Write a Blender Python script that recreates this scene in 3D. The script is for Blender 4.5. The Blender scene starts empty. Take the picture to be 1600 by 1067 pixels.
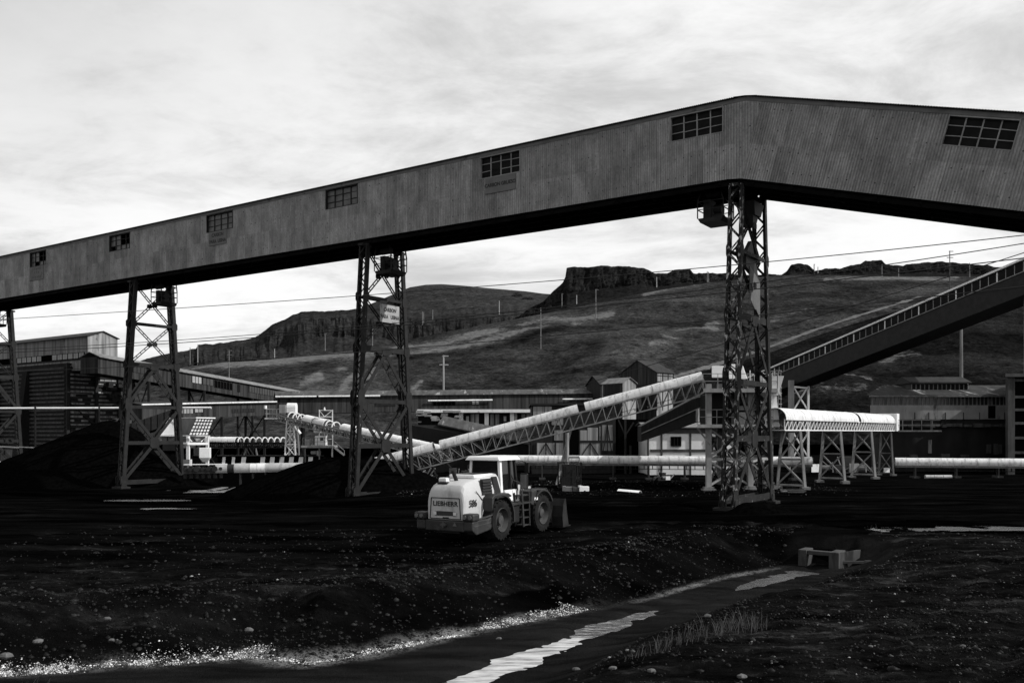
import bpy, math, random
import numpy as np
from mathutils import Vector as V, Matrix
from mathutils.bvhtree import BVHTree

R = math.radians
random.seed(7)
SC = bpy.context.scene
COL = SC.collection

# ------------------------------------------------------------------ camera
EYE, HZ, F = 4.6, 675.0, 1400.0          # eye height, horizon row and focal length of the 1600 px photograph
cam = bpy.data.cameras.new('camera')
cam.sensor_width = 36.0
cam.lens = 36.0 * F / 1600.0
cam.shift_y = (HZ - 533.5) / 1600.0
cam.clip_start, cam.clip_end = 0.1, 20000.0
camo = bpy.data.objects.new('camera', cam)
camo.location = (0, 0, EYE)
camo.rotation_euler = (R(90), 0, 0)
COL.objects.link(camo)
SC.camera = camo

# ------------------------------------------------------------------ world, sun, exposure
SUN_EL, SUN_AZ = R(38), R(103)           # azimuth from +Y towards +X
w = bpy.data.worlds.new('World')
SC.world = w
w.use_nodes = True
nt = w.node_tree
for n in list(nt.nodes):
    nt.nodes.remove(n)
def wn(t, **k):
    n = nt.nodes.new(t)
    for a, b in k.items():
        setattr(n, a, b)
    return n
out = wn('ShaderNodeOutputWorld')
bg = wn('ShaderNodeBackground')
bg.inputs['Strength'].default_value = 0.1
sky = wn('ShaderNodeTexSky', sky_type='NISHITA', sun_disc=False, sun_elevation=SUN_EL, sun_rotation=SUN_AZ)
bw = wn('ShaderNodeRGBToBW')
nt.links.new(sky.outputs[0], bw.inputs[0])
tc = wn('ShaderNodeTexCoord')
sep = wn('ShaderNodeSeparateXYZ')
nt.links.new(tc.outputs['Generated'], sep.inputs[0])
def wmath(op, a, b=None, clamp=False):
    n = wn('ShaderNodeMath', operation=op, use_clamp=clamp)
    for i, s in enumerate((a, b)):
        if s is None:
            continue
        if isinstance(s, (int, float)):
            n.inputs[i].default_value = s
        else:
            nt.links.new(s, n.inputs[i])
    return n.outputs[0]
zz = wmath('ADD', wmath('MAXIMUM', sep.outputs[2], 0.0), 0.16)
cx = wmath('DIVIDE', sep.outputs[0], zz)
cy = wmath('DIVIDE', sep.outputs[1], zz)
comb = wn('ShaderNodeCombineXYZ')
nt.links.new(cx, comb.inputs[0]); nt.links.new(cy, comb.inputs[1])
def cloud(scale, rot, sc, dist, det, rough):
    mp = wn('ShaderNodeMapping')
    mp.inputs['Rotation'].default_value = (0, 0, R(rot))
    mp.inputs['Scale'].default_value = sc
    nt.links.new(comb.outputs[0], mp.inputs[0])
    nz = wn('ShaderNodeTexNoise')
    nz.inputs['Scale'].default_value = scale
    nz.inputs['Detail'].default_value = det
    nz.inputs['Roughness'].default_value = rough
    nz.inputs['Distortion'].default_value = dist
    nt.links.new(mp.outputs[0], nz.inputs['Vector'])
    return nz.outputs['Fac']
c1 = cloud(0.85, 40, (0.85, 1.1, 1), 0.3, 10, 0.62)
c2 = cloud(3.2, 55, (0.8, 1.2, 1), 0.5, 12, 0.66)
cs = wmath('ADD', wmath('MULTIPLY', c1, 0.66), wmath('MULTIPLY', c2, 0.34))
cr = wn('ShaderNodeMapRange', interpolation_type='SMOOTHSTEP')
nt.links.new(cs, cr.inputs[0])
cr.inputs[1].default_value = 0.36
cr.inputs[2].default_value = 0.58
cr.inputs[3].default_value = 0.0
cr.inputs[4].default_value = 1.0
# bright overcast sheets over the desaturated sky; it thins towards the zenith
zen = wn('ShaderNodeMapRange')
nt.links.new(sep.outputs[2], zen.inputs[0])
zen.inputs[1].default_value = 0.15; zen.inputs[2].default_value = 0.6
zen.inputs[3].default_value = 10.4; zen.inputs[4].default_value = 10.8
cloudv = wmath('MULTIPLY', wmath('ADD', wmath('MULTIPLY', cr.outputs[0], 0.42), 0.62), zen.outputs[0])
bank = wn('ShaderNodeMapRange', interpolation_type='SMOOTHSTEP')
nt.links.new(wmath('ADD', wmath('SUBTRACT', wmath('MULTIPLY', sep.outputs[2], 0.9), wmath('MULTIPLY', sep.outputs[0], 0.38)), wmath('MULTIPLY', wmath('SUBTRACT', c2, 0.5), 0.22)), bank.inputs[0])
bank.inputs[1].default_value = 0.30; bank.inputs[2].default_value = 0.62
bank.inputs[3].default_value = 1.0; bank.inputs[4].default_value = 0.64
cloudv = wmath('MULTIPLY', cloudv, bank.outputs[0])
mix = wmath('ADD', wmath('MULTIPLY', bw.outputs[0], 0.12), wmath('MULTIPLY', cloudv, 0.88))
nt.links.new(mix, bg.inputs['Color'])
nt.links.new(bg.outputs[0], out.inputs[0])

sl = bpy.data.lights.new('sun', 'SUN')
sl.energy = 4.2
sl.angle = R(0.6)
sl.color = (1.0, 0.995, 0.985)
so = bpy.data.objects.new('sun', sl)
sd = V((math.cos(SUN_EL) * math.sin(SUN_AZ), math.cos(SUN_EL) * math.cos(SUN_AZ), math.sin(SUN_EL)))
so.rotation_euler = sd.to_track_quat('Z', 'Y').to_euler()
so.location = (60, -20, 80)
COL.objects.link(so)

SC.view_settings.view_transform = 'Standard'
SC.view_settings.look = 'None'
SC.view_settings.exposure = 0.0
SC.view_settings.gamma = 1.0
SC.cycles.max_bounces = 5
SC.cycles.diffuse_bounces = 2
SC.cycles.glossy_bounces = 3

# ------------------------------------------------------------------ helpers
def P(px, py, d):
    return V(((px - 800) / F * d, d, EYE + (HZ - py) / F * d))

ORG = {}
class MB:
    def __init__(self, T=None):
        self.v, self.f, self.uv, self.T = [], [], [], T
    def add(self, pts, faces):
        o = len(self.v)
        self.v += [tuple(p) for p in pts]
        self.f += [tuple(o + i for i in f) for f in faces]
    def box8(self, p):
        self.add(p, [(0, 3, 2, 1), (4, 5, 6, 7), (0, 1, 5, 4), (1, 2, 6, 5), (2, 3, 7, 6), (3, 0, 4, 7)])
    def box(self, a, b):
        (x0, y0, z0), (x1, y1, z1) = a, b
        self.box8([(x0, y0, z0), (x1, y0, z0), (x1, y1, z0), (x0, y1, z0), (x0, y0, z1), (x1, y0, z1), (x1, y1, z1), (x0, y1, z1)])
    def beam(self, p, q, w, h=None, up=(0, 0, 1)):
        p, q = V(p), V(q)
        h = w if h is None else h
        d = (q - p)
        if d.length < 1e-6:
            return
        d.normalize()
        u = V(up)
        if abs(d.dot(u)) > 0.98:
            u = V((1, 0, 0)) if abs(d.x) < 0.9 else V((0, 1, 0))
        s = d.cross(u).normalized()
        u = s.cross(d).normalized()
        s, u = s * (w / 2), u * (h / 2)
        self.box8([p - s - u, p + s - u, q + s - u, q - s - u, p - s + u, p + s + u, q + s + u, q - s + u])
    def tube(self, p, q, r, r2=None, n=8, caps=True):
        p, q = V(p), V(q)
        r2 = r if r2 is None else r2
        d = (q - p).normalized()
        u = V((0, 0, 1)) if abs(d.z) < 0.95 else V((1, 0, 0))
        s = d.cross(u).normalized()
        u = s.cross(d)
        o = len(self.v)
        for i in range(n):
            a = 2 * math.pi * i / n
            e = s * math.cos(a) + u * math.sin(a)
            self.v += [tuple(p + e * r), tuple(q + e * r2)]
        for i in range(n):
            j = (i + 1) % n
            self.f.append((o + 2 * i, o + 2 * j, o + 2 * j + 1, o + 2 * i + 1))
        if caps:
            self.f.append(tuple(o + 2 * i for i in range(n))[::-1])
            self.f.append(tuple(o + 2 * i + 1 for i in range(n)))
    def path(self, pts, r, n=6):
        for a, b in zip(pts[:-1], pts[1:]):
            self.tube(a, b, r, n=n)
    def ext(self, poly, vec):
        vec = V(vec)
        n = len(poly)
        o = len(self.v)
        self.v += [tuple(V(p)) for p in poly] + [tuple(V(p) + vec) for p in poly]
        self.f.append(tuple(range(o, o + n)))
        self.f.append(tuple(range(o + 2 * n - 1, o + n - 1, -1)))
        for i in range(n):
            j = (i + 1) % n
            self.f.append((o + i, o + n + i, o + n + j, o + j))
    def arch(self, p, q, r, a0, a1, n=10, th=0.03, up=(0, 0, 1), sx=1.0, sz=1.0):
        """curved sheet round the axis p-q from angle a0 to a1 (0 = to the side, 90 = up)"""
        p, q = V(p), V(q)
        d = (q - p).normalized()
        s = d.cross(V(up)).normalized()
        u = s.cross(d)
        o = len(self.v)
        for i in range(n + 1):
            a = R(a0 + (a1 - a0) * i / n)
            e = s * math.cos(a) * sx + u * math.sin(a) * sz
            self.v += [tuple(p + e * r), tuple(q + e * r), tuple(p + e * (r - th)), tuple(q + e * (r - th))]
        for i in range(n):
            a, b = o + 4 * i, o + 4 * i + 4
            self.f += [(a, a + 1, b + 1, b), (a + 2, b + 2, b + 3, a + 3), (a, b, b + 2, a + 2), (a + 1, a + 3, b + 3, b + 1)]
        a, b = o, o + 4 * n
        self.f += [(a, a + 2, a + 3, a + 1), (b, b + 1, b + 3, b + 2)]
    def build(self, name, mat, parent=None, smooth=False, bevel=0, seg=2, sub=0):
        me = bpy.data.meshes.new(name)
        og = ORG.get(parent.name, V((0, 0, 0))) if parent else V((0, 0, 0))
        vs = self.v
        if self.T is not None:
            vs = [tuple(self.T @ V(p)) for p in vs]
        me.from_pydata([(p[0] - og.x, p[1] - og.y, p[2] - og.z) for p in vs], [], self.f)
        if self.uv:
            ul = me.uv_layers.new(name='UVMap')
            for i, l in enumerate(me.loops):
                ul.data[i].uv = self.uv[l.vertex_index]
        me.update()
        if smooth:
            me.polygons.foreach_set('use_smooth', [True] * len(me.polygons))
            try:
                me.set_sharp_from_angle(angle=R(40))
            except Exception:
                pass
        o = bpy.data.objects.new(name, me)
        if mat:
            me.materials.append(mat)
        COL.objects.link(o)
        if parent:
            o.parent = parent
            ORG[o.name] = og
        if bevel:
            m = o.modifiers.new('bevel', 'BEVEL')
            m.width, m.segments, m.limit_method = bevel, seg, 'ANGLE'
        return o

def tag(o, label, cat, group=None):
    o['label'], o['category'] = label, cat
    if group:
        o['group'] = group
    return o
def thing(name, label, cat, loc=(0, 0, 0), group=None, rz=0.0, local=False):
    o = bpy.data.objects.new(name, None)
    o.empty_display_size = 0.3
    o.location = loc
    o.rotation_euler = (0, 0, rz)
    COL.objects.link(o)
    tag(o, label, cat, group)
    ORG[o.name] = V((0, 0, 0)) if local else V(loc)
    return o
def struct(o):
    o['kind'] = 'structure'
    return o
def stuff(o):
    o['kind'] = 'stuff'
    return o

# ------------------------------------------------------------------ materials (all greys: a black-and-white photograph)
def nodes(name):
    m = bpy.data.materials.new(name)
    m.use_nodes = True
    t = m.node_tree
    b = t.nodes['Principled BSDF']
    return m, t, b
def ramp(t, fac, stops):
    r = t.nodes.new('ShaderNodeValToRGB')
    e = r.color_ramp.elements
    while len(e) < len(stops):
        e.new(0.5)
    for i, (p, v) in enumerate(stops):
        e[i].position = p
        e[i].color = (v, v, v, 1)
    t.links.new(fac, r.inputs[0])
    return r.outputs[0]
def noise(t, scale, stretch=(1, 1, 1), detail=6, rough=0.6, dist=0.0, coord='Object', rot=(0, 0, 0)):
    c = t.nodes.new('ShaderNodeTexCoord')
    mp = t.nodes.new('ShaderNodeMapping')
    mp.inputs['Scale'].default_value = stretch
    mp.inputs['Rotation'].default_value = rot
    t.links.new(c.outputs[coord], mp.inputs[0])
    n = t.nodes.new('ShaderNodeTexNoise')
    n.inputs['Scale'].default_value = scale
    n.inputs['Detail'].default_value = detail
    n.inputs['Roughness'].default_value = rough
    n.inputs['Distortion'].default_value = dist
    t.links.new(mp.outputs[0], n.inputs['Vector'])
    return n.outputs['Fac']
def mixc(t, fac, a, b, mode='MIX'):
    m = t.nodes.new('ShaderNodeMix')
    m.data_type = 'RGBA'
    m.blend_type = mode
    for s, i in ((fac, 0), (a, 6), (b, 7)):
        if isinstance(s, (int, float)):
            m.inputs[i].default_value = s if i == 0 else (s, s, s, 1)
        else:
            t.links.new(s, m.inputs[i])
    return m.outputs[2]
def tmath(t, op, a, b=None, clamp=False):
    n = t.nodes.new('ShaderNodeMath')
    n.operation, n.use_clamp = op, clamp
    for i, s in enumerate((a, b)):
        if s is None:
            continue
        if isinstance(s, (int, float)):
            n.inputs[i].default_value = s
        else:
            t.links.new(s, n.inputs[i])
    return n.outputs[0]
def bump(t, b, h, strength, dist=0.05):
    n = t.nodes.new('ShaderNodeBump')
    n.inputs['Strength'].default_value = strength
    n.inputs['Distance'].default_value = dist
    t.links.new(h, n.inputs['Height'])
    t.links.new(n.outputs[0], b.inputs['Normal'])
def grime(name, lo, hi, scale=0.6, stretch=(1, 1, 1), rough=0.75, metal=0.0, spec=0.25, lo2=0.3, hi2=0.7, bmp=0.0, stain=None, stain_scale=0.5, stain_stretch=(1, 1, 1), stain_at=(0.55, 0.68)):
    """worn surface: noise between two greys, with optional stains of a third"""
    m, t, b = nodes(name)
    n = noise(t, scale, stretch)
    c = ramp(t, n, [(lo2, lo), (hi2, hi)])
    if stain is not None:
        n2 = noise(t, stain_scale, stain_stretch, 8, 0.65)
        c = mixc(t, ramp(t, n2, [(stain_at[0], 0), (stain_at[1], 1)]), c, stain)
    t.links.new(c, b.inputs['Base Color'])
    b.inputs['Roughness'].default_value = rough
    b.inputs['Metallic'].default_value = metal
    b.inputs['Specular IOR Level'].default_value = spec
    if bmp:
        bump(t, b, n, bmp)
    return m
def plain(name, v, rough=0.5, metal=0.0, spec=0.4):
    m, t, b = nodes(name)
    b.inputs['Base Color'].default_value = (v, v, v, 1)
    b.inputs['Roughness'].default_value = rough
    b.inputs['Metallic'].default_value = metal
    b.inputs['Specular IOR Level'].default_value = spec
    return m

M = {}
M['steel'] = grime('dark_steel', 0.008, 0.020, 1.2, rough=0.7, spec=0.2)
M['steel_peel'] = grime('peeling_steel', 0.008, 0.022, 1.2, rough=0.75, spec=0.15, stain=0.40, stain_scale=5.0, stain_stretch=(1, 1, 0.45), stain_at=(0.54, 0.60))
M['steel_peel2'] = grime('flaked_steel', 0.008, 0.022, 1.2, rough=0.75, spec=0.15, stain=0.26, stain_scale=5.0, stain_stretch=(1, 1, 0.5), stain_at=(0.64, 0.68))
M['black_steel'] = grime('black_steel', 0.010, 0.022, 1.5, rough=0.6, spec=0.2)
M['grey_steel'] = grime('grey_steel', 0.06, 0.16, 1.4, (1, 1, 0.4), rough=0.6)
M['mid_steel'] = grime('painted_steel', 0.16, 0.34, 1.4, (1, 1, 0.4), rough=0.55, stain=0.10, stain_scale=1.2, stain_stretch=(1, 1, 0.3), stain_at=(0.6, 0.72))
M['white_steel'] = grime('white_painted_steel', 0.68, 0.84, 0.9, (1, 1, 0.5), rough=0.5, stain=0.28, stain_scale=1.6, stain_stretch=(1, 1, 0.3), stain_at=(0.6, 0.75))
M['zinc'] = grime('zinc_hood', 0.60, 0.80, 0.7, (1, 1, 0.6), rough=0.42, metal=0.0, spec=0.55, stain=0.14, stain_scale=2.2, stain_stretch=(1.5, 1.5, 0.5), stain_at=(0.50, 0.78))
M['zinc_bright'] = grime('bright_zinc_hood', 0.70, 0.86, 0.7, (1, 1, 0.6), rough=0.35, spec=0.6, stain=0.28, stain_scale=1.8, stain_stretch=(1.5, 1.5, 0.5), stain_at=(0.54, 0.8))
M['zinc_dull'] = grime('dull_zinc_hood', 0.26, 0.46, 0.8, (1, 1, 0.6), rough=0.5, spec=0.45, stain=0.15, stain_scale=1.8, stain_stretch=(1.5, 1.5, 0.35), stain_at=(0.55, 0.78))
M['belt'] = plain('rubber_belt', 0.008, 0.8)
M['clad'] = grime('weathered_cladding', 0.006, 0.055, 1.0, (2.6, 2.6, 0.10), rough=0.85, lo2=0.36, hi2=0.68)
M['clad_grey'] = grime('grey_sheet_cladding', 0.12, 0.36, 1.0, (2.0, 2.0, 0.12), rough=0.8, lo2=0.36, hi2=0.68, stain=0.03, stain_scale=0.9, stain_stretch=(1.2, 1.2, 0.5), stain_at=(0.6, 0.7))
M['clad_dark'] = grime('soot_dark_cladding', 0.006, 0.022, 1.0, (2.6, 2.6, 0.12), rough=0.85)
M['roof'] = grime('rusty_sheet_roof', 0.02, 0.09, 0.9, (1.6, 0.5, 0.5), rough=0.7, stain=0.26, stain_scale=0.5, stain_stretch=(2.2, 0.4, 1), stain_at=(0.60, 0.66))
M['roof_light'] = grime('pale_sheet_roof', 0.10, 0.22, 0.9, (1.6, 1.6, 0.5), rough=0.6, stain=0.08, stain_scale=0.8, stain_stretch=(2, 2, 1), stain_at=(0.56, 0.66))
M['roof_dark'] = grime('dark_sheet_roof', 0.010, 0.03, 0.9, (1.4, 0.6, 0.6), rough=0.8)
M['plaster'] = grime('stained_white_plaster', 0.68, 0.86, 0.8, (1, 1, 0.5), rough=0.9, stain=0.16, stain_scale=1.1, stain_stretch=(1.3, 1.3, 0.45), stain_at=(0.6, 0.72), bmp=0.1)
M['plaster_grey'] = grime('grey_plaster', 0.035, 0.075, 0.9, (1, 1, 0.5), rough=0.9, stain=0.03, stain_scale=0.7, stain_stretch=(1.6, 1.6, 0.25), stain_at=(0.62, 0.7))
M['band_plaster'] = grime('sooty_grey_plaster', 0.14, 0.24, 0.9, (1, 1, 0.5), rough=0.9, stain=0.015, stain_scale=0.7, stain_stretch=(1.6, 1.6, 0.3), stain_at=(0.58, 0.68))
M['soot_wall'] = grime('soot_black_wall', 0.004, 0.014, 0.7, (1, 1, 0.4), rough=0.9)
M['concrete'] = grime('old_concrete', 0.09, 0.22, 1.3, (1, 1, 0.6), rough=0.9, stain=0.05, stain_scale=1.4, stain_stretch=(1.5, 1.5, 0.5), stain_at=(0.55, 0.66), bmp=0.2)
M['concrete_dark'] = grime('dark_concrete', 0.025, 0.07, 1.3, (1, 1, 0.4), rough=0.9, stain=0.015, stain_scale=0.8, stain_stretch=(1.5, 1.5, 0.3), stain_at=(0.55, 0.66))
M['timber'] = grime('grey_timber', 0.03, 0.10, 1.5, (1, 1, 1), rough=0.9)
M['pole'] = grime('weathered_pole', 0.10, 0.22, 1.0, (2, 2, 0.3), rough=0.85)
M['pole_pale'] = grime('pale_concrete_pole', 0.25, 0.4, 1.0, (2, 2, 0.3), rough=0.85)
M['glass'] = plain('dusty_glass', 0.02, 0.25, 0, 0.5)
M['glass_grey'] = grime('grimy_glass', 0.003, 0.010, 1.5, rough=0.4, spec=0.06)
M['muntin'] = grime('window_bar_paint', 0.16, 0.28, 1.5, rough=0.7)
M['glass_pale'] = grime('pale_dusty_glass', 0.25, 0.45, 2.0, rough=0.5)
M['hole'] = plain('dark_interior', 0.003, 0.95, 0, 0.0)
M['wire'] = plain('black_cable', 0.010, 0.6)
M['cloth'] = grime('sun_bleached_sheet', 0.07, 0.14, 1.2, rough=0.85)
M['sign'] = grime('faded_sign_board', 0.24, 0.36, 1.5, rough=0.7, stain=0.15, stain_scale=2.0)
M['sign_dark'] = grime('dull_sign_board', 0.10, 0.14, 1.2, rough=0.7)
M['ink'] = plain('sign_paint', 0.012, 0.7)
M['ink_faded'] = plain('faded_sign_paint', 0.07, 0.8)

# ------------------------------------------------------------------ terrain
def hash2(ix, iy, seed):
    h = (ix.astype(np.int64) * 374761393 + iy.astype(np.int64) * 668265263 + seed * 1442695041) & 0xFFFFFFFF
    h = ((h ^ (h >> 13)) * 1274126177) & 0xFFFFFFFF
    h = h ^ (h >> 16)
    return (h & 0xFFFF) / 65535.0
def vnoise(x, y, seed=0):
    ix, iy = np.floor(x), np.floor(y)
    fx, fy = x - ix, y - iy
    fx, fy = fx * fx * (3 - 2 * fx), fy * fy * (3 - 2 * fy)
    a, b = hash2(ix, iy, seed), hash2(ix + 1, iy, seed)
    c, d = hash2(ix, iy + 1, seed), hash2(ix + 1, iy + 1, seed)
    return a + (b - a) * fx + (c - a) * fy + (a - b - c + d) * fx * fy
def fbm(x, y, seed=0, octv=5, gain=0.5):
    x, y = np.asarray(x, float), np.asarray(y, float)
    s, amp, tot = 0.0, 1.0, 0.0
    for o in range(octv):
        s = s + amp * (vnoise(x, y, seed + o * 17) - 0.5)
        tot += amp
        amp *= gain
        x, y = x * 2.03 + 5.3, y * 2.03 + 1.7
    return 2 * s / tot
def sstep(a, b, x):
    t = np.clip((x - a) / (b - a), 0, 1)
    return t * t * (3 - 2 * t)
def gp(px, py, z):                         # where the sight line through a pixel meets height z
    d = (EYE - z) * F / (py - HZ)
    return ((px - 800) / F * d, d)
def sdist(x, y, pl):
    """distance to a polyline, positive on its left hand side"""
    best = np.full(np.shape(x), 1e9)
    sgn = np.ones(np.shape(x))
    for (ax, ay), (bx, by) in zip(pl[:-1], pl[1:]):
        dx, dy = bx - ax, by - ay
        L2 = dx * dx + dy * dy
        t = np.clip(((x - ax) * dx + (y - ay) * dy) / L2, 0, 1)
        qx, qy = x - (ax + t * dx), y - (ay + t * dy)
        d = np.hypot(qx, qy)
        s = np.where(dx * (y - ay) - dy * (x - ax) >= 0, 1.0, -1.0)
        m = d < best - 1e-9
        best = np.where(m, d, best)
        sgn = np.where(m, s, sgn)
    return best * sgn
ZB = -1.1
NORTH = [(-60, 17.0), (-40, 18.6), (-20, 20.2)] + [gp(*p, ZB) for p in ((-60, 1058), (100, 1050), (200, 1040), (300, 1036), (390, 1026), (480, 1040), (560, 1026), (650, 1008), (800, 975), (1000, 938), (1120, 905), (1225, 885))] + [(13.5, 41.5)]
SOUTH = [gp(*p, ZB) for p in ((1320, 890), (1290, 903), (1150, 943), (1000, 985), (880, 1030), (800, 1068))] + [(-2.2, 15.5), (-4.5, 9), (-7, 0), (-10, -20)]
STREAM = [gp(*p, ZB) for p in ((1262, 890), (1200, 905), (1130, 925), (1030, 948), (940, 977), (860, 1010), (780, 1040), (715, 1066))] + [(-3.4, 17.5), (-6, 12), (-9, 2), (-12, -20)]
SWID = 0.36
PUDDLES = [(1545, 827, 0.0, 4.4, 1.0), (1600, 832, 0.0, 3.0, 0.6), (230, 781, -0.85, 2.2, 0.5), (185, 799, -0.8, 1.8, 0.4), (262, 794, -0.8, 1.6, 0.35), (345, 766, -0.9, 3.6, 1.5)]
PUDXY = []
for px, py, z, rx, ry in PUDDLES:
    x, y = gp(px, py, z)
    PUDXY.append((x, y, z, rx, ry))
RUTS = [([(-24, 27.5), (-14, 29.5), (-6, 31), (2, 34), (8, 39), (13, 44), (22, 49)], .26, .07), ([(-30, 34), (-16, 36), (-6, 36.5), (2, 39), (8, 46)], .3, .08),
        ([(-20, 40), (-8, 41), (6, 44), (20, 46), (34, 45)], .3, .07), ([(5, 13), (10, 20), (15.5, 28), (23, 36), (34, 42)], .26, .07), ([(9, 13), (17, 21), (26, 28), (38, 33)], .28, .07)]
def gz(x, y):
    x, y = np.asarray(x, float), np.asarray(y, float)
    z = -0.9 * sstep(-4, -20, x) * sstep(48, 66, y)
    z = z + 0.16 * fbm(x * 0.16, y * 0.16, 3, 4) * sstep(400, 60, y)
    z = z + 0.05 * fbm(x * 0.9, y * 0.9, 9, 4) * sstep(120, 30, y)
    z = z + 0.06 * fbm(x * 0.22 + y * 0.1, y * 1.7, 21, 4) * sstep(90, 30, y)
    z = z + 0.07 * np.abs(fbm(x * 1.5, y * 1.5, 25, 4)) * sstep(60, 30, y)      # wheel tracks
    for pl, hw, dep_ in RUTS:                     # wheel ruts
        dd = np.abs(np.abs(sdist(x, y, pl)) - 1.05 + 0.12 * fbm(x * .4, y * .4, 83, 3))
        z = z - dep_ * np.exp(-(dd / hw) ** 2) * (0.7 + 0.9 * fbm(x * .35, y * .35, 85, 3)) + 0.4 * dep_ * np.exp(-((dd - 2 * hw) / hw) ** 2)
    # ditch between its two banks
    dn = sdist(x, y, NORTH)          # positive = north bank
    ds = sdist(x, y, SOUTH)
    dS = ds                          # SOUTH runs towards the camera: positive = outside the bed on the right hand
    wob = 0.5 * fbm(x * 0.55, y * 0.55, 31, 4)
    fn = 1 - sstep(0.0, 3.0, dn + wob * 1.2 * sstep(0.2, 1.5, dn))
    fs = 1 - sstep(0.0, 3.4, dS + wob * 0.6 * sstep(0.3, 1.5, dS))
    k = np.minimum(fn, fs) * (1 - sstep(38.6, 39.8, y + 0.35 * (x - 12.9) + .4 * wob))
    # the ditch ends at the culvert head
    lump = (0.22 * fbm(x * 0.7, y * 0.7, 41, 5) + 0.10 * fbm(x * 2.3, y * 2.3, 47, 4)) * sstep(0.0, 1.0, dn) * sstep(7.5, 3.0, dn) * (dS < 6)
    berm = 0.10 * sstep(1.6, 3.2, dn) * sstep(6.5, 3.6, dn) * sstep(20, 8, x)
    z = z + lump + berm
    z = z * (1 - k) + (ZB + 0.035 * fbm(x * 0.8, y * 2.2, 51, 4)) * k
    dst = np.abs(sdist(x, y, STREAM))
    z = z - 0.16 * sstep(SWID + 0.45, SWID - 0.25, dst + 0.26 * fbm(x * 0.8, y * 0.8, 61, 3) + 0.22 * fbm(x * 3.5, y * 3.5, 63, 4) + 0.55 * sstep(27, 30, y) * sstep(34.5, 31.5, y)) * k
    z = z + k * (0.05 * fbm(x * 2.2, y * 5.5, 53, 5) * sstep(2.2, 0.6, dst))
    z = z + 0.06 * fbm(x * 2.6, y * 2.6, 77, 3) * sstep(60, 25, y) * (1 - k)
    for (qx, qy, qz, rx, ry) in PUDXY:
        e = np.hypot((x - qx) / (rx * 1.5), (y - qy) / (ry * 1.9)) + 0.9 * fbm(x * 0.7, y * 1.1, 71, 5)
        z = z + (qz - 0.05 - z) * sstep(1.25, 0.55, e) * 0.96
    return z
def axis(pairs):
    o = []
    for a, b, s in pairs:
        o += list(np.arange(a, b - 1e-6, s))
    return np.array(o + [pairs[-1][1]])
gx = axis([(-4000, -600, 340), (-600, -120, 24), (-120, -40, 1.6), (-40, -20, 0.4), (-20, 22, 0.16), (22, 40, 0.4), (40, 120, 1.6), (120, 600, 24), (600, 4000, 340)])
gy = axis([(-300, -20, 20), (-20, 12, 1.6), (12, 32, 0.13), (32, 60, 0.25), (60, 130, 0.9), (130, 300, 9), (300, 6000, 475)])
XX, YY = np.meshgrid(gx, gy)
ZZ = gz(XX, YY)
nx, ny = len(gx), len(gy)
def grid_mesh(name, X, Y, Z, mat, smooth=True):
    r, c = X.shape
    me = bpy.data.meshes.new(name)
    co = np.stack([X, Y, Z], -1).reshape(-1, 3)
    i = np.arange(r * c).reshape(r, c)
    q = np.stack([i[:-1, :-1], i[:-1, 1:], i[1:, 1:], i[1:, :-1]], -1).reshape(-1, 4)
    me.vertices.add(len(co)); me.loops.add(q.size); me.polygons.add(len(q))
    me.vertices.foreach_set('co', co.ravel().astype('f'))
    me.loops.foreach_set('vertex_index', q.ravel().astype('i'))
    me.polygons.foreach_set('loop_start', np.arange(0, q.size, 4).astype('i'))
    me.polygons.foreach_set('use_smooth', np.full(len(q), smooth))
    me.update(calc_edges=True)
    me.materials.append(mat)
    o = bpy.data.objects.new(name, me)
    COL.objects.link(o)
    return o, me
# ground material: coal dust, brown soil and gravel, wet silt of the ditch bed, white crust along its foot
m, t, b = nodes('coal_yard_ground')
at = t.nodes.new('ShaderNodeAttribute'); at.attribute_name = 'soil'
sp = t.nodes.new('ShaderNodeSeparateColor'); t.links.new(at.outputs['Color'], sp.inputs[0])
n1 = noise(t, 0.6, (0.6, 1.6, 1), 11, 0.72)
n2 = noise(t, 5.0, (1, 1, 1), 8, 0.7)
n3 = noise(t, 0.35, (0.35, 1.6, 1), 9, 0.62)
coal = ramp(t, n3, [(0.40, 0.0008), (0.60, 0.004), (0.74, 0.012)])
soil = ramp(t, n1, [(0.38, 0.0012), (0.55, 0.011), (0.72, 0.075)])
soil = mixc(t, 0.7, soil, ramp(t, n2, [(0.3, 0.25), (0.75, 1.7)]), 'MULTIPLY')
c = mixc(t, sp.outputs[1], coal, soil)
silt = ramp(t, noise(t, 0.8, (0.5, 2.0, 1), 8, 0.6), [(0.35, 0.007), (0.7, 0.020)])
c = mixc(t, sp.outputs[2], c, silt)
cfac = tmath(t, 'MULTIPLY', sp.outputs[0], ramp(t, tmath(t, 'ADD', tmath(t, 'MULTIPLY', noise(t, 14.0, (1, 1, 1), 8, 0.8), 0.6), tmath(t, 'MULTIPLY', noise(t, 2.2, (1, 1, 1), 5, 0.7, 0.6), 0.4)), [(0.46, 0.0), (0.54, 1.0)]))
c = mixc(t, cfac, c, 0.70)
t.links.new(c, b.inputs['Base Color'])
b.inputs['Roughness'].default_value = 1.0
b.inputs['Specular IOR Level'].default_value = 0.0
bump(t, b, tmath(t, 'ADD', n2, tmath(t, 'MULTIPLY', noise(t, 22.0, (1, 1, 1), 5, 0.7), 0.6)), 0.9, 0.12)
M['ground'] = m
ground, gme = grid_mesh('ground', XX, YY, ZZ, M['ground'])
struct(ground)
dn = sdist(XX, YY, NORTH); ds = sdist(XX, YY, SOUTH)
nz = fbm(XX * 0.8, YY * 0.8, 91, 5)
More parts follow.
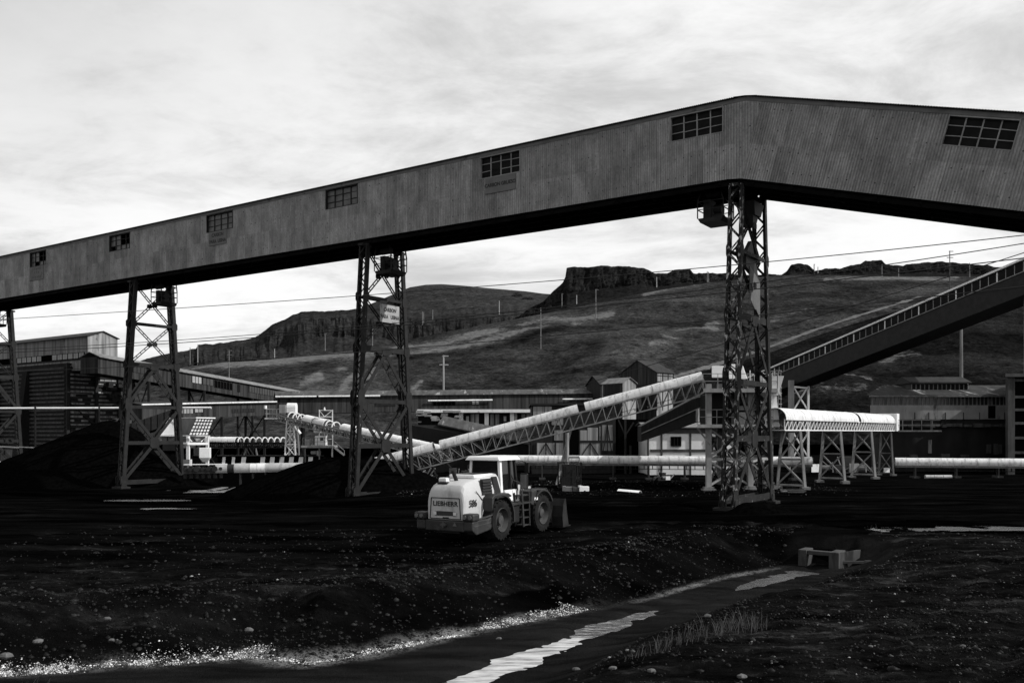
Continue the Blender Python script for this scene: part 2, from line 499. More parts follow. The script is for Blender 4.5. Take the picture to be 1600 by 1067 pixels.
crust = sstep(0.62, 0.10, np.abs(dn - 0.12 - 0.35 * np.clip(nz, -0.4, 1)) ) * sstep(4.5, -1.0, XX) * sstep(-40, -30, XX) * (0.55 + 0.9 * fbm(XX * 0.35, YY * 0.35, 93, 3))
crust2 = 0.25 * sstep(0.3, 0.05, np.abs(dn)) * sstep(3, 6, XX)
crust = np.clip(crust * 0.32 + crust2, 0, 1)
south = sstep(2.0, 3.2, ds + 0.6 * nz)
midy = sstep(33.5, 27.5, YY + 3 * nz)
bank = sstep(0.2, 1.2, dn) * sstep(5.0, 2.0, dn)
gm = np.clip(south * (0.75 + 0.6 * nz) * sstep(46, 38, YY + 4 * nz) + midy * 0.65 * (dn > 1.5) * (ds < 3), 0, 1)
gm = gm * (1 - 0.75 * bank * (0.6 + nz))
for pl, hw, dep_ in RUTS:
    dd = np.abs(np.abs(sdist(XX, YY, pl)) - 1.05)
    gm = gm + 0.55 * np.exp(-(dd / (hw * 1.5)) ** 2) * np.clip(.3 + 1.8 * fbm(XX * .3, YY * .5, 87, 4), 0, 1.2)
gm = np.clip(gm + 0.9 * np.clip(fbm(XX * .22, YY * .8, 89, 5) - .12, 0, 1) * (dn > 2.5) * sstep(34, 27, YY), 0, 1)
gm = np.clip(gm * sstep(48, 42, YY) + 0.12 * sstep(75, 88, YY) * sstep(-10, 0, XX), 0, 1)
bed = (1 - sstep(-0.1, 0.5, dn)) * (1 - sstep(1.9, 2.9, ds + 0.5 * nz)) * sstep(40.5, 37.0, YY + nz)
crust = crust * sstep(38.5, 36, YY)
colr = np.stack([crust, gm, bed, np.ones_like(gm)], -1).reshape(-1, 4)
ca = gme.color_attributes.new('soil', 'FLOAT_COLOR', 'POINT')
ca.data.foreach_set('color', colr.ravel().astype('f'))

# water in the ditch and in the puddles
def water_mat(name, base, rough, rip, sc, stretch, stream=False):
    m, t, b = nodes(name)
    cc_ = ramp(t, noise(t, 1.6, (0.5, 2.2, 1), 9, 0.65), [(0.34, base * .3), (0.58, base * 1.35)])  # silt and the sky's reflection are both put into this base colour
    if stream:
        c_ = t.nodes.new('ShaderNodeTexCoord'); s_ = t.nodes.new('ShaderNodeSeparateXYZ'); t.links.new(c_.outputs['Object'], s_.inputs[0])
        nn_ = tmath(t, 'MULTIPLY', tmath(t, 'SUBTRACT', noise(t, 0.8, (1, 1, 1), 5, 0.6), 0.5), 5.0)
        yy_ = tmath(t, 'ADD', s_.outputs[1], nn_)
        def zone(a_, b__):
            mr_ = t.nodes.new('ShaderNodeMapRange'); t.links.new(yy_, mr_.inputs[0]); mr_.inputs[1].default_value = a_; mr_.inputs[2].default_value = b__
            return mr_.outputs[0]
        spark = ramp(t, noise(t, 2.6, (0.6, 2.4, 1), 9, 0.75), [(0.50, 0.006), (0.60, 0.30)])  # glints on the water, painted as pale spots of base colour
        cc_ = mixc(t, zone(24.4, 25.8), cc_, spark)  # painted reflection stays on the near water, glints take over upstream
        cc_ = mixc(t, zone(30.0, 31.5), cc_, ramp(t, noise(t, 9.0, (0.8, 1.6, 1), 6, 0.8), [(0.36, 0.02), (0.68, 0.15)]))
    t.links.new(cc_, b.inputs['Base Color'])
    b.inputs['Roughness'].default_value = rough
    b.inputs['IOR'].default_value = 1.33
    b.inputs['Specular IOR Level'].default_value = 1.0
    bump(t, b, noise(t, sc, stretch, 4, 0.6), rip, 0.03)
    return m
M['water'] = water_mat('silt_glint_water', 0.46, 0.16, 0.8, 3.0, (0.7, 2.5, 1), True)
M['puddle'] = water_mat('puddle_water', 0.32, 0.15, 0.25, 2.0, (0.7, 2, 1))
mb = MB()
pts = [V((x, y, 0)) for x, y in STREAM]
lft, rgt = [], []
for i, p in enumerate(pts):
    d = (pts[min(i + 1, len(pts) - 1)] - pts[max(i - 1, 0)]).normalized()
    s = V((d.y, -d.x, 0))
    lft.append(p - s * 1.7); rgt.append(p + s * 1.7)
for i in range(len(pts) - 1):
    o = len(mb.v)
    mb.add([(q.x, q.y, ZB - 0.085) for q in (lft[i], rgt[i], rgt[i + 1], lft[i + 1])], [(0, 1, 2, 3)])
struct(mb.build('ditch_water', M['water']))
for (qx, qy, qz, rx, ry) in PUDXY:
    mb = MB()
    n = 40
    ring = [(qx + rx * 1.6 * math.cos(2 * math.pi * i / n), qy + ry * 2.0 * math.sin(2 * math.pi * i / n), qz - 0.035) for i in range(n)]
    mb.add(ring, [tuple(range(n))])
    struct(mb.build('puddle_water', M['puddle']))

# ------------------------------------------------------------------ hills
BVH = []
def hill(name, crest, base, Db, Dc, prof, mat, cols=260, rows=60, amp=0.0, fr=0.02, seed=1, crack=0.0, jag=0.0, pale=(), bluff=None):
    """a relief between a foot (base rows, distance Db) and a skyline (crest rows, distance Dc); prof = [(height share, distance share)]"""
    cxs, cys = [p[0] for p in crest], [p[1] for p in crest]
    bxs, bys = [p[0] for p in base], [p[1] for p in base]
    dcx = [p[0] for p in Dc]; dcy = [p[1] for p in Dc]
    px = np.linspace(cxs[0], cxs[-1], cols)
    cy = np.interp(px, cxs, cys)
    by = np.interp(px, bxs, bys)
    dc = np.interp(px, dcx, dcy)
    db = np.interp(px, [p[0] for p in Db], [p[1] for p in Db])
    cy = cy + jag * fbm(px * 0.09, px * 0 + seed, seed + 5, 4)
    ks = np.linspace(0, 1, rows)
    pk = np.interp(ks, [p[2] if len(p) > 2 else p[0] for p in prof], [p[0] for p in prof])
    pd = np.interp(ks, [p[2] if len(p) > 2 else p[0] for p in prof], [p[1] for p in prof])
    K, PX = np.meshgrid(pk, px, indexing='ij')
    if bluff:                                  # the rock face is only there along part of the hill
        wgt = np.interp(px, [p[0] for p in bluff], [p[1] for p in bluff])
        wgt = np.clip(wgt * (1 + 0.9 * fbm(px * 0.05, px * 0 + 3.3, seed + 21, 3)), 0, 1)
        PD = pd[:, None] * wgt[None, :] + (pk ** 1.15)[:, None] * (1 - wgt[None, :])
    else:
        PD = np.repeat(pd[:, None], cols, 1)
    Dd = db[None, :] + (dc - db)[None, :] * PD
    zb = EYE + (HZ - by) * db / F
    zc = EYE + (HZ - cy) * dc / F
    py = by[None, :] + (cy - by)[None, :] * K
    Z = EYE + (HZ - py) * Dd / F
    X = (PX - 800) / F * Dd
    Y = Dd.copy()
    env = np.sin(np.clip(np.linspace(0, 1, rows), 0, 1) * math.pi) ** 0.7
    env = env[:, None]
    if amp:
        rel = fbm(X * fr, Y * fr * 0.8, seed, 6, 0.55)
        Z = Z + amp * env * rel
    if crack:
        steep = np.clip(np.gradient(pk) / (np.abs(np.gradient(pd)) + 1e-3), 0, 6)[:, None] / 6
        vc = 0.6 * fbm(PX * 0.06, K * 1.5, seed + 3, 6, 0.62) + 0.4 * fbm(PX * 0.35, K * 6.0, seed + 9, 4, 0.6)
        Y2 = crack * steep * vc * env
        Y = Y + Y2
    # back of the hill
    bX = np.stack([X[-1] * 1.06, X[-1] * 1.3], 0); bY = np.stack([Y[-1] * 1.06, Y[-1] * 1.3], 0)
    bZ = np.stack([Z[-1] - 1.5, np.full_like(Z[-1], -20.0)], 0)
    X, Y, Z = np.vstack([X, bX]), np.vstack([Y, bY]), np.vstack([Z, bZ])
    o, me = grid_mesh(name, X, Y, Z, mat)
    struct(o)
    if pale:  # pale ground and sunlit bands, both put into a vertex colour
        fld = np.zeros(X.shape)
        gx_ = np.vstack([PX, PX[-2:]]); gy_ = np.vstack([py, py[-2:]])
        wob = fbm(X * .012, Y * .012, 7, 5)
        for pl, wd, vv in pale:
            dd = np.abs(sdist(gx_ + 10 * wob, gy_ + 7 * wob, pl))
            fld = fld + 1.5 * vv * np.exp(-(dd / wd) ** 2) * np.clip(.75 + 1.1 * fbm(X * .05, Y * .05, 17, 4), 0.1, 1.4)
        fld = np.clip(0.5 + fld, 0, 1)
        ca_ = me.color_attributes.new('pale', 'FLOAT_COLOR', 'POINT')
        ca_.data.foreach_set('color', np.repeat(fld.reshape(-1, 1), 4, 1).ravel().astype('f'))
    BVH.append((X, Y, Z))
    return o
def slope_mat(name, lo, hi, grass, scrub, fscale=0.03, bmp=0.6, cliff=False, band=None):
    m, t, b = nodes(name)
    n1 = noise(t, fscale, (1, 1, 2.5), 12, 0.66)
    n2 = noise(t, fscale * 9, (1, 0.5, 3.0), 8, 0.7)
    n3 = noise(t, fscale * 0.35, (0.6, 1, 3.0), 6, 0.6, 0.4)
    c = ramp(t, n1, [(0.35, lo), (0.68, hi)])
    c = mixc(t, 0.85, c, ramp(t, n2, [(0.32, 0.2), (0.68, 1.8)]), 'MULTIPLY')
    c = mixc(t, ramp(t, n3, [(0.52, 0), (0.68, 1)]), c, mixc(t, 0.8, grass, ramp(t, n2, [(0.3, 0.4), (0.7, 1.5)]), 'MULTIPLY'))
    c = mixc(t, ramp(t, noise(t, fscale * 3.2, (1, 1, 2), 9, 0.7), [(0.60, 0), (0.68, 1)]), c, scrub)
    if cliff:
        ns = noise(t, 0.10, (0.5, 0.5, 0.35), 10, 0.7)
        nh = noise(t, 0.25, (0.15, 0.15, 1.6), 8, 0.7)
        g = t.nodes.new('ShaderNodeNewGeometry')
        s = t.nodes.new('ShaderNodeSeparateXYZ'); t.links.new(g.outputs['True Normal'], s.inputs[0])
        fac = ramp(t, tmath(t, 'ADD', s.outputs[2], tmath(t, 'MULTIPLY', tmath(t, 'SUBTRACT', n2, 0.5), 0.5)), [(0.30, 1), (0.75, 0)])
        rock = mixc(t, 0.8, ramp(t, ns, [(0.36, 0.006), (0.66, 0.030)]), ramp(t, nh, [(0.35, 0.4), (0.65, 1.5)]), 'MULTIPLY')
        c = mixc(t, fac, c, rock)
    c = mixc(t, 0.7, c, ramp(t, noise(t, fscale * 26, (1, 0.7, 2.0), 6, 0.75), [(0.36, 0.25), (0.64, 1.6)]), 'MULTIPLY')
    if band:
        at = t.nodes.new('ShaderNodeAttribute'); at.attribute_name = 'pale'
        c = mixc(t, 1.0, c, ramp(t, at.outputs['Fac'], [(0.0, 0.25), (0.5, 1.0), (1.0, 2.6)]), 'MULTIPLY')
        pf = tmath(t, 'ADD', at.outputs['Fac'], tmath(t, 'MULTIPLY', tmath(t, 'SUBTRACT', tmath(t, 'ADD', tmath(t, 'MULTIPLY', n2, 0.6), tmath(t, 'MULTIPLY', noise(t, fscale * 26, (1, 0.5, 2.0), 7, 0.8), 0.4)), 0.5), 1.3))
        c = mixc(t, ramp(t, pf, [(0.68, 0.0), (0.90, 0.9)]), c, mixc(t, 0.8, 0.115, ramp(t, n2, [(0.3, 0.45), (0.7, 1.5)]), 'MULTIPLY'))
    t.links.new(c, b.inputs['Base Color'])
    b.inputs['Roughness'].default_value = 1.0
    b.inputs['Specular IOR Level'].default_value = 0.0
    bump(t, b, tmath(t, 'ADD', n2, tmath(t, 'MULTIPLY', n1, 1.5)), bmp, 1.5)
    return m
M['far_hill'] = slope_mat('far_hill_grass', 0.022, 0.040, 0.044, 0.012, 0.012, 0.25)
M['cliff_hill'] = slope_mat('cliff_hill', 0.014, 0.034, 0.034, 0.006, 0.02, 0.5, True)
M['mesa'] = slope_mat('mesa_rock', 0.008, 0.018, 0.016, 0.005, 0.02, 0.5, True)
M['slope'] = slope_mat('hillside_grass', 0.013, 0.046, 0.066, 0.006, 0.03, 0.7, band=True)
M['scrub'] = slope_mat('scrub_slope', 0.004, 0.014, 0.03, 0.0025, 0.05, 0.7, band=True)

hill('far_hill', [(520, 500), (600, 466), (640, 449), (665, 445), (690, 444), (720, 446), (760, 450), (820, 455), (850, 459), (900, 462), (950, 470)],
     [(520, 560), (950, 560)], [(520, 900), (950, 900)], [(520, 1500), (950, 1500)], [(0, 0), (0.7, 0.55), (0.93, 0.85), (1, 1)], M['far_hill'], 90, 24, 6, 0.006, 2)
hill('cliff_hill', [(180, 575), (240, 558), (285, 549), (306, 545), (310, 538), (335, 537), (380, 531), (405, 524), (430, 504), (450, 496), (470, 487), (500, 487), (540, 484), (600, 482), (650, 483), (700, 484), (760, 479), (820, 477), (870, 468), (900, 470)],
     [(180, 640), (900, 640)], [(180, 420), (900, 420)], [(180, 900), (900, 950)],
     [(0, 0, 0), (0.50, 0.50, 0.25), (0.66, 0.78, 0.42), (0.69, 0.81, 0.47), (0.90, 0.85, 0.83), (0.93, 0.88, 0.88), (1, 1, 1)], M['cliff_hill'], 520, 90, 9, 0.012, 3, crack=20, jag=2.0, bluff=[(180, 0), (300, 0), (306, .8), (320, .3), (390, .1), (415, .7), (440, 1), (560, 1), (690, .9), (740, .5), (790, .8), (850, .8), (900, .3)])
hill('mesa', [(790, 505), (826, 484), (850, 470), (868, 452), (880, 440), (884, 430), (885, 418), (895, 416), (940, 416), (1000, 417), (1012, 420), (1022, 427), (1042, 428), (1055, 421), (1078, 420), (1083, 427), (1105, 426), (1150, 428), (1200, 429), (1222, 430), (1230, 424), (1236, 414), (1250, 411), (1262, 413), (1272, 424), (1290, 420), (1320, 418), (1345, 413), (1352, 407), (1378, 407), (1384, 413), (1400, 416), (1440, 411), (1470, 409), (1500, 411), (1540, 414), (1580, 420), (1640, 424), (1720, 428), (1900, 440)],
     [(790, 520), (900, 500), (1000, 470), (1100, 452), (1230, 440), (1900, 445)], [(790, 640), (1900, 640)], [(790, 760), (1900, 780)],
     [(0, 0, 0), (0.35, 0.62, 0.3), (0.5, 0.8, 0.45), (0.97, 0.87, 0.9), (1, 1, 1)], M['mesa'], 560, 60, 3, 0.02, 5, crack=16, jag=2.4)
hill('grass_slope', [(-500, 640), (60, 612), (200, 590), (300, 572), (350, 566), (420, 562), (520, 552), (600, 540), (640, 530), (700, 518), (780, 503), (850, 490), (900, 480), (950, 469), (1000, 459), (1040, 452), (1100, 443), (1150, 437), (1200, 432), (1260, 429), (1330, 431), (1420, 432), (1500, 432), (1560, 433), (1640, 436), (1800, 446), (2100, 470)],
     [(-500, 700), (2100, 700)], [(-500, 185), (2100, 215)], [(-500, 420), (500, 480), (1200, 620), (2100, 640)],
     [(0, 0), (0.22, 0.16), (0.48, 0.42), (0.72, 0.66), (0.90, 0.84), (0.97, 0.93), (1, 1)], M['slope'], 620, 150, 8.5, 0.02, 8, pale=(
     ([(285, 576), (420, 567), (560, 556), (650, 540), (760, 520), (860, 502), (960, 492)], 4.5, .42),  # bright band of the sunlit slope, painted as pale grass
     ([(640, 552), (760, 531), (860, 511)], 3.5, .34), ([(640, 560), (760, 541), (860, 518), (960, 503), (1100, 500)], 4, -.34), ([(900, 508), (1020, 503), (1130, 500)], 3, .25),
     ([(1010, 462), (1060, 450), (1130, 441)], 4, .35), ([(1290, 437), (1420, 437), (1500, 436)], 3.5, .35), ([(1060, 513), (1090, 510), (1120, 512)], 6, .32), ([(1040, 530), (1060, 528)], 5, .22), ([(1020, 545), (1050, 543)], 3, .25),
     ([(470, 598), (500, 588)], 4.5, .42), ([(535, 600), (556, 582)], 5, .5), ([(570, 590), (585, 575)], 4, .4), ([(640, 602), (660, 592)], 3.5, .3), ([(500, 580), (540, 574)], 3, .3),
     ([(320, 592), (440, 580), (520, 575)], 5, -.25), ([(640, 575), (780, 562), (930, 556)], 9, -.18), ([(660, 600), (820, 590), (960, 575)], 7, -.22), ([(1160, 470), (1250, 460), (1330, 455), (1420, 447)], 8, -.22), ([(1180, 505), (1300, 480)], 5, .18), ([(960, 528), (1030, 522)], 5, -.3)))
hill('scrub_slope', [(800, 668), (900, 640), (960, 610), (1060, 590), (1130, 572), (1200, 552), (1260, 530), (1330, 507), (1400, 487), (1440, 473), (1500, 462), (1560, 452), (1640, 445), (1800, 440), (2100, 450)],
     [(800, 694), (2100, 694)], [(800, 180), (2100, 180)], [(800, 200), (1060, 290), (2100, 330)],
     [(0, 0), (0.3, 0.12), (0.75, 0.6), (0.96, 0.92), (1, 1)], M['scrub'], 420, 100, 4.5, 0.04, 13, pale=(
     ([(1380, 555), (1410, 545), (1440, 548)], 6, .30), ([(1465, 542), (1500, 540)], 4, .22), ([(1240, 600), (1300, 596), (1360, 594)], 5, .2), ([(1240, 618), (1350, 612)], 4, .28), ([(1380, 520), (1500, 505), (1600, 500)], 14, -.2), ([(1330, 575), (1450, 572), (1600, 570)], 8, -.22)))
def bvh_of(items):
    vs, fs = [], []
    for X, Y, Z in items:
        o = len(vs)
        r, c = X.shape
        vs += [tuple(p) for p in np.stack([X, Y, Z], -1).reshape(-1, 3)]
        i = (np.arange(r * c) + o).reshape(r, c)
        fs += [tuple(q) for q in np.stack([i[:-1, :-1], i[:-1, 1:], i[1:, 1:], i[1:, :-1]], -1).reshape(-1, 4).tolist()]
    return BVHTree.FromPolygons(vs, fs)
HB = bvh_of(BVH)
def on_hill(px, py):
    d = V(((px - 800) / F, 1, (HZ - py) / F)).normalized()
    h = HB.ray_cast(V((0, 0, EYE)), d)
    return h[0] if h[0] else None

# dirt road that crosses the grass slope above the scrub: a ribbon laid on the slope
m, t, b = nodes('dirt_road')
t.links.new(ramp(t, noise(t, 0.2, (1, 1, 1), 8, 0.7), [(0.35, 0.03), (0.65, 0.10)]), b.inputs['Base Color'])
b.inputs['Roughness'].default_value = 1.0
M['road'] = m
GB = bvh_of([BVH[3], BVH[4]])
def ribbon(name, path, width, mat):
    pts = []
    for (x0, y0), (x1, y1) in zip(path[:-1], path[1:]):
        for i in range(12):
            k = i / 12
            d = V(((x0 + (x1 - x0) * k - 800) / F, 1, (HZ - (y0 + (y1 - y0) * k)) / F)).normalized()
            h = GB.ray_cast(V((0, 0, EYE)), d)
            if h[0]:
                pts.append(h[0])
    rows = []
    for i, p in enumerate(pts):
        d = pts[min(i + 1, len(pts) - 1)] - pts[max(i - 1, 0)]
        d.z = 0
        d.normalize()
        s = V((d.y, -d.x, 0))
        ww = width * (0.75 + 0.5 * random.random())
        row = []
        for k in (-1, -0.5, 0, 0.5, 1):
            q = p + s * ww * k
            h = GB.ray_cast(q + V((0, 0, 60)), V((0, 0, -1)))
            row.append(((h[0] if h[0] else q) + V((0, 0, 0.25))))
        rows.append(row)
    A = np.array([[tuple(q) for q in r] for r in rows])
    o, me = grid_mesh(name, A[:, :, 0], A[:, :, 1], A[:, :, 2], mat)
    return struct(o)
ribbon('hill_road', [(1050, 590), (1100, 576), (1140, 564), (1210, 540), (1270, 517), (1340, 494), (1410, 473), (1440, 463)], 1.3, M['road'])
0 and ribbon('hill_track', [(520, 566), (600, 553), (680, 533), (770, 517), (860, 506), (960, 496)], 2.2, M['road'])

# ------------------------------------------------------------------ the great conveyor gallery
U = V((-0.828, 0.5606, 0)).normalized()          # along the gallery, away to the left
NB = V((0.5606, 0.828, 0)).normalized()          # across it, away from the camera
UP = V((0, 0, 1))
B0 = V((13.5, 54.0, 0))
ZB0 = EYE + (HZ - 278) * 54 / F                  # underside
HW = (278 - 153) * 54 / F                        # height of the side
GW = 4.5                                         # width
def t_at(px):
    k = (px - 800) / F
    return (B0.x - k * B0.y) / (k * U.y - U.x)
# frame of each stretch: origin, along, up
DOWN = R(15.2)
A_flat = (B0 + UP * ZB0, U, UP)
dirr = (-U) * math.cos(DOWN) - UP * math.sin(DOWN)
upr = UP * math.cos(DOWN) - U * math.sin(DOWN)
A_fall = (B0 + UP * ZB0, dirr, upr)
TLEN, SLEN = t_at(-170), 34.0

m, t, b = nodes('corrugated_gallery_sheet')
uvn = t.nodes.new('ShaderNodeUVMap')
su = t.nodes.new('ShaderNodeSeparateXYZ'); t.links.new(uvn.outputs[0], su.inputs[0])
def uvnoise(scale, st, det=8, ro=0.65):
    mp = t.nodes.new('ShaderNodeMapping'); mp.inputs['Scale'].default_value = st
    t.links.new(uvn.outputs[0], mp.inputs[0])
    n = t.nodes.new('ShaderNodeTexNoise'); n.inputs['Scale'].default_value = scale
    n.inputs['Detail'].default_value = det; n.inputs['Roughness'].default_value = ro
    t.links.new(mp.outputs[0], n.inputs['Vector'])
    return n.outputs['Fac']
c = ramp(t, uvnoise(1.0, (1.1, 0.55, 1)), [(0.34, 0.17), (0.66, 0.30)])
c = mixc(t, 0.75, c, ramp(t, uvnoise(1.0, (9.0, 0.5, 1), 5), [(0.3, 0.7), (0.7, 1.25)]), 'MULTIPLY')
c = mixc(t, 0.7, c, ramp(t, uvnoise(1.0, (11.0, 6.0, 1), 6, 0.75), [(0.3, 0.55), (0.7, 1.4)]), 'MULTIPLY')
c = mixc(t, ramp(t, uvnoise(0.5, (1.3, 0.6, 1), 8, 0.7), [(0.52, 0), (0.70, 0.6)]), c, 0.08)
c = mixc(t, ramp(t, uvnoise(0.9, (6.0, 0.5, 1), 7, 0.72), [(0.60, 0), (0.70, 0.65)]), c, 0.06)
cb = t.nodes.new('ShaderNodeCombineXYZ')           # every sheet has weathered to its own tone
t.links.new(tmath(t, 'FLOOR', tmath(t, 'DIVIDE', su.outputs[0], 1.04)), cb.inputs[0])
t.links.new(tmath(t, 'FLOOR', tmath(t, 'DIVIDE', tmath(t, 'ADD', su.outputs[1], 0.3), 2.36)), cb.inputs[1])
wn_ = t.nodes.new('ShaderNodeTexWhiteNoise'); wn_.noise_dimensions = '2D'
t.links.new(cb.outputs[0], wn_.inputs['Vector'])
c = mixc(t, 1.0, c, ramp(t, wn_.outputs['Value'], [(0.0, 0.78), (1.0, 1.16)]), 'MULTIPLY')
def saw(sock, period):
    return tmath(t, 'MULTIPLY', tmath(t, 'ABSOLUTE', tmath(t, 'SUBTRACT', tmath(t, 'FRACT', tmath(t, 'DIVIDE', sock, period)), 0.5)), period)
dx = saw(su.outputs[0], 0.52)                     # bolt heads in rows
dy = saw(su.outputs[1], 1.18)
r2 = tmath(t, 'ADD', tmath(t, 'MULTIPLY', dx, dx), tmath(t, 'MULTIPLY', dy, dy))
bolt = tmath(t, 'MULTIPLY', tmath(t, 'LESS_THAN', r2, 0.0017), ramp(t, uvnoise(3.0, (1, 1, 1), 2), [(0.45, 0), (0.55, 1)]))
c = mixc(t, bolt, c, 0.03)
valley = tmath(t, 'SINE', tmath(t, 'MULTIPLY', su.outputs[0], 2 * math.pi / 0.155))      # dirt and self-shading of the valleys, painted as darker lines
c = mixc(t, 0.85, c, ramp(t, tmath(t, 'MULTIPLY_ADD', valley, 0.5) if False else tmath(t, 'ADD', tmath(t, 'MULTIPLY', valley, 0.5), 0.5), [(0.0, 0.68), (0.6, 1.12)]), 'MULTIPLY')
seam = tmath(t, 'LESS_THAN', saw(su.outputs[0], 2.08), 0.018)
c = mixc(t, tmath(t, 'MULTIPLY', seam, 0.4), c, 0.05)
t.links.new(c, b.inputs['Base Color'])
b.inputs['Roughness'].default_value = 0.75
b.inputs['Specular IOR Level'].default_value = 0.2
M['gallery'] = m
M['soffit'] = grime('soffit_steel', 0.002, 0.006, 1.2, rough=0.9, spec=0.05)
M['fascia'] = grime('gallery_fascia', 0.09, 0.16, 1.0, (1, 1, 1), rough=0.7, stain=0.05, stain_scale=1.0)
M['gal_roof'] = grime('gallery_roof_sheet', 0.018, 0.04, 1.0, rough=0.8)

gal = thing('conveyor_gallery', 'long grey corrugated conveyor gallery on lattice towers, bent where it starts to fall', 'conveyor gallery', tuple(B0 + UP * ZB0))
def sheet(mb, fr, s0, s1, w0, w1, off=0.0, depth=0.018, pitch=0.155, slant0=0.0, slant1=0.0):
    """corrugated sheet between s0..s1 along and w0..w1 up; slant shifts the upper ends"""
    o, a, u = fr
    nrm = -NB
    n = max(1, int(round((s1 - s0) / pitch))) * 4
    base = len(mb.v)
    for i in range(n + 1):
        k = i / n
        dz = depth * math.sin(2 * math.pi * (i % 4) / 4)
        sb = s0 + (s1 - s0) * k
        st = (s0 + slant0) + (s1 + slant1 - s0 - slant0) * k
        mb.v += [tuple(o + a * sb + u * w0 + nrm * (off + dz)), tuple(o + a * st + u * w1 + nrm * (off + dz))]
        mb.uv += [(sb, w0), (st, w1)]
    for i in range(n):
        q = base + 2 * i
        mb.f.append((q, q + 2, q + 3, q + 1))
FH = 0.30                                          # fascia strip under the eave
wins_flat = []
for x0, x1 in ((47, 72), (171, 203), (323, 364), (509, 559), (750, 813), (1047, 1130)):
    wins_flat.append((t_at(x1), t_at(x0)))
wh = 1.62
wins_flat.sort()
mb = MB()
cur = t_at(1137)
bendcut = cur
for a0, a1 in wins_flat:
    if a0 > cur:
        sheet(mb, A_flat, cur, a0, 0, HW - FH)
    sheet(mb, A_flat, a0, a1, 0, HW - FH - wh)
    cur = a1
sheet(mb, A_flat, cur, TLEN, 0, HW - FH)
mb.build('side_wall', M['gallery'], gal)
# falling stretch
def s_at(px, w):
    """distance along the falling stretch where its side, w up, meets an image column"""
    lo, hi = 0.0, 60.0
    o, a, u = A_fall
    for _ in range(60):
        mid = (lo + hi) / 2
        p = o + a * mid + u * w
        if 800 + F * p.x / p.y < px: lo = mid
        else: hi = mid
    return lo
ws0, ws1 = s_at(1476, HW - 1.2), s_at(1588, HW - 1.2)
mb = MB()
s00 = 0.35
sheet(mb, A_fall, s00, ws0, 0, HW - FH)
sheet(mb, A_fall, ws0, ws1, 0, HW - FH - wh)
sheet(mb, A_fall, ws1, SLEN, 0, HW - FH)
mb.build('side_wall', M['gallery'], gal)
# flat filler panel at the bend
mb = MB()
o1, a1_, u1 = A_flat
o2, a2_, u2 = A_fall
q = [o1 + a1_ * bendcut, o2 + a2_ * s00, o2 + a2_ * s00 + u2 * (HW - FH), o1 + u1 * (HW - FH) - a1_ * (HW - FH) * math.tan(DOWN / 2), o1 + a1_ * bendcut + u1 * (HW - FH)]
mb.ext([p - NB * 0.012 for p in q], NB * 0.03)
mb.uv = [((V(p) - A_flat[0]).dot(U) * 0.9, p[2] - ZB0) for p in mb.v]
mb.build('bend_panel', M['gallery'], gal)
# fascia and roof
mb = MB()
def band(mb, fr, s0, s1, w0, w1, d0, d1):
    o, a, u = fr
    P_ = lambda s, w_, d: o + a * s + u * w_ + NB * d
    mb.box8([P_(s0, w0, d0), P_(s1, w0, d0), P_(s1, w0, d1), P_(s0, w0, d1), P_(s0, w1, d0), P_(s1, w1, d0), P_(s1, w1, d1), P_(s0, w1, d1)])
band(mb, A_flat, -(HW - 0.2) * math.tan(DOWN / 2), TLEN, HW - FH, HW - 0.06, -0.03, 0.1)
mb.build('fascia', M['fascia'], gal)
mb = MB()
band(mb, A_fall, -(HW - 0.2) * math.tan(DOWN / 2), SLEN, HW - FH, HW - 0.06, -0.033, 0.097)
mb.build('fascia', M['fascia'], gal)
for fr, L in ((A_flat, TLEN), (A_fall, SLEN)):
    mb = MB()
    o, a, u = fr
    n = int(L / 0.14)
    prof = [(-0.22, HW - 0.05), (GW / 2, HW + 0.55), (GW + 0.22, HW - 0.05)]
    for (d0, h0), (d1, h1) in zip(prof[:-1], prof[1:]):
        base = len(mb.v)
        for i in range(n * 2 + 1):
            s = L * i / (2 * n)
            dz = 0.03 * (1 if i % 2 else -1)
            cut0, cut1 = (s if i else -h0 * math.tan(DOWN / 2)), (s if i else -h1 * math.tan(DOWN / 2))
            mb.v += [tuple(o + a * cut0 + u * (h0 + dz + 0.03) + NB * d0), tuple(o + a * cut1 + u * (h1 + dz + 0.03) + NB * d1)]
        for i in range(n * 2):
            k = base + 2 * i
            mb.f.append((k, k + 2, k + 3, k + 1))
    mb.build('roof', M['gal_roof'], gal)
# rear wall, floor, floor beams
mb = MB()
band(mb, A_flat, 0, TLEN, 0, HW, GW - 0.06, GW)
band(mb, A_fall, 0, SLEN, 0, HW, GW - 0.06, GW)
mb.build('rear_wall', M['clad_dark'], gal)
for fr, L in ((A_flat, TLEN), (A_fall, SLEN)):
    mb = MB()
    band(mb, fr, 0.0, L, -0.06, 0.02, 0.05, GW - 0.08)
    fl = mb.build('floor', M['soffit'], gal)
    mb = MB()
    for d in (0.25, 1.6, 2.9, GW - 0.3):
        band(mb, fr, 0.1, L, -0.36, -0.062, d - 0.08, d + 0.08)
    k = 1.0
    while k < L:
        band(mb, fr, k, k + 0.14, -0.26, -0.064, 0.1, GW - 0.12)
        k += 2.4
    o, a, u = fr
    k = 1.0
    while k < L - 5:
        mb.beam(o + a * k + NB * 0.3 - u * 0.30, o + a * (k + 4.8) + NB * (GW - 0.4) - u * 0.30, 0.08, 0.06)
        k += 4.8
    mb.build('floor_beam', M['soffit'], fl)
# inside of the gallery is dark: belt and inner lining are what the windows look on to
mb = MB()
band(mb, A_flat, 0.5, TLEN, 0.9, 1.0, 1.6, 2.9)
band(mb, A_fall, 0.5, SLEN, 0.9, 1.0, 1.6, 2.9)
mb.build('belt', M['belt'], gal)
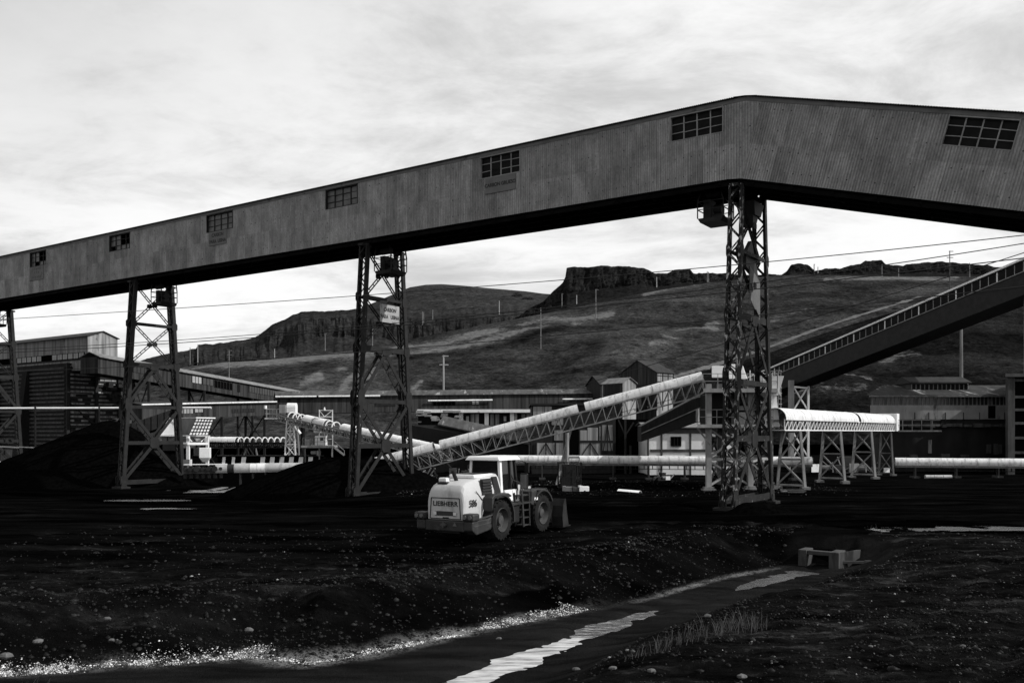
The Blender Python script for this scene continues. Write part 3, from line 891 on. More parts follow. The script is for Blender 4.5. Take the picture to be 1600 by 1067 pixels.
# windows
def gal_window(fr, s0, s1, kind, seed):
    rnd = random.Random(seed)
    o, a, u = fr
    w0, w1 = HW - FH - wh, HW - FH
    P_ = lambda s, w_, d: o + a * s + u * w_ + NB * d
    mb = MB()
    e = 0.07
    def bar(sa, wa, sb, wb, th, d=0.16):
        mb.beam(P_(sa, wa, d), P_(sb, wb, d), th, th, up=tuple(-NB))
    # reveal boards and the outer rim
    band(mb, fr, s0, s0 + 0.05, w0, w1, -0.04, 0.34)
    band(mb, fr, s1 - 0.05, s1, w0, w1, -0.04, 0.34)
    band(mb, fr, s0 + 0.05, s1 - 0.05, w0, w0 + 0.05, -0.02, 0.34)
    band(mb, fr, s0 + 0.05, s1 - 0.05, w1 - 0.09, w1, 0.0, 0.34)
    nc = 4
    sag = 0.0
    for i in range(1, nc):
        s = s0 + (s1 - s0) * i / nc
        bar(s, w0 + 0.05, s, w1 - 0.09, 0.07)
    for j in (1, 2):
        w_ = w0 + (w1 - w0) * j / 3
        for i in range(nc):
            sa, sb = s0 + (s1 - s0) * i / nc, s0 + (s1 - s0) * (i + 1) / nc
            if rnd.random() < 0.86:
                bar(sa, w_ + rnd.uniform(-.02, .02), sb, w_ + rnd.uniform(-.03, .03), 0.045)
    f = mb.build('window', M['muntin'] if kind == 'clear' else M['steel'], gal)
    mp_, ml = MB(), MB()
    for i in range(nc):
        for j in range(3):
            if kind == 'broken' and ((i in (0, 1) and j > 0) or rnd.random() < 0.1):
                continue
            sa, sb = s0 + (s1 - s0) * i / nc + 0.02, s0 + (s1 - s0) * (i + 1) / nc - 0.02
            wa, wb = w0 + (w1 - w0) * j / 3 + 0.02, w0 + (w1 - w0) * (j + 1) / 3 - 0.02
            tl = rnd.uniform(-0.01, 0.01)
            mp_.box8([P_(sa, wa, .19 + tl), P_(sb, wa, .19), P_(sb, wa, .198), P_(sa, wa, .198 + tl), P_(sa, wb, .19), P_(sb, wb, .19 + tl), P_(sb, wb, .198 + tl), P_(sa, wb, .198)])
    mp_.build('pane', {'pale': M['glass_pale'], 'broken': M['glass_mid'], 'dark': M['glass_mid'], 'clear': M['glass_grey']}[kind], f)
M['glass_mid'] = grime('sooty_glass', 0.04, 0.11, 1.5, rough=0.4, spec=0.4)
kinds = ['clear', 'clear', 'dark', 'dark', 'broken', 'broken']
for i, (a0, a1) in enumerate(wins_flat):
    gal_window(A_flat, a0, a1, kinds[i], i + 3)
gal_window(A_fall, ws0, ws1, 'clear', 11)

# lettering
def text_obj(name, s, size, pos, right, up, mat, parent, bold=0.0, sx=1.0, gap=0.01, align='CENTER', spacing=1.0):
    cu = bpy.data.curves.new(name, 'FONT')
    cu.body = s
    cu.size = size
    cu.align_x, cu.align_y = align, 'CENTER'
    cu.offset = bold
    cu.space_character = spacing
    cu.extrude = 0.004
    ob = bpy.data.objects.new(name, cu)
    COL.objects.link(ob)
    dg = bpy.context.evaluated_depsgraph_get()
    me = bpy.data.meshes.new_from_object(ob.evaluated_get(dg))
    bpy.data.objects.remove(ob)
    bpy.data.curves.remove(cu)
    right, up = V(right).normalized(), V(up).normalized()
    nrm = right.cross(up)
    og = ORG.get(parent.name, V((0, 0, 0)))
    pos = V(pos)
    for v_ in me.vertices:
        q = pos + right * v_.co.x * sx + up * v_.co.y + nrm * (v_.co.z + gap)
        v_.co = q - og
    me.name = name
    me.materials.clear(); me.materials.append(mat)
    o = bpy.data.objects.new(name, me)
    COL.objects.link(o)
    o.parent = parent
    ORG[o.name] = og
    return o
def wall_sign(px0, px1, w0, w1, label, lines, board, ink, size):
    s1_, s0_ = t_at(px0), t_at(px1)
    o, a, u = A_flat
    c_ = o + a * ((s0_ + s1_) / 2) - NB * 0.06
    root = thing('sign_board', label, 'sign', tuple(c_ + u * w0), 'lettered signs of the gallery')
    mb = MB()
    band(mb, A_flat, s0_, s1_, w0, w1, -0.065, -0.025)
    mb.build('board', board, root)
    for k, (txt, h, dx_) in enumerate(lines):
        text_obj('lettering', txt, size, c_ + u * (w0 + (w1 - w0) * h) - a * dx_, -a, u, ink, root, bold=0.012, gap=0.012, sx=0.9)
wall_sign(759, 806, HW - FH - wh - 1.15, HW - FH - wh - 0.02, 'grey board reading CARBON GRUESO under a gallery window', [('CARBON GRUESO', 0.5, 0)], M['sign_dark'], M['ink'], 0.36)
wall_sign(327, 355, HW - FH - wh - 1.25, HW - FH - wh - 0.02, 'faded wall board reading CARBON PARA USINA under a gallery window', [('CARBON', 0.72, 0), ('PARA  USINA', 0.26, 0)], M['sign_dark'], M['ink'], 0.44)
# the third wall board is worn past reading: only remains of three rows of paint
s1_, s0_ = t_at(47), t_at(69)
c_ = A_flat[0] + U * ((s0_ + s1_) / 2)
root = thing('sign_board', 'worn wall board with three rows of unreadable dark marks under a gallery window', 'sign', tuple(c_ + UP * 1.4), 'lettered signs of the gallery')
mb = MB(); band(mb, A_flat, s0_, s1_, HW - FH - wh - 1.5, HW - FH - wh - 0.02, -0.065, -0.025)
mb.build('board', M['fascia'], root)
mb = MB()
rr = random.Random(5)
for row, (n, y) in enumerate(((5, 1.22), (3, 0.85), (6, 0.32))):
    for i in range(n):
        s = (s0_ + s1_) / 2 + (i - (n - 1) / 2) * 0.36
        band(mb, A_flat, s - rr.uniform(.08, .14), s + rr.uniform(.06, .14), HW - FH - wh - 1.5 + y - rr.uniform(.10, .16), HW - FH - wh - 1.5 + y + rr.uniform(.05, .15), -0.07, -0.064)
mb.build('worn_paint', M['ink_faded'], root)

# ------------------------------------------------------------------ lattice towers under the gallery
def gzs(x, y):
    return float(gz(np.array([x]), np.array([y]))[0])
def tower(tpos, label, zg, skin, skin2, paint):
    """trestle: two laced legs, across the gallery, braced together"""
    base = B0 + U * tpos + NB * (GW / 2)
    base.z = zg
    root = thing('lattice_tower', label, 'tower', tuple(base), 'steel towers carrying the conveyor gallery')
    H = ZB0 - 0.37 - zg
    ex, ey = U, NB
    def Q(x, y, z):
        return base + ex * x + ey * y + UP * z
    top, foot = GW / 2 - 0.22, GW / 2 + 1.15
    yy = lambda s, z: s * (foot + (top - foot) * z / H)
    LX, LY = 0.42, 0.18                       # half size of a leg along and across the gallery
    for s in (-1, 1):
        mb = MB()
        zs = np.linspace(0.35, H, 24)
        for x in (-LX, LX):                   # channel webs with their flanges
            mb.beam(Q(x, yy(s, 0), 0.1), Q(x, yy(s, H), H), 0.05, 2 * LY, up=tuple(ey))
            for yo in (-LY, LY):
                xi = x - math.copysign(0.07, x)
                mb.beam(Q(xi, yy(s, 0) + yo, 0.1), Q(xi, yy(s, H) + yo, H), 0.16, 0.028, up=tuple(ey))
        for yo in (-LY - 0.02, LY + 0.02):    # lacing
            for i in range(len(zs) - 1):
                x0 = -LX if i % 2 else LX
                mb.beam(Q(x0 * .9, yy(s, zs[i]) + yo, zs[i]), Q(-x0 * .9, yy(s, zs[i + 1]) + yo, zs[i + 1]), 0.10, 0.02, up=tuple(ey))
        mb.beam(Q(0, yy(s, H), H - 0.18), Q(0, yy(s, H), H), 1.06, 0.5, up=tuple(ex))
        mb.build('leg', skin if s < 0 else skin2, root)
        mb = MB()
        c = Q(0, s * foot, 0)
        mb.T = Matrix.Translation(c) @ Matrix(((ex.x, ey.x, 0, 0), (ex.y, ey.y, 0, 0), (0, 0, 1, 0), (0, 0, 0, 1)))
        mb.box((-0.8, -0.5, -1.2), (0.8, 0.5, 0.12))
        mb.box((-0.62, -0.36, 0.12), (0.62, 0.36, 0.17))
        for x in (-.5, -.25, .25, .5):
            mb.box8([(x - .02, -.3, .17), (x + .02, -.3, .17), (x + .02, .3, .17), (x - .02, .3, .17), (x - .02, -.2, .6), (x + .02, -.2, .6), (x + .02, .2, .6), (x - .02, .2, .6)])
        mb.build('footing', M['steel'], root, bevel=0.02)
    def inner(s, z):
        return yy(s, z) - s * LY
    def pair(y0, z0, y1, z1, wdt, rung=None):
        """brace of two bars, one on each face, tied by rungs"""
        mb = MB()
        off = 0.17 if rung else 0.26
        d = V((0, y1 - y0, z1 - z0)).normalized()
        n = V((0, -d.z, d.y)) * 0.11
        if rung:
            for k in (-1, 1):
                mb.beam(Q(0, y0 + n.y * k, z0 + n.z * k), Q(0, y1 + n.y * k, z1 + n.z * k), 0.055, 0.11, up=tuple(ex))
            L = math.hypot(y1 - y0, z1 - z0)
            m_ = int(L / 0.62)
            for i in range(m_ + 1):
                f_ = (i + .5) / (m_ + 1)
                c0 = V((0, y0 + (y1 - y0) * f_, z0 + (z1 - z0) * f_))
                mb.beam(Q(0, c0.y - n.y, c0.z - n.z), Q(0, c0.y + n.y, c0.z + n.z), 0.05, 0.06, up=tuple(ex))
        else:
            for x in (-LX + 0.05, LX - 0.05):
                mb.beam(Q(x, y0, z0), Q(x, y1, z1), wdt, 0.05, up=tuple(ex))
            L = math.hypot(y1 - y0, z1 - z0)
            m_ = max(2, int(L / 0.8))
            for i in range(m_):
                f0, f1 = (i + .1) / m_, (i + .9) / m_
                sg = 1 if i % 2 else -1
                mb.beam(Q(-.4 * sg, y0 + (y1 - y0) * f0, z0 + (z1 - z0) * f0), Q(.4 * sg, y0 + (y1 - y0) * f1, z0 + (z1 - z0) * f1), 0.06, 0.05)
        mb.build('brace', skin2, root)
    def strut(z, wdt, solid=True, dip=0.0):
        mb = MB()
        for x in (-LX + 0.04, LX - 0.04) if solid else (0,):
            mb.beam(Q(x, inner(-1, z), z), Q(x, inner(1, z), z - dip), 0.05 if solid else 0.3, wdt, up=(0, 0, 1))
        if solid:
            n_ = 5
            for i in range(n_):
                y0, y1 = inner(-1, z), inner(1, z)
                sg = 1 if i % 2 else -1
                mb.beam(Q(-.4 * sg, y0 + (y1 - y0) * i / n_, z), Q(.4 * sg, y0 + (y1 - y0) * (i + 1) / n_, z), 0.06, 0.05)
        mb.build('strut', skin2, root)
    def gusset(y, z, w_, h_):
        w_, h_ = w_ * .82, h_ * .82
        for x in (-LX - 0.035, LX + 0.005):
            mb = MB()
            p = [Q(x, y - w_ / 2, z - h_ * .3), Q(x, y - w_ * .3, z - h_ / 2), Q(x, y + w_ * .3, z - h_ / 2), Q(x, y + w_ / 2, z - h_ * .3), Q(x, y + w_ / 2, z + h_ * .3), Q(x, y + w_ * .3, z + h_ / 2), Q(x, y - w_ * .3, z + h_ / 2), Q(x, y - w_ / 2, z + h_ * .3)]
            mb.ext(p, ex * 0.03)
            mb.build('gusset', skin2, root)
    h = lambda f_: H * (1 - f_)
    # two light laced crosses
    for f0, fm, f1 in ((0.015, 0.105, 0.205), (0.205, 0.30, 0.395)):
        for s in (-1, 1):
            pair(inner(s, h(f0)), h(f0), inner(-s, h(f1)), h(f1), .1, rung=True)
        gusset(0, h((f0 + f1) / 2), 0.7, 0.5)
    strut(h(0.205), 0.22)
    for s in (-1, 1):
        gusset(yy(s, h(.205)), h(.205), 0.75, 0.95)
        gusset(yy(s, h(.405)), h(.405), 0.8, 1.05)
        gusset(yy(s, h(.60)), h(.60), 0.9, 1.6)
        gusset(yy(s, h(.965)), h(.965), 0.95, 1.2)
    # heavy lower bays
    strut(h(0.405), 0.42)
    gusset(0, h(0.415), 1.1, 0.7)
    for s in (-1, 1):
        pair(0, h(0.42), inner(s, h(0.585)), h(0.585), 0.30)
    strut(h(0.61), 0.30)
    for s in (-1, 1):
        pair(inner(s, h(0.625)), h(0.625), 0, h(0.775), 0.30)
        pair(0, h(0.79), inner(s, h(0.955)), h(0.955), 0.32)
    strut(h(0.785), 0.34)
    gusset(0, h(0.785), 1.25, 1.35)
    strut(h(0.975), 0.4)
    return root, Q, H, ex, ey
tp = [t_at(1149), t_at(567), t_at(206)]
tp.append(tp[2] + (tp[2] - tp[1]) * 1.03)
TW = []
specs = [('lattice tower with flaking pale paint under the bend of the gallery', 0.0, M['steel_peel'], M['steel_peel2']),
         ('dark lattice tower carrying a white sign, nearest to the wheel loader', -0.9, M['steel_peel2'], M['steel']),
         ('dark lattice tower rising from the large coal pile', -0.85, M['steel'], M['steel']),
         ('dark lattice tower cut off by the picture edge, before the timbered bunker', -0.85, M['steel'], M['steel'])]
for tt, (lab, zg, s1x, s2x) in zip(tp, specs):
    TW.append(tower(tt, lab, zg, s1x, s2x, None))

# work platforms hung under the gallery at the towers
def platform(tpos, along, across, label, size=(2.0, 1.5), drop=2.2):
    o = B0 + U * (tpos + along) + NB * across
    o.z = ZB0 - 0.37 - drop
    root = thing('hanging_platform', label, 'platform', tuple(o), 'work platforms hung under the gallery')
    T = Matrix.Translation(o) @ Matrix(((U.x, NB.x, 0, 0), (U.y, NB.y, 0, 0), (0, 0, 1, 0), (0, 0, 0, 1)))
    a, b_ = size
    mb = MB(T)
    mb.ext([(-a, -b_, 0), (a, -b_, 0), (a * .8, -b_, -.28), (-a * .8, -b_, -.28)], (0, 2 * b_, 0))
    mb.build('deck', M['black_steel'], root)
    mb = MB(T)
    for x in (-a, 0, a):
        for y in (-b_, b_):
            mb.beam((x, y, 0), (x, y, 1.05), 0.06)
    for z in (0.55, 1.05):
        for y in (-b_, b_):
            mb.beam((-a, y, z), (a, y, z), 0.05)
        for x in (-a, a):
            mb.beam((x, -b_, z), (x, b_, z), 0.05)
    mb.build('railing', M['black_steel'], root)
    for x in (-a, a):
        for y in (-b_, b_):
            mb = MB(T); mb.beam((x, y, 1.05), (x * .8, y, drop + 0.1), 0.08); mb.build('hanger', M['black_steel'], root)
    mb = MB(T)
    mb.tube((-a * .55, 0, .62), (a * .05, 0, .62), 0.34, n=14)
    mb.box((-a * .6, -.3, 0), (a * .1, .3, .3))
    mb.box((a * .2, -.5, .1), (a * .75, .5, 1.25))
    mb.tube((-a * .7, -.6, 1.55), (a * .4, -.6, 1.55), 0.26, n=12)
    mb.build('winch', M['black_steel'], root)
platform(tp[0], 2.1, 2.2, 'dark platform with motors hung from the gallery beside the flaking tower', (.85, .9), 1.45)
platform(tp[1], -0.6, 2.6, 'dark hung platform inside the top of the sign-bearing tower', (.9, .95), 1.9)
platform(tp[2], -0.9, 3.0, 'dark hung platform inside the top of the tower in the large coal pile', (.85, .9), 1.9)
platform(tp[3], -0.4, 2.4, 'dark hung platform atop the tower cut off by the picture edge', (.85, .9), 1.9)

# sign on the second tower
_, Q, H, ex, ey = TW[1]
cpos = Q(-0.62, 0.25, H * (1 - 0.262))
root = thing('sign_board', 'pale board reading CARBON PARA USINA hung in a lattice tower', 'sign', tuple(cpos), 'lettered signs of the gallery')
mb = MB()
r_ = ey
u_ = UP
mb.ext([cpos - r_ * 1.15 - u_ * .72, cpos + r_ * 1.15 - u_ * .72, cpos + r_ * 1.15 + u_ * .72, cpos - r_ * 1.15 + u_ * .72], -ex * -0.04)
mb.build('board', M['sign'], root)
for txt, dz, dx_ in (('CARBON', 0.30, 0), ('PARA   USINA', -0.26, 0)):
    text_obj('lettering', txt, 0.42, cpos + u_ * dz, r_, u_, M['ink'], root, bold=0.012, gap=0.012, sx=0.86)

# torn sheets hung inside the flaking tower
_, Q, H, ex, ey = TW[0]
root = thing('hanging_sheet', 'torn sheet-metal chute hung inside the flaking tower below the gallery', 'chute', tuple(Q(0, 0.3, H * .75)))
mb = MB()
zt_ = H * (1 - 0.155)
mb.ext([Q(-.2, 0.1, zt_), Q(-.2, 1.5, H * (1 - .275)), Q(-.2, -0.9, H * (1 - .245)), Q(-.2, -0.9, H * (1 - .2))], ex * 0.25)
mb.build('dark_hood', M['black_steel'], root)
mb = MB()
pts = []
for i in range(9):
    k = i / 8
    pts.append(Q(-.24, -0.35 + 1.9 * k, H * (1 - (.237 + .04 * k))))
for i in range(9):
    k = 1 - i / 8
    pts.append(Q(-.24, -0.35 + 1.9 * k, H * (1 - (.345 + .045 * k)) + random.uniform(-.08, .08)))
mb.ext(pts, ex * 0.03)
mb.build('sheet', M['cloth'], root)
mb = MB()
mb.box8([Q(-.5, -.2, H * .925), Q(.5, -.2, H * .925), Q(.5, .9, H * .925), Q(-.5, .9, H * .925), Q(-.6, -.6, H * .965), Q(.6, -.6, H * .965), Q(.6, 1.2, H * .965), Q(-.6, 1.2, H * .965)])
mb.box8([Q(-.3, 0, H * .89), Q(.3, 0, H * .89), Q(.3, .5, H * .89), Q(-.3, .5, H * .89), Q(-.4, -.2, H * .93), Q(.4, -.2, H * .93), Q(.4, .8, H * .93), Q(-.4, .8, H * .93)])
mb.build('hopper', M['black_steel'], root)

# ------------------------------------------------------------------ conveyors and plant
def frame(o, ang=0.0):
    return Matrix.Translation(V(o)) @ Matrix.Rotation(ang, 4, 'Z')
def axes(p, q):
    d = (V(q) - V(p)).normalized()
    s = d.cross(UP).normalized()
    return d, s, s.cross(d)
def truss(root, p, q, wd, h, n, mat, rung=0.07, name='truss', diag='warren', rollers=True):
    p, q = V(p), V(q)
    d, s, u = axes(p, q)
    L = (q - p).length
    mb = MB()
    for k in (-1, 1):
        a = p + s * wd / 2 * k
        b_ = q + s * wd / 2 * k
        mb.beam(a, b_, rung * 1.5, rung * 2, up=tuple(u))
        mb.beam(a - u * h, b_ - u * h, rung * 1.5, rung * 1.6, up=tuple(u))
        for i in range(n + 1):
            c = a + d * (L * i / n)
            mb.beam(c, c - u * h, rung, rung)
            if i < n:
                c2 = a + d * (L * (i + 1) / n)
                if diag == 'slant':
                    mb.beam(c2, c - u * h, rung * .9, rung * .9)
                elif diag == 'pratt':
                    if i < n // 3: mb.beam(c, c2 - u * h, rung * .9, rung * .9)
                    else: mb.beam(c - u * h, c2, rung * .9, rung * .9)
                elif i % 2:
                    mb.beam(c, c2 - u * h, rung, rung)
                else:
                    mb.beam(c - u * h, c2, rung, rung)
    for i in range(n + 1):
        c = p + d * (L * i / n)
        mb.beam(c - s * wd / 2 - u * h, c + s * wd / 2 - u * h, rung, rung)
    o = mb.build(name, mat, root)
    if rollers:
        mb = MB()
        m_ = max(4, int(L / 1.1))
        rr = random.Random(n)
        for i in range(m_):
            c = p + d * (L * (i + .5) / m_)
            mb.tube(c - s * wd * .42 - u * 0.12, c + s * wd * .42 - u * 0.12, 0.06, n=6)
            mb.beam(c - s * wd * .3 - u * h * .8, c + s * wd * .3 - u * h * .8, .09, .09)
        mb.build('roller', mat, o)
    mb = MB()
    mb.beam(p - u * 0.02, q - u * 0.02, wd * .8, 0.03, up=tuple(u))
    mb.beam(p - u * h * .7, q - u * h * .7, wd * .75, 0.03, up=tuple(u))
    mb.build('belt', M['belt'], root)
    return d, s, u, L
def hood(root, p, q, r, mat, a0=0, a1=180, up=(0, 0, 1), sz=1.0, lift=0.0, name='hood', rib=True, gap=0.012):
    d, s, u = axes(p, q)
    p, q = V(p) + u * lift, V(q) + u * lift
    mb = MB()
    mb.arch(p + d * gap, q - d * gap, r * random.uniform(.985, 1.01), a0, a1, 14, 0.025, sz=sz)
    if rib:
        mb.arch(q - d * 0.07, q - d * 0.02, r + 0.015, a0, a1, 14, 0.05, sz=sz)
    return mb.build(name, mat, root, smooth=True)
def aframe(root, top, feet_dir, ht, sp_top, sp_foot, mat, rows, leg=0.16, name='leg', foot=True):
    """two battered legs with crosses between; rows = heights (shares) of the horizontals"""
    top = V(top)
    fd = V(feet_dir).normalized()
    def at(k, h_):
        return top + fd * k * (sp_top + (sp_foot - sp_top) * h_) / 2 - UP * ht * h_
    for k in (-1, 1):
        mb = MB()
        mb.beam(at(k, 0), at(k, 1), leg, leg)
        l_ = mb.build(name, mat, root)
        if foot:
            mb = MB()
            c = at(k, 1)
            mb.beam(c - UP * 0.35, c + UP * 0.12, leg * 3.4, leg * 3.4)
            mb.build('footing', M['concrete'], root)
    mb = MB()
    for h_ in rows:
        mb.beam(at(-1, h_), at(1, h_), leg * .7, leg * .7)
    for h0, h1 in zip(rows[:-1], rows[1:]):
        mb.beam(at(-1, h0 + .01), at(1, h1 - .01), leg * .6, leg * .6)
        mb.beam(at(1, h0 + .01) + V((0, .05, 0)), at(-1, h1 - .01) + V((0, .05, 0)), leg * .6, leg * .6)
    mb.build('bracing', mat, root)
def railing(root, pts, h, mat, posts=1.2, th=0.045, name='railing'):
    mb = MB()
    for a, b_ in zip(pts[:-1], pts[1:]):
        a, b_ = V(a), V(b_)
        n = max(1, int((b_ - a).length / posts))
        for i in range(n + 1):
            c = a + (b_ - a) * i / n
            mb.beam(c, c + UP * h, th, th)
        for k in (0.5, 1.0):
            mb.beam(a + UP * h * k, b_ + UP * h * k, th, th)
    return mb.build(name, mat, root)

# --- central rising conveyor
p, q = P(588, 728, 80), P(1099, 594.5, 77)
root = thing('rising_conveyor', 'long belt conveyor under pale curved hoods rising behind the wheel loader', 'conveyor', tuple(P(700, 755, 80)))
d, s, u, L = truss(root, p, q, 1.3, 1.25, 30, M['mid_steel'], 0.07, diag='pratt')
n = 27
gaps = {int(n * .205), int(n * .645)}
for i in range(n):
    a_, b_ = p + d * (L * i / n), p + d * (L * (i + 1) / n)
    if i in gaps:
        a_ = a_ + d * (L / n) * 0.55
    hood(root, a_, b_, 0.60, M['zinc'], -14, 194, sz=1.02, lift=0.17, rib=(i % 3 == 2))
mb = MB()
for px_ in (700, 870):
    pass
def support(root, px, pyt, pyb, dep, splay, mat, out=0.0):
    a = P(px, pyt, dep)
    mb = MB()
    for k in (-1, 1):
        mb.beam(a + s * .6 * k, V((a.x + out + s.x * splay * k, a.y + s.y * splay * k, EYE + (HZ - pyb) / F * dep)), 0.2, 0.2)
    zb_ = EYE + (HZ - pyb) / F * dep
    zt_ = a.z
    for f0, f1 in ((0.1, .5), (.5, .9)):
        k0, k1 = .6 + (splay - .6) * f0, .6 + (splay - .6) * f1
        c0, c1 = zt_ + (zb_ - zt_) * f0, zt_ + (zb_ - zt_) * f1
        for sg in (-1, 1):
            mb.beam((a.x + out * f0 + s.x * k0 * sg, a.y + s.y * k0 * sg, c0), (a.x + out * f1 - s.x * k1 * sg, a.y - s.y * k1 * sg, c1), .09, .09)
    mb.build('support', mat, root)
support(root, 892, 668, 764, 78.5, 1.0, M['mid_steel'], -1.3)
mb = MB(); mb.tube(P(886, 676, 77.5), P(886, 726, 77.5), 0.17, n=10); mb.build('post', M['mid_steel'], root)
mb = MB()
for x0, x1, y0, y1 in ((697, 712, 722, 738), (655, 664, 720, 752), (675, 684, 722, 752), (712, 690, 735, 752), (655, 672, 733, 752), (684, 655, 742, 752), (640, 655, 725, 752), (700, 730, 752, 752), (640, 690, 752, 752)):
    mb.beam(P(x0, y0, 79.5), P(x1, y1, 79.5), .1, .1)
    mb.beam(P(x0, y0, 81.2), P(x1, y1, 81.2), .1, .1)
mb.tube(P(702, 737, 79.5), P(714, 737, 79.5), .35, n=12)
mb.build('tail_frame', M['grey_steel'], root)
# head drive box
mb = MB()
mb.box8([P(x, y, dd) for dd, y in ((76, 590), ) for x, dd in ((1112, 75.6), (1136, 75.6), (1136, 77.8), (1112, 77.8))] + [P(x, 572, dd) for x, dd in ((1112, 75.6), (1136, 75.6), (1136, 77.8), (1112, 77.8))])
mb.build('drive_housing', M['white_steel'], root, bevel=0.04)
mb = MB()
mb.box8([P(x, 592, dd) for x, dd in ((1139, 75.8), (1168, 75.8), (1168, 78), (1139, 78))] + [P(x, 569, dd) for x, dd in ((1139, 75.8), (1160, 75.8), (1160, 78), (1139, 78))])
mb.build('chute_cover', M['white_steel'], root, bevel=0.04)

# --- transfer tower
root = thing('transfer_tower', 'grey steel transfer tower of columns, decks and braces behind the flaking lattice tower', 'transfer tower', tuple(P(1155, 768, 71)))
cols = {}
zg = 0.0
for key, px, dep in (('a', 1107, 70.5), ('b', 1172, 71.5), ('c', 1203, 73.0), ('e', 1124, 79.0), ('f', 1199, 80.0)):
    x = (px - 800) / F * dep
    cols[key] = V((x, dep, 0))
    mb = MB()
    hh = EYE + (HZ - 600) / F * dep
    for k in (-1, 1):
        mb.beam((x + .18 * k, dep, 0.1), (x + .18 * k, dep, hh), 0.05, 0.42, up=(0, 1, 0))
    mb.beam((x, dep, 0.1), (x, dep, hh), 0.34, 0.06, up=(0, 1, 0))
    mb.beam((x, dep - .215, 0.1), (x, dep - .215, hh), 0.40, 0.03, up=(0, 1, 0))
    mb.build('column', M['grey_steel'] if key in 'ef' else M['mid_steel'], root)
    mb = MB(); mb.beam((x, dep, -.4), (x, dep, .14), 1.0, 1.0, up=(0, 1, 0)); mb.beam((x, dep, .14), (x, dep, .3), .75, .75, up=(0, 1, 0))
    mb.build('footing', M['concrete'], root)
def deckz(py, dep): return EYE + (HZ - py) / F * dep
z1, z2 = deckz(663, 70), deckz(607, 70)
def deck(x0, x1, y0, y1, z, th=0.22, mat='mid_steel'):
    sk = .33 * (y1 - y0)
    mb = MB(); mb.ext([(x0, y0, z - th), (x1, y0, z - th), (x1 + sk, y1, z - th), (x0 + sk, y1, z - th)], (0, 0, th)); o = mb.build('deck', M[mat], root)
    return o
xa, xc = P(1088, 0, 70).x, P(1206, 0, 70).x
deck(xa, xc, 69.6, 79.5, z1, 0.26)
deck(P(1098, 0, 70).x, P(1214, 0, 70).x, 69.8, 79.5, z2, 0.30)
railing(root, [(xa, 69.7, z1), (cols['b'].x, 69.7, z1), (xc, 69.7, z1)], 1.15, M['grey_steel'], 1.3)
railing(root, [(P(1098, 0, 70).x, 69.9, z2), (P(1214, 0, 70).x, 69.9, z2), (P(1214, 0, 70).x + 2.9, 78.9, z2)], 1.15, M['mid_steel'], 1.1)
mb = MB(); mb.tube((xa + .05, 69.75, z1 + .2), (xa + .05, 69.75, z1 + 1.2), .14, n=8); mb.build('bollard', M['mid_steel'], root)
def xbr(a, b_, z0, z1_, mat='grey_steel', th=.15):
    mb = MB()
    a, b_ = cols[a], cols[b_]
    zm = (z0 + z1_) / 2
    mid = (a + b_) / 2
    mb.beam(a + UP * z0, b_ + UP * z1_, th, th); mb.beam(b_ + UP * z0 + V((0, .12, 0)), a + UP * z1_ + V((0, .12, 0)), th, th)
    mb.build('brace', M[mat], root)
def hbr(a, b_, z, th=.22, mat='mid_steel'):
    mb = MB(); mb.beam(cols[a] + UP * z, cols[b_] + UP * z, th * .6, th, up=(0, 0, 1)); mb.build('beam', M[mat], root)
zm = 2.45
for a, b_ in (('a', 'b'), ('b', 'c'), ('e', 'f'), ('a', 'e'), ('c', 'f')):
    xbr(a, b_, .35, zm - .1, 'mid_steel' if a == 'a' and b_ == 'b' else 'grey_steel')
    xbr(a, b_, zm + .1, z1 - .3, 'mid_steel' if a == 'a' and b_ == 'b' else 'grey_steel')
    hbr(a, b_, zm)
for a, b_ in (('b', 'c'), ('e', 'f')):
    xbr(a, b_, z1 + .1, z2 - .35, 'grey_steel', .12)
for a, dx_ in (('a', -1.0), ('c', .4)):
    mb = MB(); mb.beam((cols[a].x, 69.9, z1 - 1.6), (cols[a].x + dx_, 69.9, z1 - .28), .12, .12); mb.build('bracket', M['grey_steel'], root)
# machinery between the decks
mb = MB(); mb.box8([(cols['a'].x + .5, 71.5, z1), (cols['b'].x - .4, 71.5, z1), (cols['b'].x - .4, 76, z1), (cols['a'].x + .5, 76, z1), (cols['a'].x + .5, 71.5, z2 - .32), (cols['b'].x - .4, 71.5, z2 - .32), (cols['b'].x - .4, 76, z2 - .32), (cols['a'].x + .5, 76, z2 - .32)])
mb.build('inner_casing', M['soot_wall'], root)
mb = MB(); mb.box((cols['b'].x - 1.6, 70.2, z1 + 0.004), (cols['b'].x - .5, 71.2, z1 + .95)); mb.box((cols['b'].x - 1.5, 70.3, z1 + 1.1), (cols['b'].x - .4, 71.2, z1 + 1.45)); mb.build('gearbox', M['grey_steel'], root, bevel=.03)
mb = MB()
c0 = V((cols['c'].x - .6, 70.4, z2 - .5))
mb.box8([c0 + V((-.5, 0, 0)), c0 + V((.5, 0, 0)), c0 + V((.5, 1.4, 0)), c0 + V((-.5, 1.4, 0)), c0 + V((-.9, -.2, 1.5)), c0 + V((.9, -.2, 1.5)), c0 + V((.9, 1.6, 1.5)), c0 + V((-.9, 1.6, 1.5))])
mb.box8([c0 + V((.1, .2, -2.6)), c0 + V((.7, .2, -2.6)), c0 + V((.7, 1.0, -2.6)), c0 + V((.1, 1.0, -2.6)), c0 + V((-.4, .1, -.02)), c0 + V((.4, .1, -.02)), c0 + V((.4, 1.2, -.02)), c0 + V((-.4, 1.2, -.02))])
mb.build('chute', M['white_steel'], root)
mb = MB()
for i in range(7):
    mb.tube((cols['b'].x + .35 + .25 * (i % 4), 70.5, z1 + .3 + .28 * i), (cols['b'].x + .55 + .25 * (i % 4), 70.5, z1 + .35 + .28 * i), .09, n=6)
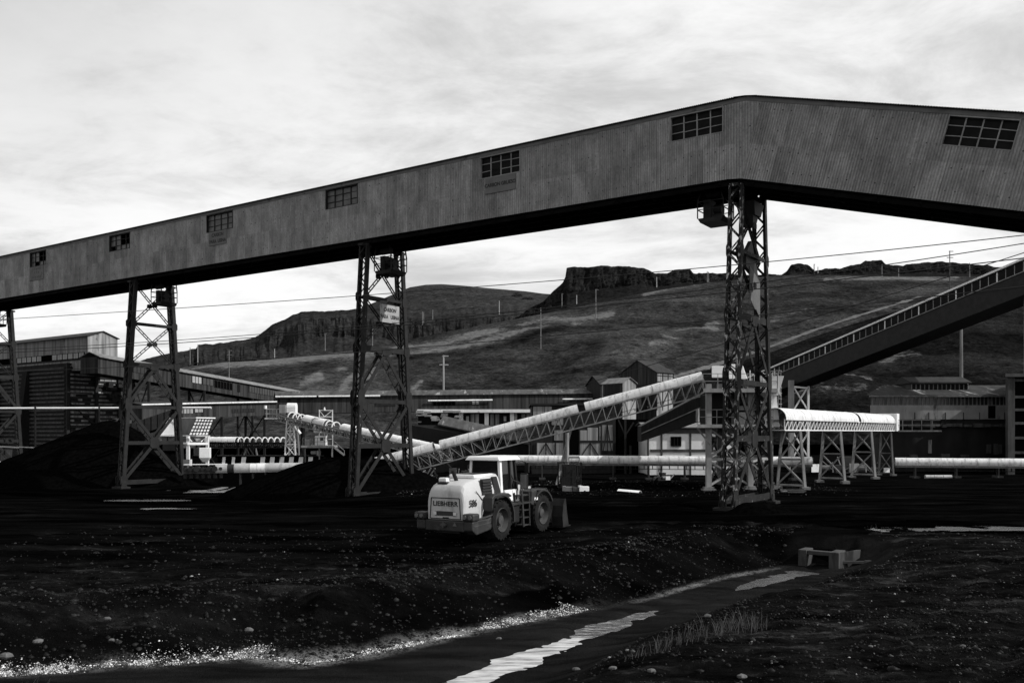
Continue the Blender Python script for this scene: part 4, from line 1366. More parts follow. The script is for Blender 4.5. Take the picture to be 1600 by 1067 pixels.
mb.build('pulley', M['white_steel'], root)
# flights of steps
for (x0, zz0, x1, zz1, yy) in ((cols['b'].x + .2, z1, cols['c'].x + .2, z2, 72.4), (cols['c'].x - .2, 0.2, cols['b'].x + .1, zm, 76.5), (cols['b'].x + .1, zm, cols['c'].x - .2, z1, 77.5)):
    mb = MB()
    for k in (-.4, .4):
        mb.beam((x0, yy + k, zz0), (x1, yy + k, zz1), .06, .2)
        mb.beam((x0, yy + k, zz0 + 1), (x1, yy + k, zz1 + 1), .05, .05)
    for i in range(12):
        k = (i + .5) / 12
        c = V((x0 + (x1 - x0) * k, yy, zz0 + (zz1 - zz0) * k))
        mb.box((c.x - .12, c.y - .38, c.z - .02), (c.x + .12, c.y + .38, c.z + .01))
        mb.beam(c + V((0, -.4, 0)), c + V((0, -.4, 1)), .035, .035)
    mb.build('stair', M['mid_steel'], root)
# caged ladder
mb = MB()
lx, ly = P(1212, 0, 73).x, 73.0
zl0, zl1 = z1 + .4, deckz(580, 73)
for k in (-.22, .22):
    mb.beam((lx + k, ly, zl0), (lx + k, ly, zl1), .05, .05)
nn = 16
for i in range(nn):
    z = zl0 + (zl1 - zl0) * (i + .5) / nn
    mb.beam((lx - .22, ly, z), (lx + .22, ly, z), .03, .03)
for i in range(8):
    z = zl0 + .8 + (zl1 - zl0 - .8) * i / 7
    pts = [(lx + .42 * math.cos(R(a)), ly - .05 - .75 * abs(math.sin(R(a))), z) for a in range(0, 181, 30)]
    mb.path(pts, .025, 4)
for a in (0, 60, 120, 180):
    mb.beam((lx + .42 * math.cos(R(a)), ly - .05 - .75 * abs(math.sin(R(a))), zl0 + .8), (lx + .42 * math.cos(R(a)), ly - .05 - .75 * abs(math.sin(R(a))), zl1), .03, .03)
mb.build('caged_ladder', M['mid_steel'], root)
mb = MB()
for i in range(6):
    x = P(1172 + i * 7, 0, 74).x
    mb.beam((x, 74, z2), (x, 74, z2 + 1.7 - .2 * (i % 2)), .06, .06)
mb.beam((P(1172, 0, 74).x, 74, z2 + 1.4), (P(1207, 0, 74).x, 74, z2 + 1.4), .06, .06)
mb.beam((P(1172, 0, 74).x, 74, z2 + .7), (P(1207, 0, 74).x, 74, z2 + .7), .06, .06)
mb.build('guard', M['white_steel'], root)

# --- far conveyor on white hoods running to the right (outgoing)
p, q = P(1211, 656, 70), P(1386, 661.5, 97)
q.z = p.z
root = thing('elevated_conveyor', 'short raised conveyor with rounded bright hoods on braced trestles', 'conveyor', tuple(P(1300, 747, 84)))
d, s, u, L = truss(root, p, q, 1.5, 0.80, 38, M['white_steel'], 0.055, diag='slant', rollers=False)
n = 22
for i in range(n):
    if i == 13:
        hood(root, p + d * (L * (i + .45) / n), p + d * (L * (i + 1) / n), 0.90, M['zinc'], -4, 184, lift=.06)
        continue
    hood(root, p + d * (L * i / n), p + d * (L * (i + 1) / n), 0.90, M['zinc'], -4, 184, lift=.06, rib=(i % 4 == 3))
side = V((0.80, -0.60, 0))
for k, px in enumerate((1236, 1300, 1349)):
    kk = (px - 800) / F
    tt = (kk * p.y - p.x) / (d.x - kk * d.y)
    c = p + d * tt - u * .84
    zf = gzs(c.x, c.y)
    r2 = thing('trestle', ['grey trestle under the hooded conveyor, beside the transfer tower', 'grey trestle in the middle under the hooded conveyor', 'grey trestle under the hooded conveyor, next to its boxed end'][k], 'trestle', (c.x, c.y, zf), 'braced trestles under the hooded conveyor')
    aframe(r2, tuple(c), side, c.z - zf - .1, 1.5, 2.3, M['mid_steel'], (0.02, .45, .93) if k else (.02, .5, .95), .2)
r2 = thing('trestle', 'narrow dark end trestle under the boxed end of the hooded conveyor', 'trestle', (q.x, q.y, 0), 'braced trestles under the hooded conveyor')
aframe(r2, tuple(q - u * .84 - d * .4), side, q.z - .88 - gzs(q.x, q.y), 1.0, 1.5, M['grey_steel'], (.02, .5, .95), .16)
mb = MB(); mb.beam(q + u * .1, q + d * 1.1 + u * .1, 2.0, 1.9, up=tuple(u)); mb.build('end_box', M['white_steel'], root, bevel=.03)
e0 = q + d * 1.1 - u * .75
mb = MB(); mb.box((e0.x - .6, e0.y - 1, e0.z - .15), (e0.x + 5.2, e0.y + 1, e0.z)); mb.build('deck', M['grey_steel'], root)
railing(root, [(e0.x, e0.y - .95, e0.z), (e0.x + 5.1, e0.y - .95, e0.z), (e0.x + 5.1, e0.y + .9, e0.z)], 1.1, M['grey_steel'], 1.0, .05)
mb = MB(); mb.arch(q + d * 1.08, q + d * 1.16, 1.02, -4, 184, 14, .3); mb.build('dark_mouth', M['black_steel'], root)

# --- low covered conveyors along the ground
def low_conveyor(pa, pb, r, n, label, mat, first=0):
    d, s, u = axes(pa, pb)
    L = (pb - pa).length
    g = V((pa.x, pa.y, 0.0))
    root = thing('covered_conveyor', label, 'conveyor', tuple(g), 'low covered belt conveyors on the ground')
    for i in range(n):
        hood(root, pa + d * (L * i / n), pa + d * (L * (i + 1) / n), r, mat, -38, 218)
    mb = MB()
    for k in (-1, 1):
        mb.beam(pa + s * r * .75 * k - u * r * .72, pb + s * r * .75 * k - u * r * .72, .08, .22, up=tuple(u))
    mb.build('frame_rail', M['grey_steel'], root)
    mb = MB(); mb.beam(pa - u * r * .35, pb - u * r * .35, r * 1.3, .04, up=tuple(u)); mb.build('belt', M['belt'], root)
    m_ = int(L / 3.2)
    for i in range(m_):
        c = pa + d * (L * (i + .5) / m_)
        zf = gzs(c.x, c.y)
        mb = MB()
        for k in (-1, 1):
            mb.beam((c.x + s.x * r * .7 * k, c.y + s.y * r * .7 * k, c.z - r * .75), (c.x + s.x * r * .8 * k, c.y + s.y * r * .8 * k, zf), .1, .1)
        mb.box((c.x - .3, c.y - r * 1.1, zf - .2), (c.x + .3, c.y + r * 1.1, zf + .18))
        mb.build('support', M['concrete_dark'], root)
    # idler brackets
    mb = MB()
    m2 = int(L / .8)
    for i in range(m2):
        c = pa + d * (L * (i + .5) / m2)
        mb.beam(c - s * r * .75 - u * r * .8, c - s * r * .6 - u * (r * .8 + .42), .07, .07)
    mb.beam(pa - s * r * .6 - u * (r * .8 + .42), pb - s * r * .6 - u * (r * .8 + .42), .05, .06)
    mb.build('idler', M['steel'], root)
    return root
low_conveyor(P(765, 718.5, 88), P(1268, 721.5, 86), 0.49, 32, 'long low covered conveyor gleaming along the plant behind the wheel loader', M['zinc'])
low_conveyor(P(1398, 722.5, 92), P(1660, 724.5, 88), 0.50, 14, 'low dull covered conveyor in front of the soot-black building', M['zinc'])
# big pipe and its coupling at the left
pa, pb = P(366, 731.5, 86), P(560, 729, 88)
root = thing('covered_conveyor', 'thick grey covered conveyor running behind the small coal pile', 'conveyor', (pa.x, pa.y, -.8), 'low covered belt conveyors on the ground')
d, s, u = axes(pa, pb); L = (pb - pa).length
for i in range(8):
    hood(root, pa + d * (L * i / 8), pa + d * (L * (i + 1) / 8), .47, M['zinc'] if i == 1 else M['zinc_dull'], -60, 240)
mb = MB(); mb.tube(pa - d * .6, pa - d * .02, .40, n=16); mb.build('dark_mouth', M['black_steel'], root)
mb = MB(); mb.tube(pa - d * 1.7, pa - d * .62, .44, n=16); mb.build('end_drum', M['zinc_dull'], root)
mb = MB(); mb.beam(pa - d * 4.6 + u * .42, pa - d * .7 + u * .42, .5, .07, up=tuple(u)); mb.build('cover_strip', M['white_steel'], root)
mb = MB()
for i in range(7):
    c = pa - d * (4.5 - i * .55)
    mb.tube(c - s * .5, c + s * .5, .16 + .06 * (i % 3), n=10)
    mb.beam(c + u * .3, c - u * .9, .1, .3)
mb.beam(pa - d * 4.6 - u * .2, pa - d * 1.7 - u * .2, .8, .5, up=tuple(u))
mb.build('drive_gear', M['black_steel'], root)
mb = MB()
for i in range(10):
    c = pa + d * (L * (i + .5) / 10)
    mb.beam(c - u * .4, V((c.x, c.y, -1.1)), .5, .12)
mb.build('support', M['black_steel'], root)

# --- stacker conveyor at the left
p, q = P(437, 648, 97), P(700, 708, 82)
root = thing('stacker_conveyor', 'white inclined conveyor with open hoops and a railed head, falling behind the sign-bearing tower', 'conveyor', tuple(P(455, 713, 96)))
d, s, u, L = truss(root, p, q, 1.2, 0.62, 46, M['mid_steel'], 0.06)
def hoop(c, r, mat=M['white_steel']):
    mb = MB(); mb.arch(c - d * .06, c + d * .06, r, 0, 180, 12, .09); mb.build('hoop', mat, root)
for k in (0.085, .118, .15, .333, .372):
    hoop(p + d * L * k, .62)
for k0, k1 in ((.18, .245), (.25, .32)):
    hood(root, p + d * L * k0, p + d * L * k1, .64, M['zinc_bright'], -5, 185)
n = 12
for i in range(n):
    k0 = .42 + .57 * i / n
    hood(root, p + d * L * k0, p + d * L * (k0 + .57 / n), .60, M['zinc_bright'], -5, 185)
hx = p - d * 0.2
mb = MB(); mb.box((hx.x - 1.3, hx.y - .8, hx.z - .5), (hx.x + .6, hx.y + .8, hx.z - .38)); mb.build('head_deck', M['white_steel'], root)
railing(root, [(hx.x - 1.3, hx.y - .8, hx.z - .4), (hx.x + .5, hx.y - .8, hx.z - .4)], 1.0, M['mid_steel'], .8, .05)
railing(root, [(hx.x - 1.3, hx.y - .8, hx.z - .4), (hx.x - 1.3, hx.y + .8, hx.z - .4), (hx.x + .5, hx.y + .8, hx.z - .4)], 1.0, M['mid_steel'], .8, .05)
mb = MB(); mb.tube((hx.x - 1.2, hx.y - .8, hx.z + .6), (hx.x - 1.2, hx.y - .8, hx.z + .95), .16, n=10); mb.build('lamp', M['white_steel'], root)
c = P(449, 638, 96.6)
mb = MB(); mb.box((c.x - .75, c.y - .6, c.z - .55), (c.x - .05, c.y + .6, c.z + .35)); mb.build('motor_box', M['mid_steel'], root, bevel=.04)
mb = MB(); mb.tube((c.x + .0, c.y, c.z + .1), (c.x + 1.0, c.y, c.z + .08), .5, n=16); mb.box((c.x, c.y - .49, c.z - .5), (c.x + 1.0, c.y + .49, c.z + .1)); mb.build('head_cover', M['white_steel'], root, bevel=.04)
# braced tower beneath
r2 = thing('trestle', 'pale four-legged trestle under the head of the white inclined conveyor', 'trestle', tuple(P(455, 714, 96)))
for dy in (-.7, .9):
    aframe(r2, (P(456, 657, 96).x, 96 + dy, deckz(657, 96)), (1, 0, 0), deckz(657, 96) - deckz(714, 96), .72, 1.15, M['white_steel'] if dy < 0 else M['mid_steel'], (.0, .28, .65, .98), .13, foot=False)
mb = MB(); mb.beam(P(444, 714, 95.3), P(466, 714, 95.3), .3, .15); mb.build('base_beam', M['white_steel'], r2)
mb = MB(); mb.tube(P(453, 656, 97), P(469, 678, 97), .18, n=8); mb.build('spout', M['white_steel'], r2)

# --- level hooped conveyor
pa, pb = P(324, 691, 101), P(452, 691.5, 98)
root = thing('hooped_conveyor', 'level conveyor half roofed, half open white hoops, leading from the grated hopper', 'conveyor', (pa.x, pa.y, 0))
d, s, u, L = truss(root, pa, pb, 1.2, .55, 20, M['steel'], .06)
for i in range(5):
    hood(root, pa + d * (L * .38 * i / 5), pa + d * (L * .38 * (i + 1) / 5), .62, M['zinc_bright'], -5, 185)
for i in range(8):
    hoop(pa + d * L * (.415 + .073 * i), .62)
for px in (385, 399):
    mb = MB(); mb.beam(P(px, 699, 100), P(px + (3 if px > 390 else -4), 712, 100), .14, .14); mb.build('leg', M['mid_steel'], root)

# --- hopper with a grate
root = thing('loading_hopper', 'white loading hopper with a slanted grated side behind the large coal pile', 'hopper', tuple(P(290, 740, 97)))
def plate(name, pts, mat, th=.08):
    mb = MB(); mb.ext([V(p_) for p_ in pts], V((0, th, 0))); return mb.build(name, mat, root)
plate('side_plate', [P(247, 679, 96), P(276, 679, 96), P(276, 653, 96.6), P(265, 653, 96.6)], M['white_steel'])
plate('back_plate', [P(276, 679, 98), P(298, 679, 98), P(308, 654, 98), P(276, 653, 98)], M['grey_steel'])
g = [P(295, 679.5, 95.5), P(325, 679.5, 97.5), P(334, 654, 97.9), P(307, 653, 95.9)]
mb = MB(); mb.ext([V(x_) for x_ in g], V((-.03, .08, 0))); gp_ = mb.build('grate_plate', M['white_steel'], root)
mb = MB()
for i in range(0, 7):
    k = i / 6
    mb.beam(g[0].lerp(g[1], k) + V((.03, -.06, 0)), g[3].lerp(g[2], k) + V((.03, -.06, 0)), .06, .06)
for j in range(0, 6):
    k = j / 5
    mb.beam(g[0].lerp(g[3], k) + V((.03, -.06, 0)), g[1].lerp(g[2], k) + V((.03, -.06, 0)), .05, .05)
mb.build('grate_bar', M['steel'], gp_)
mb = MB(); mb.beam(P(306, 652.5, 95.8), P(336, 653, 97.9), .14, .12); mb.beam(P(264, 652.6, 96.5), P(306, 652.5, 95.8), .1, .08); mb.beam(P(246, 680, 95.9), P(328, 681, 96.5), .2, .14); mb.build('rim', M['white_steel'], root)
mb = MB()
gl = [P(300, 681, 96.2), P(321, 681, 97.6), P(312, 689, 97.2), P(306, 689, 96.6)]
mb.ext([V(x_) for x_ in gl], V((0, .05, 0)))
mb.build('lower_grate', M['mid_steel'], root)
for px, dep in ((294, 95.6), (324, 97.3), (250, 96), (277, 97)):
    mb = MB(); mb.beam(P(px, 680, dep), V((P(px, 0, dep).x, dep, -1)), .3, .3, up=(0, 1, 0)); mb.build('column', M['white_steel'] if px > 280 else M['grey_steel'], root)
mb = MB(); mb.beam(P(292, 693, 95.4), P(326, 693, 97), .26, .26); mb.beam(P(252, 692, 95.8), P(292, 692.5, 95.4), .2, .16); mb.build('beam', M['white_steel'], root)
mb = MB(); mb.beam(P(293, 682, 95.3), P(300, 690, 95.6), .1, .1); mb.beam(P(323, 682, 96.8), P(314, 690, 96.4), .1, .1); mb.build('brace', M['white_steel'], root)
mb = MB(); mb.box8([P(x, 704, dd) for x, dd in ((254, 95), (274, 95), (274, 97), (254, 97))] + [P(x, 692, dd) for x, dd in ((254, 95), (274, 95), (274, 97), (254, 97))]); mb.build('dark_drive', M['black_steel'], root)
# silo box below
root = thing('dust_box', 'boxy white dust collector with a tapered foot below the grated hopper', 'dust collector', tuple(P(318, 735, 93)))
def T_at(px, py, dep, ang): return frame(P(px, py, dep), R(ang))
mb = MB(T_at(311, 722, 93, -38)); mb.box((-1.0, 0, .65), (0.0, .9, 1.5)); mb.build('shaded_half', M['grey_steel'], root)  # shaded side of the white box, its shade put into grey
mb = MB(T_at(311, 722, 93, 12))
mb.box((0.01, 0, .45), (1.08, 1.0, 1.5)); mb.box8([(.3, .25, 0), (.8, .25, 0), (.8, .75, 0), (.3, .75, 0), (.02, .01, .448), (1.07, .01, .448), (1.07, .99, .448), (.02, .99, .448)])
mb.build('white_half', M['white_steel'], root, bevel=.03)
root = thing('steel_panel', 'grey upright panel with one bright edge beside the foot of a lattice tower', 'panel', tuple(P(295, 740, 91)))
mb = MB(T_at(286, 740, 91, 10)); mb.box((0, 0, 0), (.62, .08, 1.45)); mb.build('plate', M['grey_steel'], root)
mb = MB(T_at(286, 740, 91, 10)); mb.box((.622, -.02, 0), (.82, .3, 1.45)); mb.build('edge', M['white_steel'], root)

# --- operator platform beside the stacker
root = thing('operator_platform', 'steel platform with two white cabins and a stair under the white inclined conveyor', 'platform', tuple(P(500, 712, 92)))
mb = MB(); mb.box((P(472, 0, 92).x, 91.5, deckz(699, 92)), (P(520, 0, 92).x, 94.5, deckz(696, 92))); mb.build('deck', M['mid_steel'], root)
for px in (477, 499, 519):
    for dep in (91.8, 94.2):
        mb = MB(); mb.beam(P(px, 698, dep), (P(px, 0, dep).x, dep, -1), .13, .13, up=(0, 1, 0)); mb.build('leg', M['mid_steel'] if px > 510 else M['grey_steel'], root)
railing(root, [P(473, 696, 91.6), P(519, 696, 91.6)], .8, M['grey_steel'], .7, .04)
def cabin(px0, px1, py0, py1, dep, mat, win, ang=0, w2=1.3):
    c = P(px0, py1, dep); wd = (px1 - px0) / F * dep; h = (py1 - py0) / F * dep
    T = frame(c, R(ang))
    mb = MB(T); mb.box((0, 0, 0), (wd, w2, h)); b_ = mb.build('cabin', mat, root, bevel=.03)
    if win:
        mb = MB(T); mb.box((wd * win[0], -.02, h * win[1]), (wd * win[2], .05, h * win[3])); mb.build('window', M['glass'], b_)
cabin(482, 489.8, 660, 675, 93, M['plaster_grey'], None, 0)  # shaded side of the next cabin, painted grey as its own box
cabin(490, 498, 663, 676, 92.6, M['white_steel'], (.5, .55, .95, .85))
cabin(476, 484, 686, 695.5, 92.4, M['mid_steel'], None)  # shaded side of the lower white cabin, its shade painted grey
cabin(492, 507, 681, 695.5, 92.2, M['white_steel'], (.55, .5, .9, .85))
mb = MB()
for px in (499, 507, 511, 519.5):
    mb.beam(P(px, 640 if px < 500 or px > 515 else 660, 92.6), P(px, 696, 92.6), .09, .09)
for y in (641, 651, 663, 676, 686):
    mb.beam(P(499, y, 92.6), P(519.5, y, 92.6), .07, .07)
for x0, y0, x1, y1 in ((499, 641, 507, 651), (507, 651, 519, 641), (499, 663, 511, 676), (511, 663, 519, 676)):
    mb.beam(P(x0, y0, 92.6), P(x1, y1, 92.6), .06, .06)
mb.build('mast_frame', M['white_steel'], root)
mb = MB(); mb.tube(P(507, 641, 92.6), P(507, 636, 92.6), .12, .05, n=8); mb.build('lamp', M['white_steel'], root)
mb = MB()
for dep in (92, 93):
    mb.beam(P(520, 697, dep), P(538, 711, dep), .07, .2)
    mb.beam(P(521, 688, dep), P(538, 704, dep), .05, .05)
    mb.beam(P(538, 711, dep), P(538, 703, dep), .05, .05)
for i in range(9):
    k = (i + .5) / 9
    mb.beam(P(520 + 18 * k, 697 + 14 * k, 92), P(520 + 18 * k, 697 + 14 * k, 93), .22, .03)
mb.build('stair', M['mid_steel'], root)
mb = MB(); mb.tube(P(498, 712, 92), P(498, 704, 92), .22, n=10); mb.tube(P(486, 707, 92.4), P(494, 707, 92.4), .2, n=10); mb.build('pump', M['mid_steel'], root)

# --- striped wall
root = thing('striped_wall', 'low wall with slanted black and white stripes behind the thick grey pipe', 'wall', tuple(P(420, 724, 92)))
x0, x1 = P(340, 0, 92).x, P(505, 0, 92).x
zt_, zb_ = deckz(712.5, 92), -1.0
mb = MB(); mb.box((x0, 92, zb_), (x1, 92.3, zt_)); wl = mb.build('wall', M['hole'], root)
mb = MB()
x = x0 + .4
k = 0
while x < x1 - .8:
    if k % 7 not in (3,):
        wst = .32 if x < P(370, 0, 92).x else .46
        mb.ext([(x, 91.985, 1.0), (x + wst, 91.985, 1.0), (x + wst + .12, 91.985, zt_ - .08), (x + .12, 91.985, zt_ - .08)], (0, .01, 0))
    x += .98; k += 1
mb.build('stripe', M['plaster'], wl)
mb = MB(); mb.box((x0, 91.8, zt_ + .003), (x1, 92.4, zt_ + .1)); mb.build('coping', M['steel'], root)

M['roof_soot'] = grime('soot_roof', 0.015, 0.05, 0.9, (1.6, 0.6, 0.5), rough=0.9, spec=0.1, stain=0.28, stain_scale=0.45, stain_stretch=(3.0, 0.4, 1), stain_at=(0.58, 0.64))

# ------------------------------------------------------------------ buildings
def gable(T, L, W, H, rise, eave=0.25, th=0.08, root=None, mat=None, along='x'):
    """pitched roof over a box L (x) by W (y); ridge along x or y"""
    mb = MB(T)
    if along == 'x':
        a = [(-eave, -eave, H - rise * eave / (W / 2)), (-eave, W / 2, H + rise), (-eave, W + eave, H - rise * eave / (W / 2))]
        v = (L + 2 * eave, 0, 0)
    else:
        a = [(-eave, -eave, H - rise * eave / (L / 2)), (L / 2, -eave, H + rise), (L + eave, -eave, H - rise * eave / (L / 2))]
        v = (0, W + 2 * eave, 0)
    poly = [V(p_) + V((0, 0, 0.01)) for p_ in a] + [V(p_) + V((0, 0, th)) for p_ in a[::-1]]
    # non-convex strip: two quads each side
    for i in (0, 1):
        q_ = [a[i], a[i + 1], tuple(V(a[i + 1]) + V((0, 0, th))), tuple(V(a[i]) + V((0, 0, th)))]
        mb.ext([V(k) + V((0, 0, .01)) for k in q_], v)
    return mb.build('roof', mat, root)
def walls(T, L, W, H, root, mat, rise=0, along='x', name='wall', z0=-1.0):
    mb = MB(T)
    if rise == 0:
        mb.box((0, 0, z0), (L, W, H))
    elif along == 'x':
        mb.ext([(0, 0, z0), (0, W, z0), (0, W, H), (0, W / 2, H + rise), (0, 0, H)], (L, 0, 0))
    else:
        mb.ext([(0, 0, z0), (L, 0, z0), (L, 0, H), (L / 2, 0, H + rise), (0, 0, H)], (0, W, 0))
    return mb.build(name, mat, root)

# --- coal bunker with its head house
BA = math.atan2(NB.y, NB.x)                     # local x runs along NB, local y away along U
c = P(104, 0, 118); c.z = 0
root = thing('coal_bunker', 'tall timber-ribbed coal bunker with a gabled head house, towering behind the first coal pile', 'bunker', tuple(c))
T = Matrix.Translation(c) @ Matrix(((NB.x, U.x, 0, 0), (NB.y, U.y, 0, 0), (0, 0, 1, 0), (0, 0, 0, 1)))
BH = deckz(567, 118)
mb = MB(T); mb.box((0, 0, 2.2), (7.6, 60, BH)); wl = mb.build('wall', M['clad_dark'], root)
mb = MB(T); mb.box((-.12, -.12, -1), (7.7, 60, 2.197)); mb.build('concrete_base', M['concrete'], root)
mb = MB(T)
n = 20
for i in range(n):
    z = 2.4 + (BH - 2.6) * i / n
    mb.box((-.16, .4, z), (-.003, 60, z + .24))
mb.build('rib', M['timber'], wl)
mb = MB(T)
for i in range(n):
    z = 2.4 + (BH - 2.6) * i / n
    mb.box((.45, -.18, z), (7.4, -.003, z + (.24 if i % 5 else .34)))
mb.build('rib', M['black_steel'], wl)
mb = MB(T)
rr = random.Random(8)
for i in range(n):
    z = 2.4 + (BH - 2.6) * i / n
    x = .5
    while x < 7.2:
        dx_ = rr.uniform(.5, 1.0)
        if rr.random() < (.85 if i < 10 else .75):
            mb.box((x, -.06, z + .27), (min(7.3, x + dx_), -.004, z + .55 + rr.uniform(-.05, .03)))
        x += dx_ + .06
mb.build('board_infill', M['clad_grey'], wl)
mb = MB(T)
for y in (9, 17, 25, 33, 41):
    mb.ext([(-2.2, y, -1), (-.1, y, -1), (-.1, y, BH - .8), (-.5, y, BH - .8)], (0, 1.2, 0))
mb.build('buttress', M['soot_wall'], root)
mb = MB(T)
for x in (.0, 4.0, 7.3):
    mb.box((x - .18, -.42, -1), (x + .22, -.2, BH))
for x0, x1 in ((.2, 3.8),):
    mb.beam((x0, -.3, 8.5), (x1, -.3, 5.5), .16, .12); mb.beam((x0, -.3, 2.4), (x1, -.3, 5.0), .16, .12); mb.beam((x0, -.3, 1.8), (x1, -.3, -.6), .16, .12)
for i in range(6):
    mb.beam((.3 + i * .65, -.3, BH - .2), (.9 + i * .65, -.3, BH - .9), .06, .06)
mb.build('frame_post', M['steel'], root)
mb = MB(T)
for z0_, z1_ in ((4.6, 6.8), (4.6, 2.4)):
    mb.beam((4.6, -.9, z0_), (7.3, -.9, z1_), .14, .12)
for i in range(8):
    mb.box((6.2, -.95, 2.0 + i * .62), (7.4, -.5, 2.16 + i * .62))
mb.box((7.3, -1.0, .8), (7.65, -.6, 7.0))
mb.build('scaffold', M['mid_steel'], root)
mb = MB(T)
for i in range(14):
    x, z = rr.uniform(5.0, 7.2), rr.uniform(7.4, 11.2)
    mb.box((x, -1.2, z), (x + rr.uniform(.3, 1.0), -.4, z + rr.uniform(.15, .6)))
mb.build('machinery', M['steel'], root)
# head house
hc = P(137, 0, 116.5); hc.z = 0
T2 = Matrix.Translation(hc) @ Matrix(((NB.x, U.x, 0, 0), (NB.y, U.y, 0, 0), (0, 0, 1, 0), (0, 0, 0, 1)))
HE = deckz(525, 116.5)
hh = [thing('head_house', 'corrugated gabled head house with a broken window strip on top of the coal bunker', 'building', tuple(hc + UP * BH))][0]
mb = MB(T2); mb.ext([(0, 0, BH - 1.0), (4.2, 0, BH - 1.0), (4.2, 0, HE), (2.1, 0, HE + .75), (0, 0, HE)], (0, 50, 0)); wl = mb.build('wall', M['clad_grey'], hh)
gable(T2, 4.2, 50, HE, .75, .2, .09, hh, M['roof_dark'], 'y')
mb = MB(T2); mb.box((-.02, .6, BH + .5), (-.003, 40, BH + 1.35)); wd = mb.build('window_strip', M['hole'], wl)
mb = MB(T2)
rr = random.Random(4)
for i in range(26):
    y = .9 + i * 1.3
    if rr.random() < .62 and i < 13 or rr.random() < .1:
        mb.box((-.05, y, BH + .6), (-.022, y + .5, BH + 1.28)); mb.box((-.05, y + .58, BH + .6), (-.022, y + 1.05, BH + 1.28))
mb.build('pane', M['zinc_dull'], wd)
mb = MB(T2); mb.box((-.06, 0, BH + .32), (-.004, 45, BH + .48)); mb.build('sill', M['steel'], wl)

# --- enclosed walkway falling from the bunker to the long gallery
def shed_gallery(name, label, cat, p, q, w, h, wallmat, roofmat, pitch=.55, over=.25, wins=(), posts=(), postmat='steel', group=None):
    p, q = V(p), V(q)                            # p, q: lower near edge of the wall
    d = (q - p).normalized()
    s = UP.cross(V((d.x, d.y, 0)).normalized())  # towards the left of travel
    if s.y < 0: s = -s
    root = thing(name, label, cat, (p.x, p.y, 0), group)
    mb = MB()
    mb.box8([p, q, q + s * w, p + s * w, p + UP * h, q + UP * h, q + s * w + UP * h, p + s * w + UP * h])
    wl = mb.build('wall', wallmat, root)
    mb = MB()
    a0, a1, a2 = -s * over + UP * (h - .05), s * (w / 2) + UP * (h + pitch), s * (w + over) + UP * (h - .05)
    for e0, e1 in ((a0, a1), (a1, a2)):
        mb.box8([p + e0, q + e0, q + e1, p + e1, p + e0 + UP * .09, q + e0 + UP * .09, q + e1 + UP * .09, p + e1 + UP * .09])
    mb.build('roof', roofmat, root)
    L = (q - p).length
    for (k0, k1, z0, z1, mt) in wins:
        a, b_ = p + (q - p) * k0, p + (q - p) * k1
        mb = MB()
        mb.box8([a + UP * z0 - s * .05, b_ + UP * z0 - s * .05, b_ + UP * z0 - s * .003, a + UP * z0 - s * .003, a + UP * z1 - s * .05, b_ + UP * z1 - s * .05, b_ + UP * z1 - s * .003, a + UP * z1 - s * .003])
        n = max(2, int((b_ - a).length / .55))
        wn_ = mb.build('window', mt, wl)
        mb = MB()
        for i in range(n + 1):
            c = a + (b_ - a) * i / n
            mb.beam(c + UP * z0 - s * .07, c + UP * z1 - s * .07, .07, .04, up=tuple(s))
        mb.build('mullion', M['steel'], wn_)
    for k, yb in posts:
        for sd_ in (0.15, w - .15):
            c = p + (q - p) * k + s * sd_
            mb = MB(); mb.beam(c, (c.x, c.y, yb), .3, .3, up=(0, 1, 0)); mb.build('post', M[postmat], root)
        c0, c1 = p + (q - p) * k + s * .15, p + (q - p) * k + s * (w - .15)
        z = c0.z
        mb = MB()
        for f0, f1 in ((0, .5), (.5, 1)):
            za, zb_ = z + (yb - z) * f0, z + (yb - z) * f1
            mb.beam((c0.x, c0.y, za), (c1.x, c1.y, zb_), .12, .12); mb.beam((c1.x, c1.y + .1, za), (c0.x, c0.y + .1, zb_), .12, .12)
        mb.build('cross_brace', M[postmat], root)
    return root, wl, d, s
A0, A1 = P(153, 583, 112), P(505, 640, 152)
shed_gallery('walkway_gallery', 'sloping covered walkway with a pale sheet roof running down from the coal bunker', 'gallery', A0, A1, 3.2, 2.05, M['clad'], M['roof_light'], .62, .3,
             ((.12, .20, .9, 1.7, M['glass']), (.345, .385, .85, 1.75, M['zinc_dull']), (.39, .435, .85, 1.75, M['plaster_grey']), (.44, .52, .7, 1.7, M['hole']), (.545, .555, .6, 1.7, M['glass_grey']), (.60, .74, .85, 1.75, M['plaster_grey'])), ((.18, -1), (.40, 0), (.62, 0)))
# --- long dark gallery on posts, two stretches
E0, E1 = P(222, 656, 104), P(432, 648, 128)
shed_gallery('timber_gallery', 'dark timber-clad conveyor gallery with a metal eave strip behind the stacker conveyor', 'gallery', E0, E1, 3.5, 1.72, M['clad'], M['roof_dark'], .25, .3, ((.24, .33, .6, 1.3, M['clad_grey']), (.34, .4, .7, 1.4, M['clad_grey']), (.62, .8, .5, 1.0, M['clad_dark'])), ((.1, -1), (.55, -1), (.9, -1)), 'black_steel')
E2, E3 = P(430, 646.5, 128.5), P(1002, 638, 146)
rt, wl, d, s = shed_gallery('timber_gallery', 'longest dark timber-clad conveyor gallery stretching above the stacker and the pillared building', 'gallery', E2, E3, 4.2, 2.5, M['clad'], M['roof'], .75, .35,
             ((.25, .30, .9, 1.9, M['clad_dark']), (.40, .46, .9, 1.9, M['hole']), (.505, .525, 1.0, 1.8, M['clad_grey']), (.93, .97, .9, 1.8, M['clad_dark'])), tuple((k, 0) for k in (.07, .2, .33, .45, .58, .7, .83, .96)), 'black_steel')
mb = MB()
